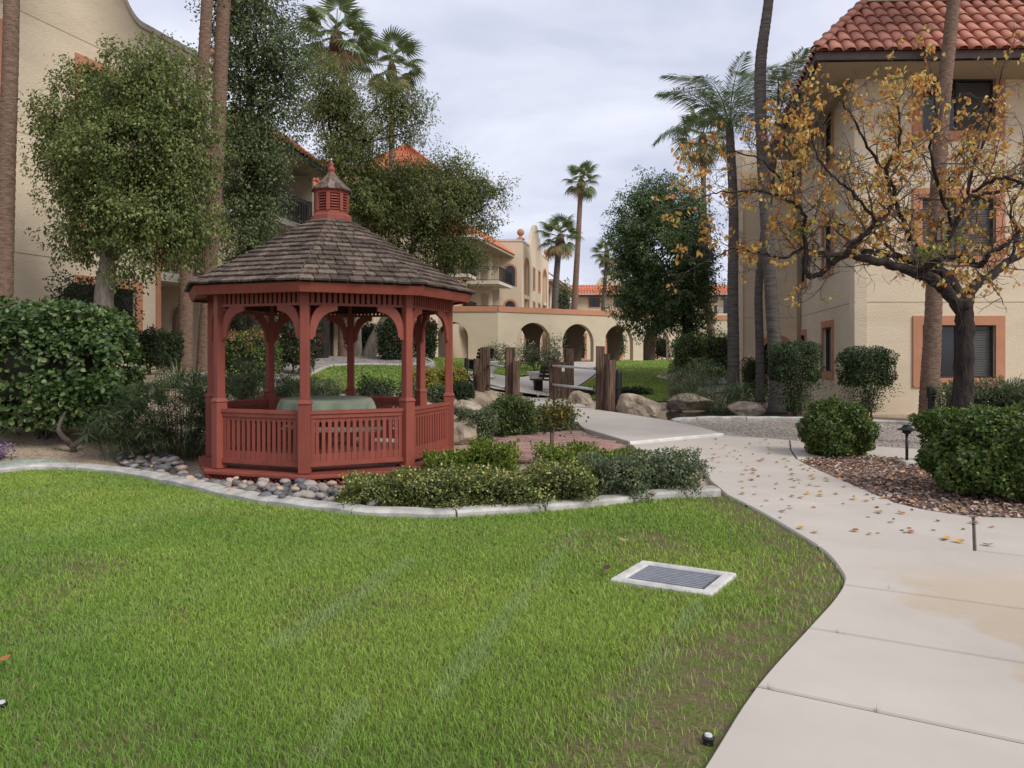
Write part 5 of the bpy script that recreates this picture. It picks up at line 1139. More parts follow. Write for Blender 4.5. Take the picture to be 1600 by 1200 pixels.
def palm(label, path, rad, bark, seed, crown=None, nf=34, fs=1., group=None, kind='fan', trunk_n=14, boots=True, cx=None):
    """path: trunk points bottom->top; crown at the top"""
    rg = random.Random(seed); o = empty('fan_palm' if kind == 'fan' else 'feather_palm', tuple(path[0]), label, 'palm', group)
    pts = spline(path, 10); r = np.interp(np.linspace(0, 1, len(pts)), np.linspace(0, 1, len(rad)), rad)
    # leaf-scar rings
    L = sum(np.linalg.norm(np.array(a) - b) for a, b in zip(pts[:-1], pts[1:])); n = int(min(160, L / .09)); A_ = np.array(pts); ts = np.linspace(0, len(pts) - 1, n); pp = np.stack([np.interp(ts, np.arange(len(pts)), A_[:, j]) for j in range(3)], 1); rr = np.interp(ts, np.arange(len(pts)), r)
    rr = rr * (1 + np.array([(.035 if i % 2 else -.02) + rg.uniform(-.015, .015) for i in range(n)]))
    MB().tube(pp, rr, trunk_n).build('trunk', bark, o, smooth=True)
    if crown is None: return o
    top = np.array(path[-1], float)
    if boots: MB().lathe(top - (0, 0, .9 * fs), [(r[-1] * 1.0, 0), (r[-1] * 1.7, .25 * fs), (r[-1] * 1.9, .55 * fs), (r[-1] * 1.5, .9 * fs), (r[-1] * .6, 1.2 * fs)], 12).build('leaf_bases', M['boot'], o)
    for i in range(nf):
        t = (i + .5) / nf; el = R_(80 - 135 * t ** .9 + rg.uniform(-8, 8)); az = i * 2.39996 + rg.uniform(-.25, .25)
        if kind == 'fan': me = rg.choice(FANDRY) if t > .8 and rg.random() < .75 else rg.choice(FANS)
        else: me = rg.choice(FEA); el = R_(78 - 85 * t + rg.uniform(-8, 8))
        s = fs * rg.uniform(.85, 1.12); inst('frond', me, o, tuple(top + np.array((0, 0, .15 * fs * (1 - t)))), (rg.uniform(-.35, .35), -el, az), (s, s, s))
    return o
g_ = 'palms round the garden'
palm('thick bare palm trunk standing against the far left end of the building', [(P(4, 600, 15)[0], 15, .5), P(6, 440, 15), P(11, 250, 15), P(17, 60, 15), P(20, -150, 15), P(22, -420, 15)], [.19, .165, .15, .14, .13, .13], M['palmbark'], 1, True, fs=1.1, group=g_)
palm('slim palm trunk leaning right beside the loggia balcony', [(P(288, 580, 19.5)[0], 19.5, .9), P(290, 500, 19.5), P(293, 400, 19.5), P(305, 250, 19.5), P(319, 80, 19.5), P(326, -60, 19.5), P(334, -300, 19.5)], [.2, .18, .16, .15, .145, .14, .13], M['palmbark'], 2, True, fs=1.1, group=g_)
palm('bare palm trunk leaning right just behind the gazebo roof tip', [(P(317, 590, 20.5)[0], 20.5, .9), P(321, 520, 20.5), P(330, 400, 20.5), P(339, 250, 20.5), P(346, 80, 20.5), P(352, -60, 20.5), P(360, -330, 20.5)], [.19, .18, .175, .18, .18, .17, .15], M['palmbark'], 3, True, fs=1.1, group=g_)
Y = 38; palm('tall fan palm with shaggy brown crown shaft above the yellow-green tree', [(P(536, 540, Y)[0], Y, 1.3), P(536, 300, Y), P(537, 120, Y), P(526, 58, Y)], [.26, .22, .2, .2], M['palmbark'], 4, True, 25, 1.2, g_)
Y = 42; palm('fan palm with drooping open crown left of the open sky', [(P(608, 548, Y)[0], Y, 1.2), P(610, 400, Y), P(612, 250, Y), P(612, 105, Y)], [.26, .2, .17, .16], M['palmbark'], 5, True, 21, 1.2, g_)
Y = 62; palm('short-crowned fan palm beside the mission gable', [(P(864, 560, Y)[0], Y, 1.0), P(867, 470, Y), P(872, 400, Y), P(875, 372, Y)], [.3, .26, .24, .22], M['palmbark2'], 6, True, 25, 1.15, g_)
Y = 66; palm('tallest slender fan palm rising behind the arcade', [(P(891, 556, Y)[0], Y, 1.0), P(897, 480, Y), P(903, 380, Y), P(908, 283, Y)], [.36, .28, .23, .2], M['palmbark'], 7, True, 22, 1.0, g_)
Y = 78; palm('thin fan palm against the far red roof', [(P(941, 555, Y)[0], Y, 1.0), P(942, 485, Y), P(946, 430, Y), P(948, 396, Y)], [.25, .2, .17, .16], M['palmbark2'], 8, True, 28, .95, g_)
Y = 108; palm('small distant fan palm beyond the far roof', [(P(949, 553, Y)[0], Y, 1.0), P(950, 470, Y), P(951, 418, Y)], [.25, .2, .18], M['palmbark2'], 9, True, 26, .85, g_)
Y = 120; palm('remote fan palm beside the round-topped gable', [(P(971, 553, Y)[0], Y, 1.0), P(970, 470, Y), P(970, 425, Y)], [.25, .2, .18], M['palmbark2'], 19, True, 24, .7, g_)
Y = 44; palm('fan palm with leaning foot behind the dense deep green tree', [(P(1118, 560, Y)[0], Y, .6), P(1109, 500, Y), P(1103, 440, Y), P(1100, 320, Y), P(1098, 215, Y)], [.24, .2, .18, .15, .15], M['palmbark'], 10, True, 26, 1.1, g_)
Y = 24; palm('feather palm with dark ringed trunk in front of the corner of the right building', [(P(1146, 640, Y)[0], Y, -.1), P(1146, 560, Y), P(1145, 450, Y), P(1146, 330, Y), P(1140, 200, Y)], [.2, .18, .165, .15, .12], M['palmbark2'], 11, True, 20, .95, g_, 'feather', boots=False)
Y = 24.6; palm('thin dark ringed palm trunk beside the arched ground-floor window', [(P(1188, 632, Y)[0], Y, 0), P(1187, 540, Y), P(1186, 440, Y), P(1200, 320, Y), P(1216, 190, Y)], [.15, .13, .125, .12, .1], M['palmbark2'], 12, True, 14, .85, g_, 'feather', boots=False)
Y = 21; palm('grey palm trunk with flared foot curving up past the roof corner', [(P(1216, 645, Y)[0], Y, -.05), P(1214, 600, Y), P(1209, 520, Y), P(1201, 400, Y), P(1192, 250, Y), P(1188, 110, Y), P(1201, 0, Y), P(1215, -150, Y)], [.28, .21, .18, .165, .16, .155, .13, .12], M['palmbark2'], 13, True, 30, 1.1, g_)
Y = 18.2; palm('rough brown palm trunk in front of the window with blinds', [(P(1452, 660, Y)[0], Y, -.05), P(1453, 600, Y), P(1458, 500, Y), P(1463, 350, Y), P(1472, 180, Y), P(1483, 70, Y), P(1496, -60, Y), P(1505, -200, Y)], [.25, .215, .19, .175, .165, .15, .14, .13], M['palmbark'], 14, True, 30, 1.1, g_)
# ---------------------------------------------------------------- autumn tree
def autumn():
    Y0 = 13.; rg = np.random.default_rng(5); o = empty('autumn_tree', (P(1503, 690, Y0)[0], Y0, 0), 'gnarled dark tree with sparse orange and yellow autumn leaves before the right building', 'tree')
    mb = MB(); tw = MB(); ends = []
    def pts(l): return [P(x, y, Y0 + d) for x, y, d in l]
    T = pts([(1500, 705, 0), (1503, 640, 0), (1507, 560, 0), (1508, 500, 0), (1502, 468, 0)]); T[0][2] = -.1
    limbs = [
        (T, [.21, .165, .15, .15, .155], 0),
        (pts([(1508, 478, 0), (1522, 448, .1), (1548, 432, .2), (1575, 410, .4), (1605, 393, .6), (1650, 375, .9), (1690, 330, 1.1)]), [.12, .085, .075, .065, .055, .045, .03], 1),
        (pts([(1500, 480, 0), (1478, 455, -.1), (1448, 432, -.2), (1405, 417, -.4), (1368, 408, -.5), (1340, 401, -.6), (1322, 397, -.6)]), [.13, .105, .09, .075, .068, .062, .055], 1),
        (pts([(1504, 472, .05), (1488, 440, .25), (1466, 422, .5), (1425, 408, .7), (1390, 397, .8), (1355, 394, .9), (1335, 384, 1.)]), [.11, .085, .08, .07, .062, .05, .035], 1),
        (pts([(1322, 397, -.6), (1345, 372, -.7), (1372, 348, -.8), (1387, 334, -.8), (1398, 300, -.9), (1385, 262, -1.), (1404, 230, -1.), (1405, 180, -1.), (1394, 140, -1.)]), [.052, .045, .038, .034, .03, .027, .022, .016, .01], 1),
        (pts([(1322, 397, -.6), (1303, 410, -.5), (1284, 426, -.4), (1267, 433, -.4), (1260, 420, -.4), (1259, 385, -.4), (1254, 362, -.5), (1259, 342, -.5), (1250, 325, -.6), (1240, 308, -.7)]), [.055, .05, .045, .042, .04, .036, .032, .03, .026, .022], 1),
        (pts([(1442, 412, .6), (1428, 382, .5), (1416, 356, .4), (1407, 330, .4), (1394, 305, .3), (1380, 268, .3), (1352, 220, .2), (1330, 180, .1), (1308, 150, 0)]), [.06, .055, .048, .042, .036, .03, .022, .015, .01], 1),
        (pts([(1440, 425, -.2), (1455, 412, -.5), (1480, 404, -.8), (1512, 405, -1.), (1530, 416, -1.1), (1545, 398, -1.2), (1572, 380, -1.3), (1605, 350, -1.4), (1640, 300, -1.5)]), [.06, .055, .05, .048, .045, .04, .034, .028, .018], 1),
        (pts([(1466, 420, .5), (1478, 385, .6), (1488, 355, .7), (1505, 332, .7), (1510, 310, .8), (1540, 303, 1.), (1590, 288, 1.2), (1640, 250, 1.4)]), [.055, .05, .048, .045, .04, .034, .026, .015], 1),
        (pts([(1510, 318, .8), (1518, 270, .7), (1535, 230, .6), (1553, 170, .5), (1565, 110, .4)]), [.034, .028, .022, .016, .01], 1),
        (pts([(1520, 300, -.4), (1545, 284, -.5), (1575, 278, -.6), (1610, 290, -.6), (1660, 280, -.6)]), [.025, .03, .028, .024, .015], 1),
        (pts([(1488, 355, .7), (1470, 300, .2), (1455, 240, -.1), (1462, 170, -.3), (1455, 110, -.4)]), [.032, .028, .022, .016, .009], 1),
        (pts([(1250, 325, -.6), (1215, 305, -.8), (1170, 298, -1.), (1120, 302, -1.1), (1082, 318, -1.2)]), [.024, .02, .016, .012, .007], 1),
        (pts([(1240, 308, -.7), (1205, 262, -.5), (1165, 240, -.3), (1125, 235, -.2)]), [.022, .017, .012, .007], 1),
        (pts([(1240, 308, -.7), (1236, 250, -.6), (1222, 200, -.5), (1228, 150, -.4)]), [.02, .016, .011, .007], 1),
        (pts([(1260, 385, -.4), (1225, 402, -.3), (1185, 395, -.2), (1150, 388, -.1), (1110, 405, 0)]), [.024, .02, .016, .012, .007], 1),
        (pts([(1372, 348, -.8), (1330, 300, -1.), (1300, 275, -1.1), (1275, 240, -1.2), (1262, 190, -1.3)]), [.026, .022, .018, .013, .008], 1),
        (pts([(1400, 400, .8), (1375, 370, 1.), (1345, 355, 1.2), (1310, 350, 1.3), (1280, 330, 1.4)]), [.03, .026, .022, .016, .01], 1),
        (pts([(1575, 410, .4), (1590, 370, .4), (1580, 330, .5), (1600, 280, .6), (1600, 220, .7)]), [.03, .026, .02, .015, .009], 1),
    ]
    for L, r, lv in limbs:
        S = spline(L, 6); rr = np.interp(np.linspace(0, 1, len(S)), np.linspace(0, 1, len(r)), r); S = np.array(S)
        S[1:-1] += rg.normal(size=(len(S) - 2, 3)) * .012; mb.tube(S, rr * (1 + rg.uniform(-.06, .06, len(S))), 10 if r[0] > .04 else 7)
        if not lv: continue
        seg = np.linalg.norm(np.diff(S, axis=0), axis=1); cum = np.concatenate([[0], np.cumsum(seg)])
        thick = r[0] > .06
        s = .5 if thick else .12
        while s < cum[-1]:
            p = np.array([np.interp(s, cum, S[:, j]) for j in range(3)]); rad = np.interp(s, cum, rr); i = min(len(S) - 2, int(np.searchsorted(cum, s)) - 1); tg = unit(S[i + 1] - S[i])
            grow(tw, p, unit(tg * .7 + rd(rg, 1)[0] * .95 + np.array((0, 0, .28))), rg.uniform(.5, 1.15) * (1.1 - .5 * s / cum[-1]), min(rad * .5, .014), 0, rg, ends)
            s += rg.uniform(.10, .24) * (1.6 if thick else 1)
        grow(tw, S[-1], unit(S[-1] - S[-3]), .6, max(.006, rr[-1] * .9), 0, rg, ends)
    mb.build('trunk', M['barkdark'], o, smooth=True); tag(tw.build('twigs', M['twig'], o), kind='stuff')
    E = np.array([e[0] for e in ends]); D = np.array([e[1] for e in ends]); msk = .5 + .5 * np.sin(E @ np.array((2.1, 1.3, 1.7)) + 1) * np.sin(E @ np.array((-1.6, 2.2, 2.6)) + 2); keep = rg.random(len(E)) < .025 + .2 * msk ** 1.7; E = E[keep]; D = D[keep]
    n = rg.integers(1, 7, len(E)); C = np.repeat(E, n, 0) + rg.normal(size=(n.sum(), 3)) * .035; D = np.repeat(D, n, 0); m = len(C)
    D = unit(D * .3 + rd(rg, m) * .6 + np.array((0, 0, -.8))); lm = leafmat('autumn_leaf', [(0, (.44, .15, .05)), (.22, (.52, .24, .05)), (.5, (.62, .38, .09)), (.78, (.64, .49, .17)), (.92, (.44, .44, .13)), (1, (.40, .12, .08))], .4, .5, .3, k=1.12)
    V, F = leafV(C, D, rd(rg, m), rg.uniform(.055, .1, m), rg.uniform(.04, .068, m), True, .18, .2); fast('leaves', V, F, lm, o)['kind'] = 'stuff'
    gl = leafmat('late_green_leaf', [(0, (.10, .15, .03)), (.6, (.2, .24, .05)), (1, (.38, .36, .08))], .35)
    c = np.concatenate([P(1455, 395, 13.1) + rg.normal(size=(120, 3)) * (.14, .12, .12), P(1500, 372, 13.4) + rg.normal(size=(40, 3)) * .08, P(1250, 360, 12.5) + rg.normal(size=(40, 3)) * .1]); V, F = leafV(c, unit(rd(rg, 200) + (0, 0, -.5)), rd(rg, 200), .08, .055, True, .18, .15); fast('green_leaves', V, F, gl, o)['kind'] = 'stuff'
    print('autumn leaves', m, 'ends', len(ends))
def grow(mb, p, d, L, r, lv, rg, ends):
    n = 4; pts = [p]; q = p.copy(); dd = d.copy()
    for i in range(n):
        dd = unit(dd + rd(rg, 1)[0] * .3 + np.array((0, 0, .05))); q = q + dd * L / n; pts.append(q)
    mb.tube(pts, np.linspace(r, max(.0025, r * .35), n + 1), 5 if lv == 0 else 4, False)
    ends.append((pts[-1], dd)); 
    if lv >= 1: ends.append((pts[2], dd))
    if lv < 2:
        for i in range(1, n + 1):
            for _ in range(2 if lv == 0 else 1):
                if rg.random() < (.9 if lv == 0 else .8): grow(mb, pts[i], unit(dd * .5 + rd(rg, 1)[0]), L * rg.uniform(.3, .55), max(.003, r * .5), lv + 1, rg, ends)
autumn()
# ---------------------------------------------------------------- shrubs
def mounds(c, R, n, rg, e=.8, lump=.1, sig=.1, zmin=-1.):
    d = rd(rg, n * 2); d = d[d[:, 2] > zmin][:n]; n = len(d); s = np.sign(d) * np.abs(d) ** e; s /= np.maximum(np.abs(s).max(1, keepdims=True) ** .35, .01)
    ph = rg.uniform(0, 6, 4); r = 1 + lump * (np.sin(d @ np.array((5, 2, 3.)) + ph[0]) + .7 * np.sin(d @ np.array((-4, 7, 6.)) + ph[1]) + .5 * np.sin(d @ np.array((11, -9, 8.)) + ph[2])) / 2
    r = r * (1 - np.abs(rg.normal(size=n)) * sig)
    return np.array(c) + s * R * r[:, None], unit(d / np.array(R))
SG = {}
SG['hedge'] = leafmat('hedge_leaf', [(0, (.022, .042, .012)), (.5, (.042, .075, .02)), (.85, (.075, .115, .032)), (1, (.14, .165, .06))], .28, .38, .45, k=1.75)
SG['round'] = leafmat('round_bush_leaf', [(0, (.022, .04, .008)), (.5, (.045, .075, .014)), (.88, (.08, .115, .022)), (1, (.16, .18, .045))], .3, .4, .4, k=1.75)
SG['lantana'] = leafmat('lantana_leaf', [(0, (.03, .042, .012)), (.4, (.055, .07, .02)), (.72, (.10, .105, .03)), (.9, (.24, .22, .065)), (1, (.36, .31, .12))], .3, .5, .3, patch=(.62, .68, .64), pscale=1.6, k=2.4)
SG['bright'] = leafmat('bright_bush_leaf', [(0, (.04, .062, .01)), (.5, (.085, .125, .018)), (.9, (.15, .19, .03)), (1, (.26, .25, .05))], .32, k=1.7)
SG['grey'] = leafmat('grey_green_leaf', [(0, (.03, .042, .022)), (.5, (.055, .072, .036)), (.9, (.09, .11, .055)), (1, (.15, .16, .08))], .28, k=2.1)
SG['dark'] = leafmat('dark_bush_leaf', [(0, (.012, .022, .009)), (.5, (.024, .04, .014)), (.9, (.045, .065, .024)), (1, (.08, .095, .04))], .22)
SG['topiary'] = leafmat('topiary_leaf', [(0, (.015, .03, .012)), (.5, (.03, .053, .02)), (.9, (.055, .085, .03)), (1, (.10, .125, .05))], .22)
SG['red'] = leafmat('red_bract', [(0, (.12, .012, .025)), (.6, (.20, .025, .045)), (1, (.33, .06, .09))], .3, k=1.)
SG['coral'] = leafmat('coral_flower', [(0, (.42, .10, .05)), (.6, (.52, .19, .11)), (1, (.6, .33, .24))], .3, k=1.)
SG['yellow'] = leafmat('yellow_green_leaf', [(0, (.16, .16, .025)), (.6, (.30, .27, .045)), (1, (.42, .35, .08))], .3, k=1.)
SG['purple'] = leafmat('purple_flower', [(0, (.20, .09, .30)), (.6, (.33, .2, .42)), (1, (.55, .45, .6))], .3, k=1.)
SG['white'] = leafmat('white_flower', [(0, (.6, .55, .5)), (1, (.75, .72, .7))], .3, k=1.)
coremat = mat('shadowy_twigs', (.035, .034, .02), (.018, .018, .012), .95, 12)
def shrub(label, x0, x1, y, z1, n, L, W, m, seed, z0=None, depth=None, e=.8, lump=.12, six=False, fl=None, group=None, name='shrub', core=.74, sig=.11, zmin=-.85, stems=5, cat='shrub', droop=.25, upright=0):
    rg = np.random.default_rng(seed); xc = (x0 + x1) / 2; g = Hs(xc, y); zb = g if z0 is None else z0; depth = depth or (x1 - x0)
    c = np.array((xc, y, (zb + z1) / 2)); R = np.array(((x1 - x0) / 2, depth / 2, (z1 - zb) / 2)); o = empty(name, (xc, y, g), label, cat, group)
    pts, ow = mounds(c, R, n, rg, e, lump, sig, zmin); n = len(pts)
    D = unit(ow * .7 + rd(rg, n) * .9 + np.array((0, 0, -droop + upright))); Nn = unit(ow * .9 + np.array((0, 0, .35)) + rd(rg, n) * .7)
    V, F = leafV(pts, D, Nn, L * rg.uniform(.6, 1.25, n), W * rg.uniform(.7, 1.2, n), six, .16, .12); f = fast('foliage', V, F, m, o); f['kind'] = 'stuff'
    ni = n // 3; pi_ = c + (pts[:ni] - c) * rg.uniform(.72, .92, (ni, 1)); V, F = leafV(pi_, rd(rg, ni), rd(rg, ni), L, W * 1.1); fast('inner_foliage', V, F, m, o)['kind'] = 'stuff'
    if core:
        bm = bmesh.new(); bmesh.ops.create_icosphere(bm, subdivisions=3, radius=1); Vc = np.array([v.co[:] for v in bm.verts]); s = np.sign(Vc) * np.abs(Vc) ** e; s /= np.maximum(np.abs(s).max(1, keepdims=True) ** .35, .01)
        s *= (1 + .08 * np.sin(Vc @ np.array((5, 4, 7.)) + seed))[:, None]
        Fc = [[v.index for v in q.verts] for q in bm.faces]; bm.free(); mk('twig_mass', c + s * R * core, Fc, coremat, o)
    mb = MB()
    for i in range(stems):
        a = rg.uniform(0, 6.28); q = c + np.array((math.cos(a) * R[0] * .5, math.sin(a) * R[1] * .5, 0)); b = np.array((xc + rg.normal() * .06, y + rg.normal() * .06, g - .03)); mb.tube([b, (b + q) / 2 + rg.normal(size=3) * .03, q], [.022, .016, .008], 5, False)
    if stems: mb.build('stems', M['twig'], o)
    if fl:
        fm, nf, fs_, zr = fl; s_ = pts[(pts[:, 2] > c[2] + R[2] * zr)]; s_ = s_[rg.permutation(len(s_))[:nf]]; s_ = np.repeat(s_, 4, 0) + rg.normal(size=(len(s_) * 4, 3)) * fs_ * .5 + np.array((0, 0, fs_ * .4))
        V, F = leafV(s_, rd(rg, len(s_)), unit(rd(rg, len(s_)) + (0, 0, .6)), fs_, fs_ * .8); fast('flowers', V, F, fm, o)['kind'] = 'stuff'
    return o
def sp(px0, px1, ytop, ybase, Y=None, dep=None):
    """photo box -> x0,x1,y,z1"""
    if Y is None:
        xf, yf = G((px0 + px1) / 2, ybase); Y = yf + (dep or (px1 - px0) / 1200 * yf) / 2 * .8
    s = Y / 1200; return ((px0 - 800) * s, (px1 - 800) * s, Y, CAMH - (ytop - 550) * s)
# left hedge
x0, x1, y, z1 = sp(-70, 205, 476, 705, 12.4)
shrub('tall glossy broad-leaved hedge on bare stems left of the gazebo', x0, x1, y, z1, 14000, .09, .07, SG['hedge'], 31, z0=.42, depth=1.7, e=.62, lump=.12, six=True, name='hedge', core=.66, cat='hedge', stems=9, zmin=-.95)
rg = np.random.default_rng(3); V = []; 
hb = empty('hedge_branch', (-6.65, 11.6, .1), 'crooked bare stem reaching out under the tall glossy hedge', 'branch'); mb = MB()
for q in ([(-6.7, 11.75, .05), (-6.72, 11.7, .2), (-6.9, 11.75, .34), (-7.2, 11.9, .5)], [(-6.71, 11.71, .15), (-6.55, 11.8, .3), (-6.4, 11.9, .42), (-6.3, 12.1, .7)], [(-6.72, 11.72, .18), (-6.85, 11.6, .42), (-6.8, 11.7, .7)]): mb.tube(spline(q, 4), np.linspace(.05, .02, 13 if len(q) == 4 else 9), 7)
mb.build('stem', M['twig'], hb, smooth=True)
# right foreground bushes
x0, x1, y, z1 = sp(1452, 1690, 636, 800, 8.45)
shrub('large clipped green bush at the edge of the leaf-littered bed', x0, x1, y, z1, 19000, .05, .036, SG['round'], 33, z0=.06, depth=1.45, e=.98, lump=.2, six=True, name='bush', cat='bush', fl=(SG['yellow'], 3, .05, .1), group='clipped bushes in the leaf bed')
x0, x1, y, z1 = sp(1259, 1356, 627, 722, 11.75)
shrub('smaller clipped round bush at the tip of the leaf-littered bed', x0, x1, y, z1, 11000, .047, .034, SG['round'], 34, z0=.03, depth=1.0, e=.95, lump=.2, name='bush', cat='bush', group='clipped bushes in the leaf bed')
# topiary by the building
for px0, px1, yt, ym, Y, lab, sd in ((1205, 1278, 534, 600, 19.3, 'clipped dark topiary shrub in front of the flared palm trunk', 35), (1317, 1391, 543, 606, 19.1, 'clipped topiary shrub on bare twigs at the corner of the right building', 36)):
    x0, x1, y, z1 = sp(px0, px1, yt, 640, Y); zm = CAMH - (ym - 550) * Y / 1200
    shrub(lab, x0, x1, y, z1, 5200, .055, .035, SG['topiary'], sd, z0=zm, e=.7, name='topiary_shrub', group='topiary by the right building', stems=8)
    c_ = (x0 + x1) / 2; rg = np.random.default_rng(sd); n = 2200; t = rg.random(n); pts = np.stack([c_ + rg.normal(size=n) * (.10 + .26 * t), y + rg.normal(size=n) * (.1 + .24 * t), .1 + t * zm], 1)
    V, F = leafV(pts, rd(rg, n), rd(rg, n), .055, .03); fast('lower_foliage', V, F, SG['grey'] if sd == 36 else SG['topiary'], bpy.data.objects[[q.name for q in bpy.data.objects if q.get('label') == lab][0]])['kind'] = 'stuff'
# oleanders at the wall
for i, (px0, px1, yt, yb, Y, lab) in enumerate(((1470, 1545, 597, 650, 16.5, 'spiky green oleander left of the autumn tree trunk under the window'), (1540, 1620, 594, 655, 16.2, 'spiky green oleander right of the autumn tree trunk'), (1590, 1680, 604, 660, 15.5, 'grey-green oleander at the far right of the building wall'))):
    x0, x1, y, z1 = sp(px0, px1, yt, yb, Y); shrub(lab, x0, x1, y, z1, 2600, .12, .022, SG['grey'], 37 + i, lump=.2, sig=.2, droop=-.5, core=.6, name='oleander', group='oleanders by the right building', fl=(SG['white'], 8, .05, .2) if i == 1 else None)
# flower bed in front of the gazebo
lab_l = ['yellow-green lantana clump beside the river stones', 'yellowing lantana clump in front of the gazebo right-hand post', 'dense lantana clump in front of the young standard rose', 'dark lantana clump behind the cracked curb piece', 'dark green lantana clump filling the bed corner', 'last dark lantana clump beside the concrete walk']
for i, (px0, px1, yt, yb, m) in enumerate(((535, 650, 742, 800, 'lantana'), (615, 745, 733, 802, 'lantana'), (720, 850, 735, 800, 'lantana'), (815, 935, 722, 795, 'lantana'), (905, 1020, 712, 786, 'grey'), (985, 1095, 706, 776, 'grey'))):
    x0, x1, y, z1 = sp(px0, px1, yt, yb, dep=.7); shrub(lab_l[i], x0, x1, y, z1, 5200, .034, .022, SG[m], 41 + i, z0=.0, depth=.85, lump=.3, sig=.2, name='lantana', group='lantana along the curb', core=.62, fl=(SG['purple'], 5, .016, .3) if i < 4 else (SG['yellow'], 50, .02, -.3), upright=.3)
for i, (px0, px1, yt, yb, m, lab) in enumerate(((660, 740, 708, 752, 'bright', 'low bright yellow-green bush at the gazebo corner post'), (725, 812, 690, 752, 'bright', 'upright bright green bush beside the brick path'), (835, 930, 696, 752, 'bright', 'bright green bush at the foot of the standard rose'), (925, 1010, 705, 748, 'bright', 'low fresh green bush by the end of the brick path'))):
    x0, x1, y, z1 = sp(px0, px1, yt, yb, dep=.6); shrub(lab, x0, x1, y, z1, 2800, .045, .03, SG[m], 51 + i, z0=.0, lump=.35, sig=.25, upright=.7, core=.55, name='bush', cat='bush')
# bushes between brick path and bridge
for i, (px0, px1, yt, yb, m, lab, n) in enumerate(((712, 775, 640, 692, 'grey', 'grey-green bush beside the sloping tan boulder', 4000), (765, 840, 620, 682, 'round', 'bushy green shrub in front of the left bridge posts', 5000), (828, 900, 636, 674, 'grey', 'low blue-green bush under the standard rose', 3600), (706, 742, 596, 632, 'dark', 'dark rounded bush behind the gazebo opening', 2600), (664, 708, 602, 640, 'grey', 'grey-green bush seen past the gazebo rear post', 2600))):
    x0, x1, y, z1 = sp(px0, px1, yt, yb); shrub(lab, x0, x1, y, z1, n, .05, .03, SG[m], 61 + i, z0=Hs((x0 + x1) / 2, y) - .02, lump=.25, sig=.18, upright=.2, name='bush', cat='bush')
# standard rose
Y = 10.6; o = empty('standard_rose', (P(864, 720, Y)[0], Y, 0), 'young standard rose with thin staked trunk in the flower bed', 'rose'); mb = MB().tube([(P(864, 720, Y)[0], Y, -.02), P(864, 690, Y), P(866, 655, Y)], [.018, .016, .014], 7); mb.build('trunk', M['bark'], o, smooth=True)
MB().tube([(P(860, 720, Y)[0], Y + .02, -.02), P(861, 664, Y)], [.012, .012], 6).build('stake', M['timber'], o)
rg = np.random.default_rng(66); pts = P(872, 648, Y) + rg.normal(size=(700, 3)) * (.13, .12, .10); V, F = leafV(pts, rd(rg, 700), unit(rd(rg, 700) + (0, 0, .5)), .055, .035); fast('crown', V, F, leafmat('rose_leaf', [(0, (.03, .045, .015)), (.6, (.07, .075, .02)), (1, (.24, .15, .03))]), o)['kind'] = 'stuff'
mb = MB()
for i in range(12): q = P(872, 648, Y) + rg.normal(size=3) * .13; mb.tube([P(866, 656, Y), (P(866, 656, Y) + q) / 2 + (0, 0, .02), q], [.008, .006, .003], 4, False)
mb.build('limbs', M['twig'], o)
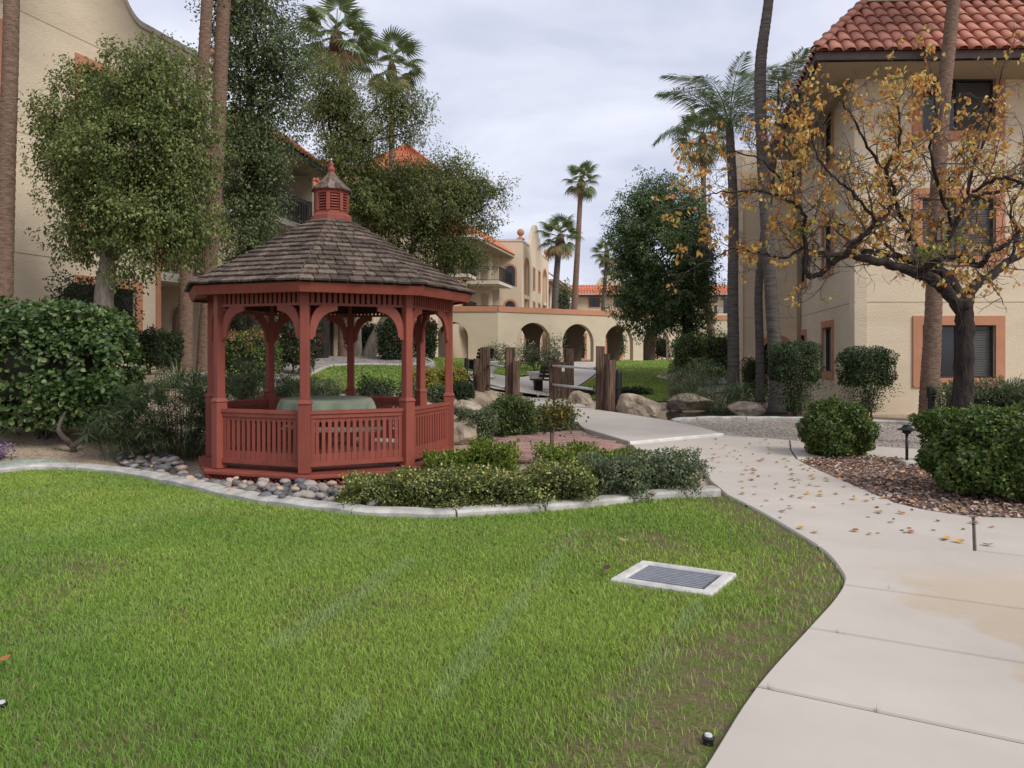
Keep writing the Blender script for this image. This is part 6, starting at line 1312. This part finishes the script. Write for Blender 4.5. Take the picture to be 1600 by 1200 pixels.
# back garden
BK = [((84, 200, 424, 500), 17.3, 'dark', 3200, .07, .045, None, 'dark rounded bush behind the left tree trunk'),
      ((213, 258, 514, 556), 18.5, 'dark', 2200, .07, .04, None, 'clipped dark bush at the foot of the left building trim'),
      ((248, 284, 518, 552), 19.2, 'dark', 1800, .07, .04, None, 'second small dark bush under the loggia'),
      ((344, 432, 514, 590), 17.5, 'round', 4200, .06, .04, (SG['coral'], 130, .05, .25), 'rounded bush topped with coral flowers behind the gazebo'),
      ((428, 498, 488, 568), 22.5, 'dark', 3600, .08, .05, (SG['red'], 150, .08, -.5), 'dark bougainvillea with crimson bracts behind the gazebo'),
      ((350, 425, 478, 525), 23.5, 'dark', 2200, .09, .05, None, 'dark hedge mass above the coral-flowered bush'),
      ((592, 645, 497, 562), 29, 'dark', 3200, .1, .06, None, 'tall dark column of hedge under the leaning tree'),
      ((646, 682, 500, 560), 31, 'dark', 2200, .1, .06, (SG['red'], 90, .08, -.3), 'dark column shrub with red flowers beside the left arch'),
      ((540, 600, 505, 556), 33, 'dark', 2400, .1, .06, None, 'dark rear hedge between the forked trunks'),
      ((442, 480, 592, 622), 17.2, 'dark', 1800, .06, .035, None, 'small dark bush beside the rear gazebo post'),
      ((478, 528, 596, 624), 16.9, 'grey', 2000, .06, .035, None, 'low grey bush behind the rear gazebo railing'),
      ((554, 618, 590, 622), 16.8, 'dark', 2600, .06, .035, None, 'rounded dark bush behind the gazebo table'),
      ((618, 662, 594, 624), 17.2, 'grey', 1800, .055, .03, None, 'grey bush by the right rear gazebo post'),
      ((640, 682, 577, 606), 20.5, 'yellow', 1800, .06, .04, None, 'bright yellow-green bush behind the gazebo posts'),
      ((684, 728, 574, 598), 22.5, 'yellow', 1800, .06, .04, None, 'second yellow-green bush beside the slim bollard'),
      ((1048, 1102, 524, 596), 31, 'round', 4200, .08, .05, None, 'clipped green hedge block at the grey gravel mound'),
      ((1090, 1150, 518, 590), 31.8, 'round', 4200, .08, .05, None, 'lighter clipped hedge behind the ringed palm trunk'),
      ((1160, 1198, 560, 616), 25.2, 'dark', 2600, .06, .04, None, 'dark shrub under the arched ground-floor window'),
      ((705, 738, 520, 556), 60, 'dark', 900, .14, .09, None, 'dark hedge seen through the left arch'),
      ((880, 915, 512, 556), 66, 'dark', 1100, .14, .09, None, 'dark shrub seen through the second wide arch'),
      ((948, 978, 514, 560), 68, 'round', 1100, .14, .09, None, 'green shrub seen through the third wide arch'),
      ((1022, 1048, 526, 562), 68, 'dark', 1000, .14, .09, None, 'dark shrub seen through the fourth wide arch'),
      ((870, 892, 440, 482), 70, 'grey', 1400, .2, .1, None, 'grey-green bush top showing above the arcade parapet')]
for i, ((a, b, c, d), Y, m, n, L, W, fl, lab) in enumerate(BK):
    s = Y / 1200; x0, x1 = (a - 800) * s, (b - 800) * s; z1 = CAMH - (c - 550) * s; zb = CAMH - (d - 550) * s; g = Hs((x0 + x1) / 2, Y); zb = min(zb, g + .1) if Y != 70 else 1.2
    shrub(lab, x0, x1, Y, z1, n, L, W, SG[m], 80 + i, z0=max(zb, g - .1), depth=min(x1 - x0, 2.2), lump=.2, sig=.15, fl=fl, name='bush', cat='bush', stems=3)
# roses by the arcade
for i, (px, yt, yb, Y) in enumerate(((772, 536, 562, 44), (822, 532, 566, 43), (838, 540, 566, 41), (862, 548, 568, 40), (795, 540, 564, 44.5), (1128 - 260, 520, 560, 46))):
    s = Y / 1200; x = (px - 800) * s; shrub(['rose bush beside the corner of the arcade', 'rose bush in front of the first wide arch', 'leggy rose bush under the first wide arch', 'small rose bush by the garden path', 'rose bush against the blank arcade wall', 'tall rose bush by the second pier'][i], x - .55, x + .55, Y, CAMH - (yt - 550) * s, 700, .1, .06, SG['grey'], 120 + i, lump=.5, sig=.4, core=0, name='rose_bush', fl=(SG['white'] if i % 2 else SG['coral'], 5, .1, 0), group='roses by the arcade', cat='rose')
# ---------------------------------------------------------------- papyrus and grasses
def papyrus(label, cx, cy, rx, ry, h, n, seed, m, rays=22, rl=.24, group='umbrella sedges', name='papyrus_clump', lean=.35):
    rg = np.random.default_rng(seed); g = Hs(cx, cy); o = empty(name, (cx, cy, g), label, 'grass plant', group); mb = MB(); VV = []; FF = []; b = 0
    for i in range(n):
        a = rg.uniform(0, 6.28); r = math.sqrt(rg.random()); p = np.array((cx + rx * r * math.cos(a) * .6, cy + ry * r * math.sin(a) * .6, 0)); p[2] = Hs(p[0], p[1]); hh = h * rg.uniform(.18, 1.05) * (1 - .25 * r)
        t = p + np.array((rx * .5 * r * math.cos(a) + rg.normal() * .06, ry * .5 * r * math.sin(a) + rg.normal() * .06, hh)); mid = (p + t) / 2 + np.array((0, 0, .04)); mb.tube([p, mid, t], [.004, .0035, .003], 3, False)
        k = rays; az = rg.uniform(0, 6.28) + np.arange(k) * 6.283 / k + rg.normal(size=k) * .1; el = rg.uniform(-.5, .6, k); D = np.stack([np.cos(az) * np.cos(el), np.sin(az) * np.cos(el), np.sin(el)], 1)
        V, F = leafV(np.repeat(t[None], k, 0), D, np.tile((0, 0, 1.), (k, 1)) + rg.normal(size=(k, 3)) * .2, rl * rg.uniform(.7, 1.15, k), .015, False, .1, .25); VV.append(V); FF.append(F + b); b += len(V)
    mb.build('stems', m, o); fast('umbels', np.concatenate(VV), np.concatenate(FF), m, o)['kind'] = 'stuff'
PG = leafmat('papyrus_leaf', [(0, (.022, .036, .014)), (.6, (.045, .065, .026)), (.95, (.085, .11, .05)), (1, (.16, .17, .09))], .25, k=2.1)
papyrus('umbrella sedge clump between the tall hedge and the gazebo', -5.05, 11.7, .9, .6, 1.35, 230, 1, PG)
papyrus('umbrella sedge clump touching the left rear of the gazebo', -4.55, 12.9, .8, .6, 1.45, 200, 2, PG)
papyrus('low umbrella sedge clump in front of the tall hedge end', -5.75, 11.4, .5, .4, .85, 80, 3, PG)
papyrus('umbrella sedge seen through the left gazebo openings', -4.0, 13.9, 1.0, .6, 1.25, 200, 4, PG)
papyrus('umbrella sedge behind the rear left gazebo railing', -3.35, 14.2, .6, .5, .95, 80, 14, PG)
papyrus('large papyrus clump hanging over the pond boulders', 5.55, 21.6, 1.15, .8, 1.55, 190, 5, PG, 14, .3)
papyrus('papyrus clump beside the thin dark palm trunk', 6.7, 22.3, .9, .7, 1.3, 130, 6, PG, 14, .28)
BG = leafmat('brown_grass', [(0, (.06, .048, .028)), (.6, (.12, .10, .06)), (1, (.24, .2, .13))], .25)
def tuft(label, cx, cy, h, n, seed, m, wd=.016, spread=.5, name='grass_tuft', cat='grass plant', group='ornamental tufts'):
    rg = np.random.default_rng(seed); g = Hs(cx, cy); o = empty(name, (cx, cy, g), label, cat, group); V = []; F = []
    for i in range(n):
        a = rg.uniform(0, 6.28); L = h * rg.uniform(.6, 1.2); out_ = spread * rg.uniform(.2, 1.1); p = np.array((cx + rg.normal() * .06, cy + rg.normal() * .06, g)); dv = np.array((math.cos(a), math.sin(a), 0)); sd = np.array((-dv[1], dv[0], 0)) * wd; b = len(V)
        for t in (0, .35, .7, 1): q = p + dv * out_ * t ** 1.5 + np.array((0, 0, L * (t - .38 * t * t * (out_ / spread)))); w_ = (1 - t * .93); V += [q - sd * w_, q + sd * w_]
        F += [(b + 2 * k, b + 2 * k + 1, b + 2 * k + 3, b + 2 * k + 2) for k in range(3)]
    mk('blades', V, F, m, o)['kind'] = 'stuff'
tuft('brown feathery grass beside the hedge block at the pond', 4.95, 23.2, 1.1, 240, 1, BG, .012, .6)
tuft('second brown grass tuft left of the papyrus', 5.6, 24.0, 1.3, 240, 2, BG, .012, .6)
YG = leafmat('yucca_leaf', [(0, (.05, .075, .03)), (.6, (.10, .13, .055)), (1, (.22, .24, .12))], .2)
for i, (px, py, Y, lab) in enumerate(((252, 556, 15.5, 'strappy light green yucca tuft on the gravel bank'), (278, 548, 16.6, 'strappy yucca tuft at the foot of the slim leaning palm'), (305, 560, 16.2, 'strappy yucca tuft left of the gazebo eave'))):
    tuft(lab, (px - 800) * Y / 1200, Y, .62, 60, 10 + i, YG, .02, .5, 'yucca', 'yucca', 'yuccas on the left bank')
# purple flowers at the far left edge
x, y = G(-4, 716); o = empty('purple_flower_plant', (x, y, 0), 'small clump of purple flowers at the end of the curb by the hedge', 'flowers'); rg = np.random.default_rng(9); pts = np.array((x, y, .14)) + rg.normal(size=(260, 3)) * (.1, .08, .07); V, F = leafV(pts, rd(rg, 260), rd(rg, 260), .04, .03); fast('flowers', V, F, SG['purple'], o)['kind'] = 'stuff'
pts = np.array((x, y, .08)) + rg.normal(size=(160, 3)) * (.1, .08, .05); V, F = leafV(pts, rd(rg, 160), rd(rg, 160), .05, .02); fast('foliage', V, F, SG['round'], o)['kind'] = 'stuff'
# dark ground cover flowers near bridge
for i, (px, py, lab) in enumerate(((905, 612, 'low dark ground cover by the far bridge posts'), (985, 608, 'low dark ground cover behind the pale cracked boulder'), (700, 596, 'low dark ground cover at the left lawn edge'))):
    x, y = G(px, py); y = min(y, 27); x = (px - 800) / 1200 * y; shrub(lab, x - .8, x + .8, y, Hs(x, y) + .28, 900, .08, .05, SG['dark'], 150 + i, depth=.7, lump=.3, sig=.3, core=.5, name='ground_cover', cat='plants')
# ================================================================ grass
def nz2(x, y, s, seed):
    r = np.random.default_rng(seed); v = 0
    for k in range(6):
        a = r.uniform(0, 6.28); f = s * r.uniform(.6, 1.9); v = v + np.sin((x * math.cos(a) + y * math.sin(a)) * f + r.uniform(0, 6.28))
    return v / 6
GRM = bpy.data.materials.new('grass_blade'); GRM.use_nodes = True; t_ = GRM.node_tree; N_ = t_.nodes; b_ = N_['Principled BSDF']; b_.inputs['Roughness'].default_value = .5; b_.inputs['Specular IOR Level'].default_value = .25
at_ = N_.new('ShaderNodeAttribute'); at_.attribute_name = 'tint'; t_.links.new(at_.outputs['Color'], b_.inputs['Base Color'])
tr_ = N_.new('ShaderNodeBsdfTranslucent'); t_.links.new(at_.outputs['Color'], tr_.inputs[0]); ms_ = N_.new('ShaderNodeMixShader'); ms_.inputs[0].default_value = .35
t_.links.new(b_.outputs[0], ms_.inputs[1]); t_.links.new(tr_.outputs[0], ms_.inputs[2]); t_.links.new(ms_.outputs[0], N_['Material Output'].inputs[0])
def grass(name, label, poly, bands, hgt, seed, avoid=None, dirt=None, vis=True, wmul=1.):
    rg = np.random.default_rng(seed); XS = []; YS = []
    A_ = np.array(poly)
    for y0, y1, dens in bands:
        xl, xr = A_[:, 0].min(), A_[:, 0].max()
        if vis: xl = max(xl, -.72 * y1 - .3); xr = min(xr, .72 * y1 + .3)
        n = int((xr - xl) * (y1 - y0) * dens); x = rg.uniform(xl, xr, n); y = rg.uniform(y0, y1, n); ok = inpoly(x, y, poly)
        if vis: ok &= np.abs(x) < .70 * y + .4
        if avoid: ok &= ~inpoly(x, y, avoid)
        x, y = x[ok], y[ok]
        if dirt is not None: k = rg.random(len(x)) > dirt(x, y); x, y = x[k], y[k]
        XS.append(x); YS.append(y)
    x = np.concatenate(XS); y = np.concatenate(YS); n = len(x); z = H(x, y)
    dist = np.hypot(x, y); w_ = .0019 * np.maximum(1, dist / 3.6) * rg.uniform(.7, 1.3, n) * wmul
    hn = nz2(x, y, 2.2, 5); h = hgt * rg.uniform(.55, 1.25, n) * (1 + .3 * hn)
    az = rg.uniform(0, 6.28, n) * .75 + 1.2 * nz2(x, y, 1.3, 8); ln = rg.uniform(.15, .95, n) * h
    dx_, dy_ = np.cos(az), np.sin(az); fa = rg.uniform(0, 6.28, n); sx, sy = np.cos(fa) * w_, np.sin(fa) * w_
    p0 = np.stack([x, y, z - .005], 1); S = np.stack([sx, sy, 0 * x], 1); m = p0 + np.stack([dx_ * ln * .35, dy_ * ln * .35, h * .62], 1); t = p0 + np.stack([dx_ * ln, dy_ * ln, h * (1 - .25 * (ln / h) ** 2)], 1)
    V = np.stack([p0 - S, p0 + S, m + S * .8, t, m - S * .8], 1).reshape(-1, 3); i = np.arange(n)[:, None] * 5
    F = np.concatenate([i + np.array([[0, 1, 2, 4]]), ], 0); 
    V4 = np.stack([p0 - S, p0 + S, t + S * .22, m - S * .2], 1)
    # two quads per blade: lower and upper (upper narrows to a thin tip)
    V = np.stack([p0 - S, p0 + S, m + S * .85, m - S * .85, t + S * .12, t - S * .12], 1).reshape(-1, 3); i = np.arange(n)[:, None] * 6
    F = np.concatenate([i + np.array([[0, 1, 2, 3]]), i + np.array([[3, 2, 4, 5]])], 0)
    o = fast(name, V, F, GRM); tag(o, label, 'grass', kind='stuff')
    pt = np.clip(.5 + .9 * nz2(x, y, 1.1, 11) + .5 * nz2(x, y, 4., 12), 0, 1)[:, None]; q = rg.random((n, 1))
    streak = np.clip(nz2(x * .86 - y * .5, y * 0, 4.2, 3) * 1.6 - .35, 0, 1)[:, None] * .5
    for (q0, q1, sw) in (((690, 1090), (905, 830), .10), ((960, 1130), (1090, 950), .09), ((430, 1010), (640, 880), .12), ((500, 1190), (560, 1110), .08)):
        a0, a1 = np.array(G(*q0)), np.array(G(*q1)); dl = dseg(x, y, np.array([a0, a1])); streak = np.maximum(streak, ((1 - sst(sw * .3, sw, dl + .05 * nz2(x, y, 9., 33))) * .6)[:, None])
    c = np.array((.19, .33, .056)) * (1 - pt) + np.array((.325, .44, .082)) * pt; c = c * (.65 + .7 * q); c = c * (1 - streak) + np.array((.33, .45, .17)) * streak
    dry = (rg.random((n, 1)) < .03 + (.22 * np.clip(dirt(x, y), 0, 1)[:, None] if dirt is not None else 0)); c = np.where(dry, np.array((.40, .32, .18)) * (.6 + .6 * q), c)
    col = np.concatenate([np.repeat(c, 6, 0), np.ones((n * 6, 1))], 1).astype(np.float32); ca = o.data.color_attributes.new('tint', 'FLOAT_COLOR', 'POINT'); ca.data.foreach_set('color', col.ravel())
    print(name, n); return o
wl = np.array(wedge); wl = wl[(wl[:, 1] > 1.5) & (wl[:, 1] < 8.2)]
def dirt(x, y):
    d = x * 0 + 9
    for a in wl[::2]: d = np.minimum(d, np.hypot(x - a[0], y - a[1]))
    v = (1 - sst(.08, .95, d)) * .95 + nz2(x, y, 3.2, 21) * .45
    gd = np.hypot((x - gp[0][0] - .25) * 1.0, (y - 6.3) * 1.2); v = v + .55 * (1 - sst(.3, 1.1, gd))
    lf = (1 - sst(-2.9, -1.4, x + .35 * (y - 4))) * .55 * (1 - sst(4.8, 6.8, y)); v = v + lf * (.7 + nz2(x, y, 5., 22))
    return np.clip(v * 1.15 - .08 + .3 * nz2(x, y, 7., 23), 0, .88)
av = [tuple(lerp2(s, t)) for s, t in ((-.01, -.01), (1.01, -.01), (1.01, 1.01), (-.01, 1.01))]
grass('lawn_grass', 'bright green mown grass covering the front lawn', lawn, [(2.2, 3.6, 14000), (3.6, 5., 12500), (5., 6.6, 9000), (6.6, 8.4, 6500), (8.4, 10.3, 4800)], .040, 1, av, dirt)
grass('back_lawn_grass', 'short green grass of the lawn behind the gazebo', L2, [(19, 26, 420), (26, 50, 150)], .06, 2, wmul=1.3)
grass('side_lawn_grass', 'short green grass of the lawn before the wide arches', L3, [(24, 34, 420), (34, 59, 120)], .06, 3, wmul=1.3)
grass('patch_lawn_grass', 'small strip of green grass beside the patio bench', [(.4, 26.6), (1.9, 26.2), (2.1, 28.6), (.2, 28.4)], [(26, 28.8, 500)], .06, 4, wmul=1.3)
# weeds in the walk joints
rg = np.random.default_rng(77)
for i, (px, py, lab) in enumerate(((1310, 998, 'thin weed growing in the second nearest walk joint'), (1200, 1088, 'small weed at the lawn end of the nearest walk joint'), (1368, 1124, 'taller weed in the middle of the nearest walk joint'), (1390, 928, 'weed sprouting in the joint by the walk bend'))):
    x, y = G(px, py); V = []; F = []
    for k in range(7):
        a = rg.uniform(0, 6.28); L = rg.uniform(.025, .06); b = len(V); q = np.array((x + rg.normal() * .006, y + rg.normal() * .006, .01)); d = np.array((math.cos(a) * .5, math.sin(a) * .5, 1)); s = np.array((-math.sin(a), math.cos(a), 0)) * .0016; V += [q - s, q + s, q + d * L]; F.append((b, b + 1, b + 2))
    tag(mk('weed', V, F, PG, None, (x, y, .01)), lab, 'weed', 'weeds in the walk joints')
# ================================================================ fallen leaves
LM = {'yellow': mat('fallen_yellow', (.62, .38, .09), (.5, .27, .06), .7, 30), 'orange': mat('fallen_orange', (.45, .17, .05), (.33, .11, .035), .7, 30), 'brown': mat('fallen_brown', (.10, .05, .035), (.06, .032, .025), .7, 30), 'tan': mat('fallen_tan', (.38, .26, .16), (.28, .18, .11), .75, 30)}
def leafproto(m, seed):
    rg = np.random.default_rng(seed); L = .085; W = .062; c = rg.uniform(.15, .5); V = []; F = []; K = 5
    for i in range(K + 1):
        t = i / K; w_ = W / 2 * math.sin(math.pi * (t * .92 + .06)) ** .7; z = .012 + c * L * (t - .5) ** 2 * 1.6
        V += [(L * (t - .5), -w_, z + c * w_ * .7), (L * (t - .5), 0, z), (L * (t - .5), w_, z + c * w_ * rg.uniform(.3, 1.))]
    for i in range(K): F += [(3 * i, 3 * i + 1, 3 * i + 4, 3 * i + 3), (3 * i + 1, 3 * i + 2, 3 * i + 5, 3 * i + 4)]
    me = bpy.data.meshes.new('leaf'); me.from_pydata(V, [], F); me.materials.append(m); return me
LP = {k: [leafproto(m, s) for s in range(3)] for k, m in LM.items()}
WALKP = [(2.5, 6.5), (2.5, 8.3), (2.6, 10.5), (2.2, 12.2), (2.6, 13.2), (3.7, 14.1), (4.6, 13.8), (5.1, 12.9), (4.2, 11.5), (4.05, 10.5), (3.98, 8.2), (4.1, 7.5), (5.4, 7.1), (6, 6.2), (4.6, 5.8), (3.6, 6.2)]
rs = random.Random(5); n = 0
lbl = {'yellow': 'fallen yellow leaf on the concrete walk', 'orange': 'fallen orange leaf on the concrete walk', 'brown': 'shrivelled dark brown leaf on the concrete walk', 'tan': 'dry tan leaf on the concrete walk'}
while n < 150:
    x = rs.uniform(2, 6); y = rs.uniform(5.9, 14)
    if not inpoly(np.array(x), np.array(y), WALKP): continue
    if rs.random() > (1 - min(1, abs(x - 3.7) / 2.2)) * (1 if y < 12 else .5): continue
    k = rs.choice(('yellow', 'yellow', 'tan', 'tan', 'orange', 'orange', 'brown', 'brown', 'brown')); s = rs.uniform(.55, 1.05) * (.6 if k == 'brown' else 1)
    o = bpy.data.objects.new('fallen_leaf', rs.choice(LP[k])); COL.objects.link(o); o.location = (x, y, .03); o.rotation_euler = (rs.gauss(0, .1), rs.gauss(0, .1), rs.uniform(0, 6.3)); o.scale = (s, s, s); tag(o, lbl[k], 'leaf', f'{k} leaves fallen on the walk'); n += 1
for px, py, lab in ((975, 856, 'single brown leaf lying on the lawn behind the drain grate'), (948, 902, 'dark curled leaf on the lawn beside the drain grate'), (3, 1052, 'reddish brown leaf on the worn grass'), (1020, 784, 'pale leaf resting on the curved curb')):
    x, y = G(px, py); o = bpy.data.objects.new('fallen_leaf', LP['brown' if 'dark' in lab else 'orange' if 'red' in lab else 'tan'][0]); COL.objects.link(o); o.location = (x, y, .045 if 'curb' not in lab else .07); o.rotation_euler = (.1, .1, rs.uniform(0, 6)); tag(o, lab, 'leaf')
# leaf litter on the bed
rg = np.random.default_rng(55); V = []; 
n = 9000; x = rg.uniform(3.9, 8.2, n); y = rg.uniform(6.9, 11.6, n); ok = inpoly(x, y, LEAFBED); x, y = x[ok], y[ok]; n = len(x)
C = np.stack([x, y, .02 + rg.uniform(0, .03, n)], 1); D = rd(rg, n) * np.array((1, 1, .25)); V, F = leafV(C, D, unit(rd(rg, n) * .5 + (0, 0, 1.)), rg.uniform(.03, .085, n), rg.uniform(.02, .055, n), True, .25, .2)
tag(fast('leaf_litter', V, F, leafmat('leaf_litter_leaf', [(0, (.07, .045, .035)), (.35, (.13, .085, .066)), (.65, (.21, .15, .118)), (.92, (.31, .235, .19)), (.97, (.38, .22, .07)), (1, (.34, .14, .06))], .1, .8, k=2.0)), 'dry brown leaf litter covering the bed under the clipped bushes', 'leaf litter', kind='stuff')
# loose gravel and chips along the beds (real relief close to the walk)
n = 14000; x = rg.uniform(4.2, 12, n); y = rg.uniform(9, 18, n); GB = [(4.6, 14.1), (5.2, 13.6), (6.6, 12.5), (7.7, 11.7), (12, 8.9), (12, 13), (10.4, 15.6), (8.9, 16.6), (6.7, 17.7), (4.95, 17.8), (4.0, 17.4)]; ok = inpoly(x, y, GB); x, y = x[ok], y[ok]; n = len(x)
C = np.stack([x, y, .012 + 0 * x], 1); s = rg.uniform(.012, .032, n)[:, None]; base = np.array([(1, 0, 0), (-.5, .8, 0), (-.5, -.8, 0), (0, 0, .7)]); A_ = rg.uniform(0, 6.28, n); ca_, sa_ = np.cos(A_), np.sin(A_)
Rm = np.stack([np.stack([ca_, -sa_, 0 * ca_], 1), np.stack([sa_, ca_, 0 * ca_], 1), np.tile((0, 0, 1.), (n, 1))], 1); V = (np.einsum('nij,kj->nki', Rm, base) * s[:, None] + C[:, None]).reshape(-1, 3); i = np.arange(n)[:, None] * 4
tag(fast('gravel_chips', V, np.concatenate([i + np.array([[0, 1, 3]]), i + np.array([[1, 2, 3]]), i + np.array([[2, 0, 3]])], 0), mat('chip', (.42, .36, .30), (.25, .21, .18), .9, 9, objrand=.4)), 'loose grey-beige gravel chips on the bed by the right building', 'gravel', kind='stuff')
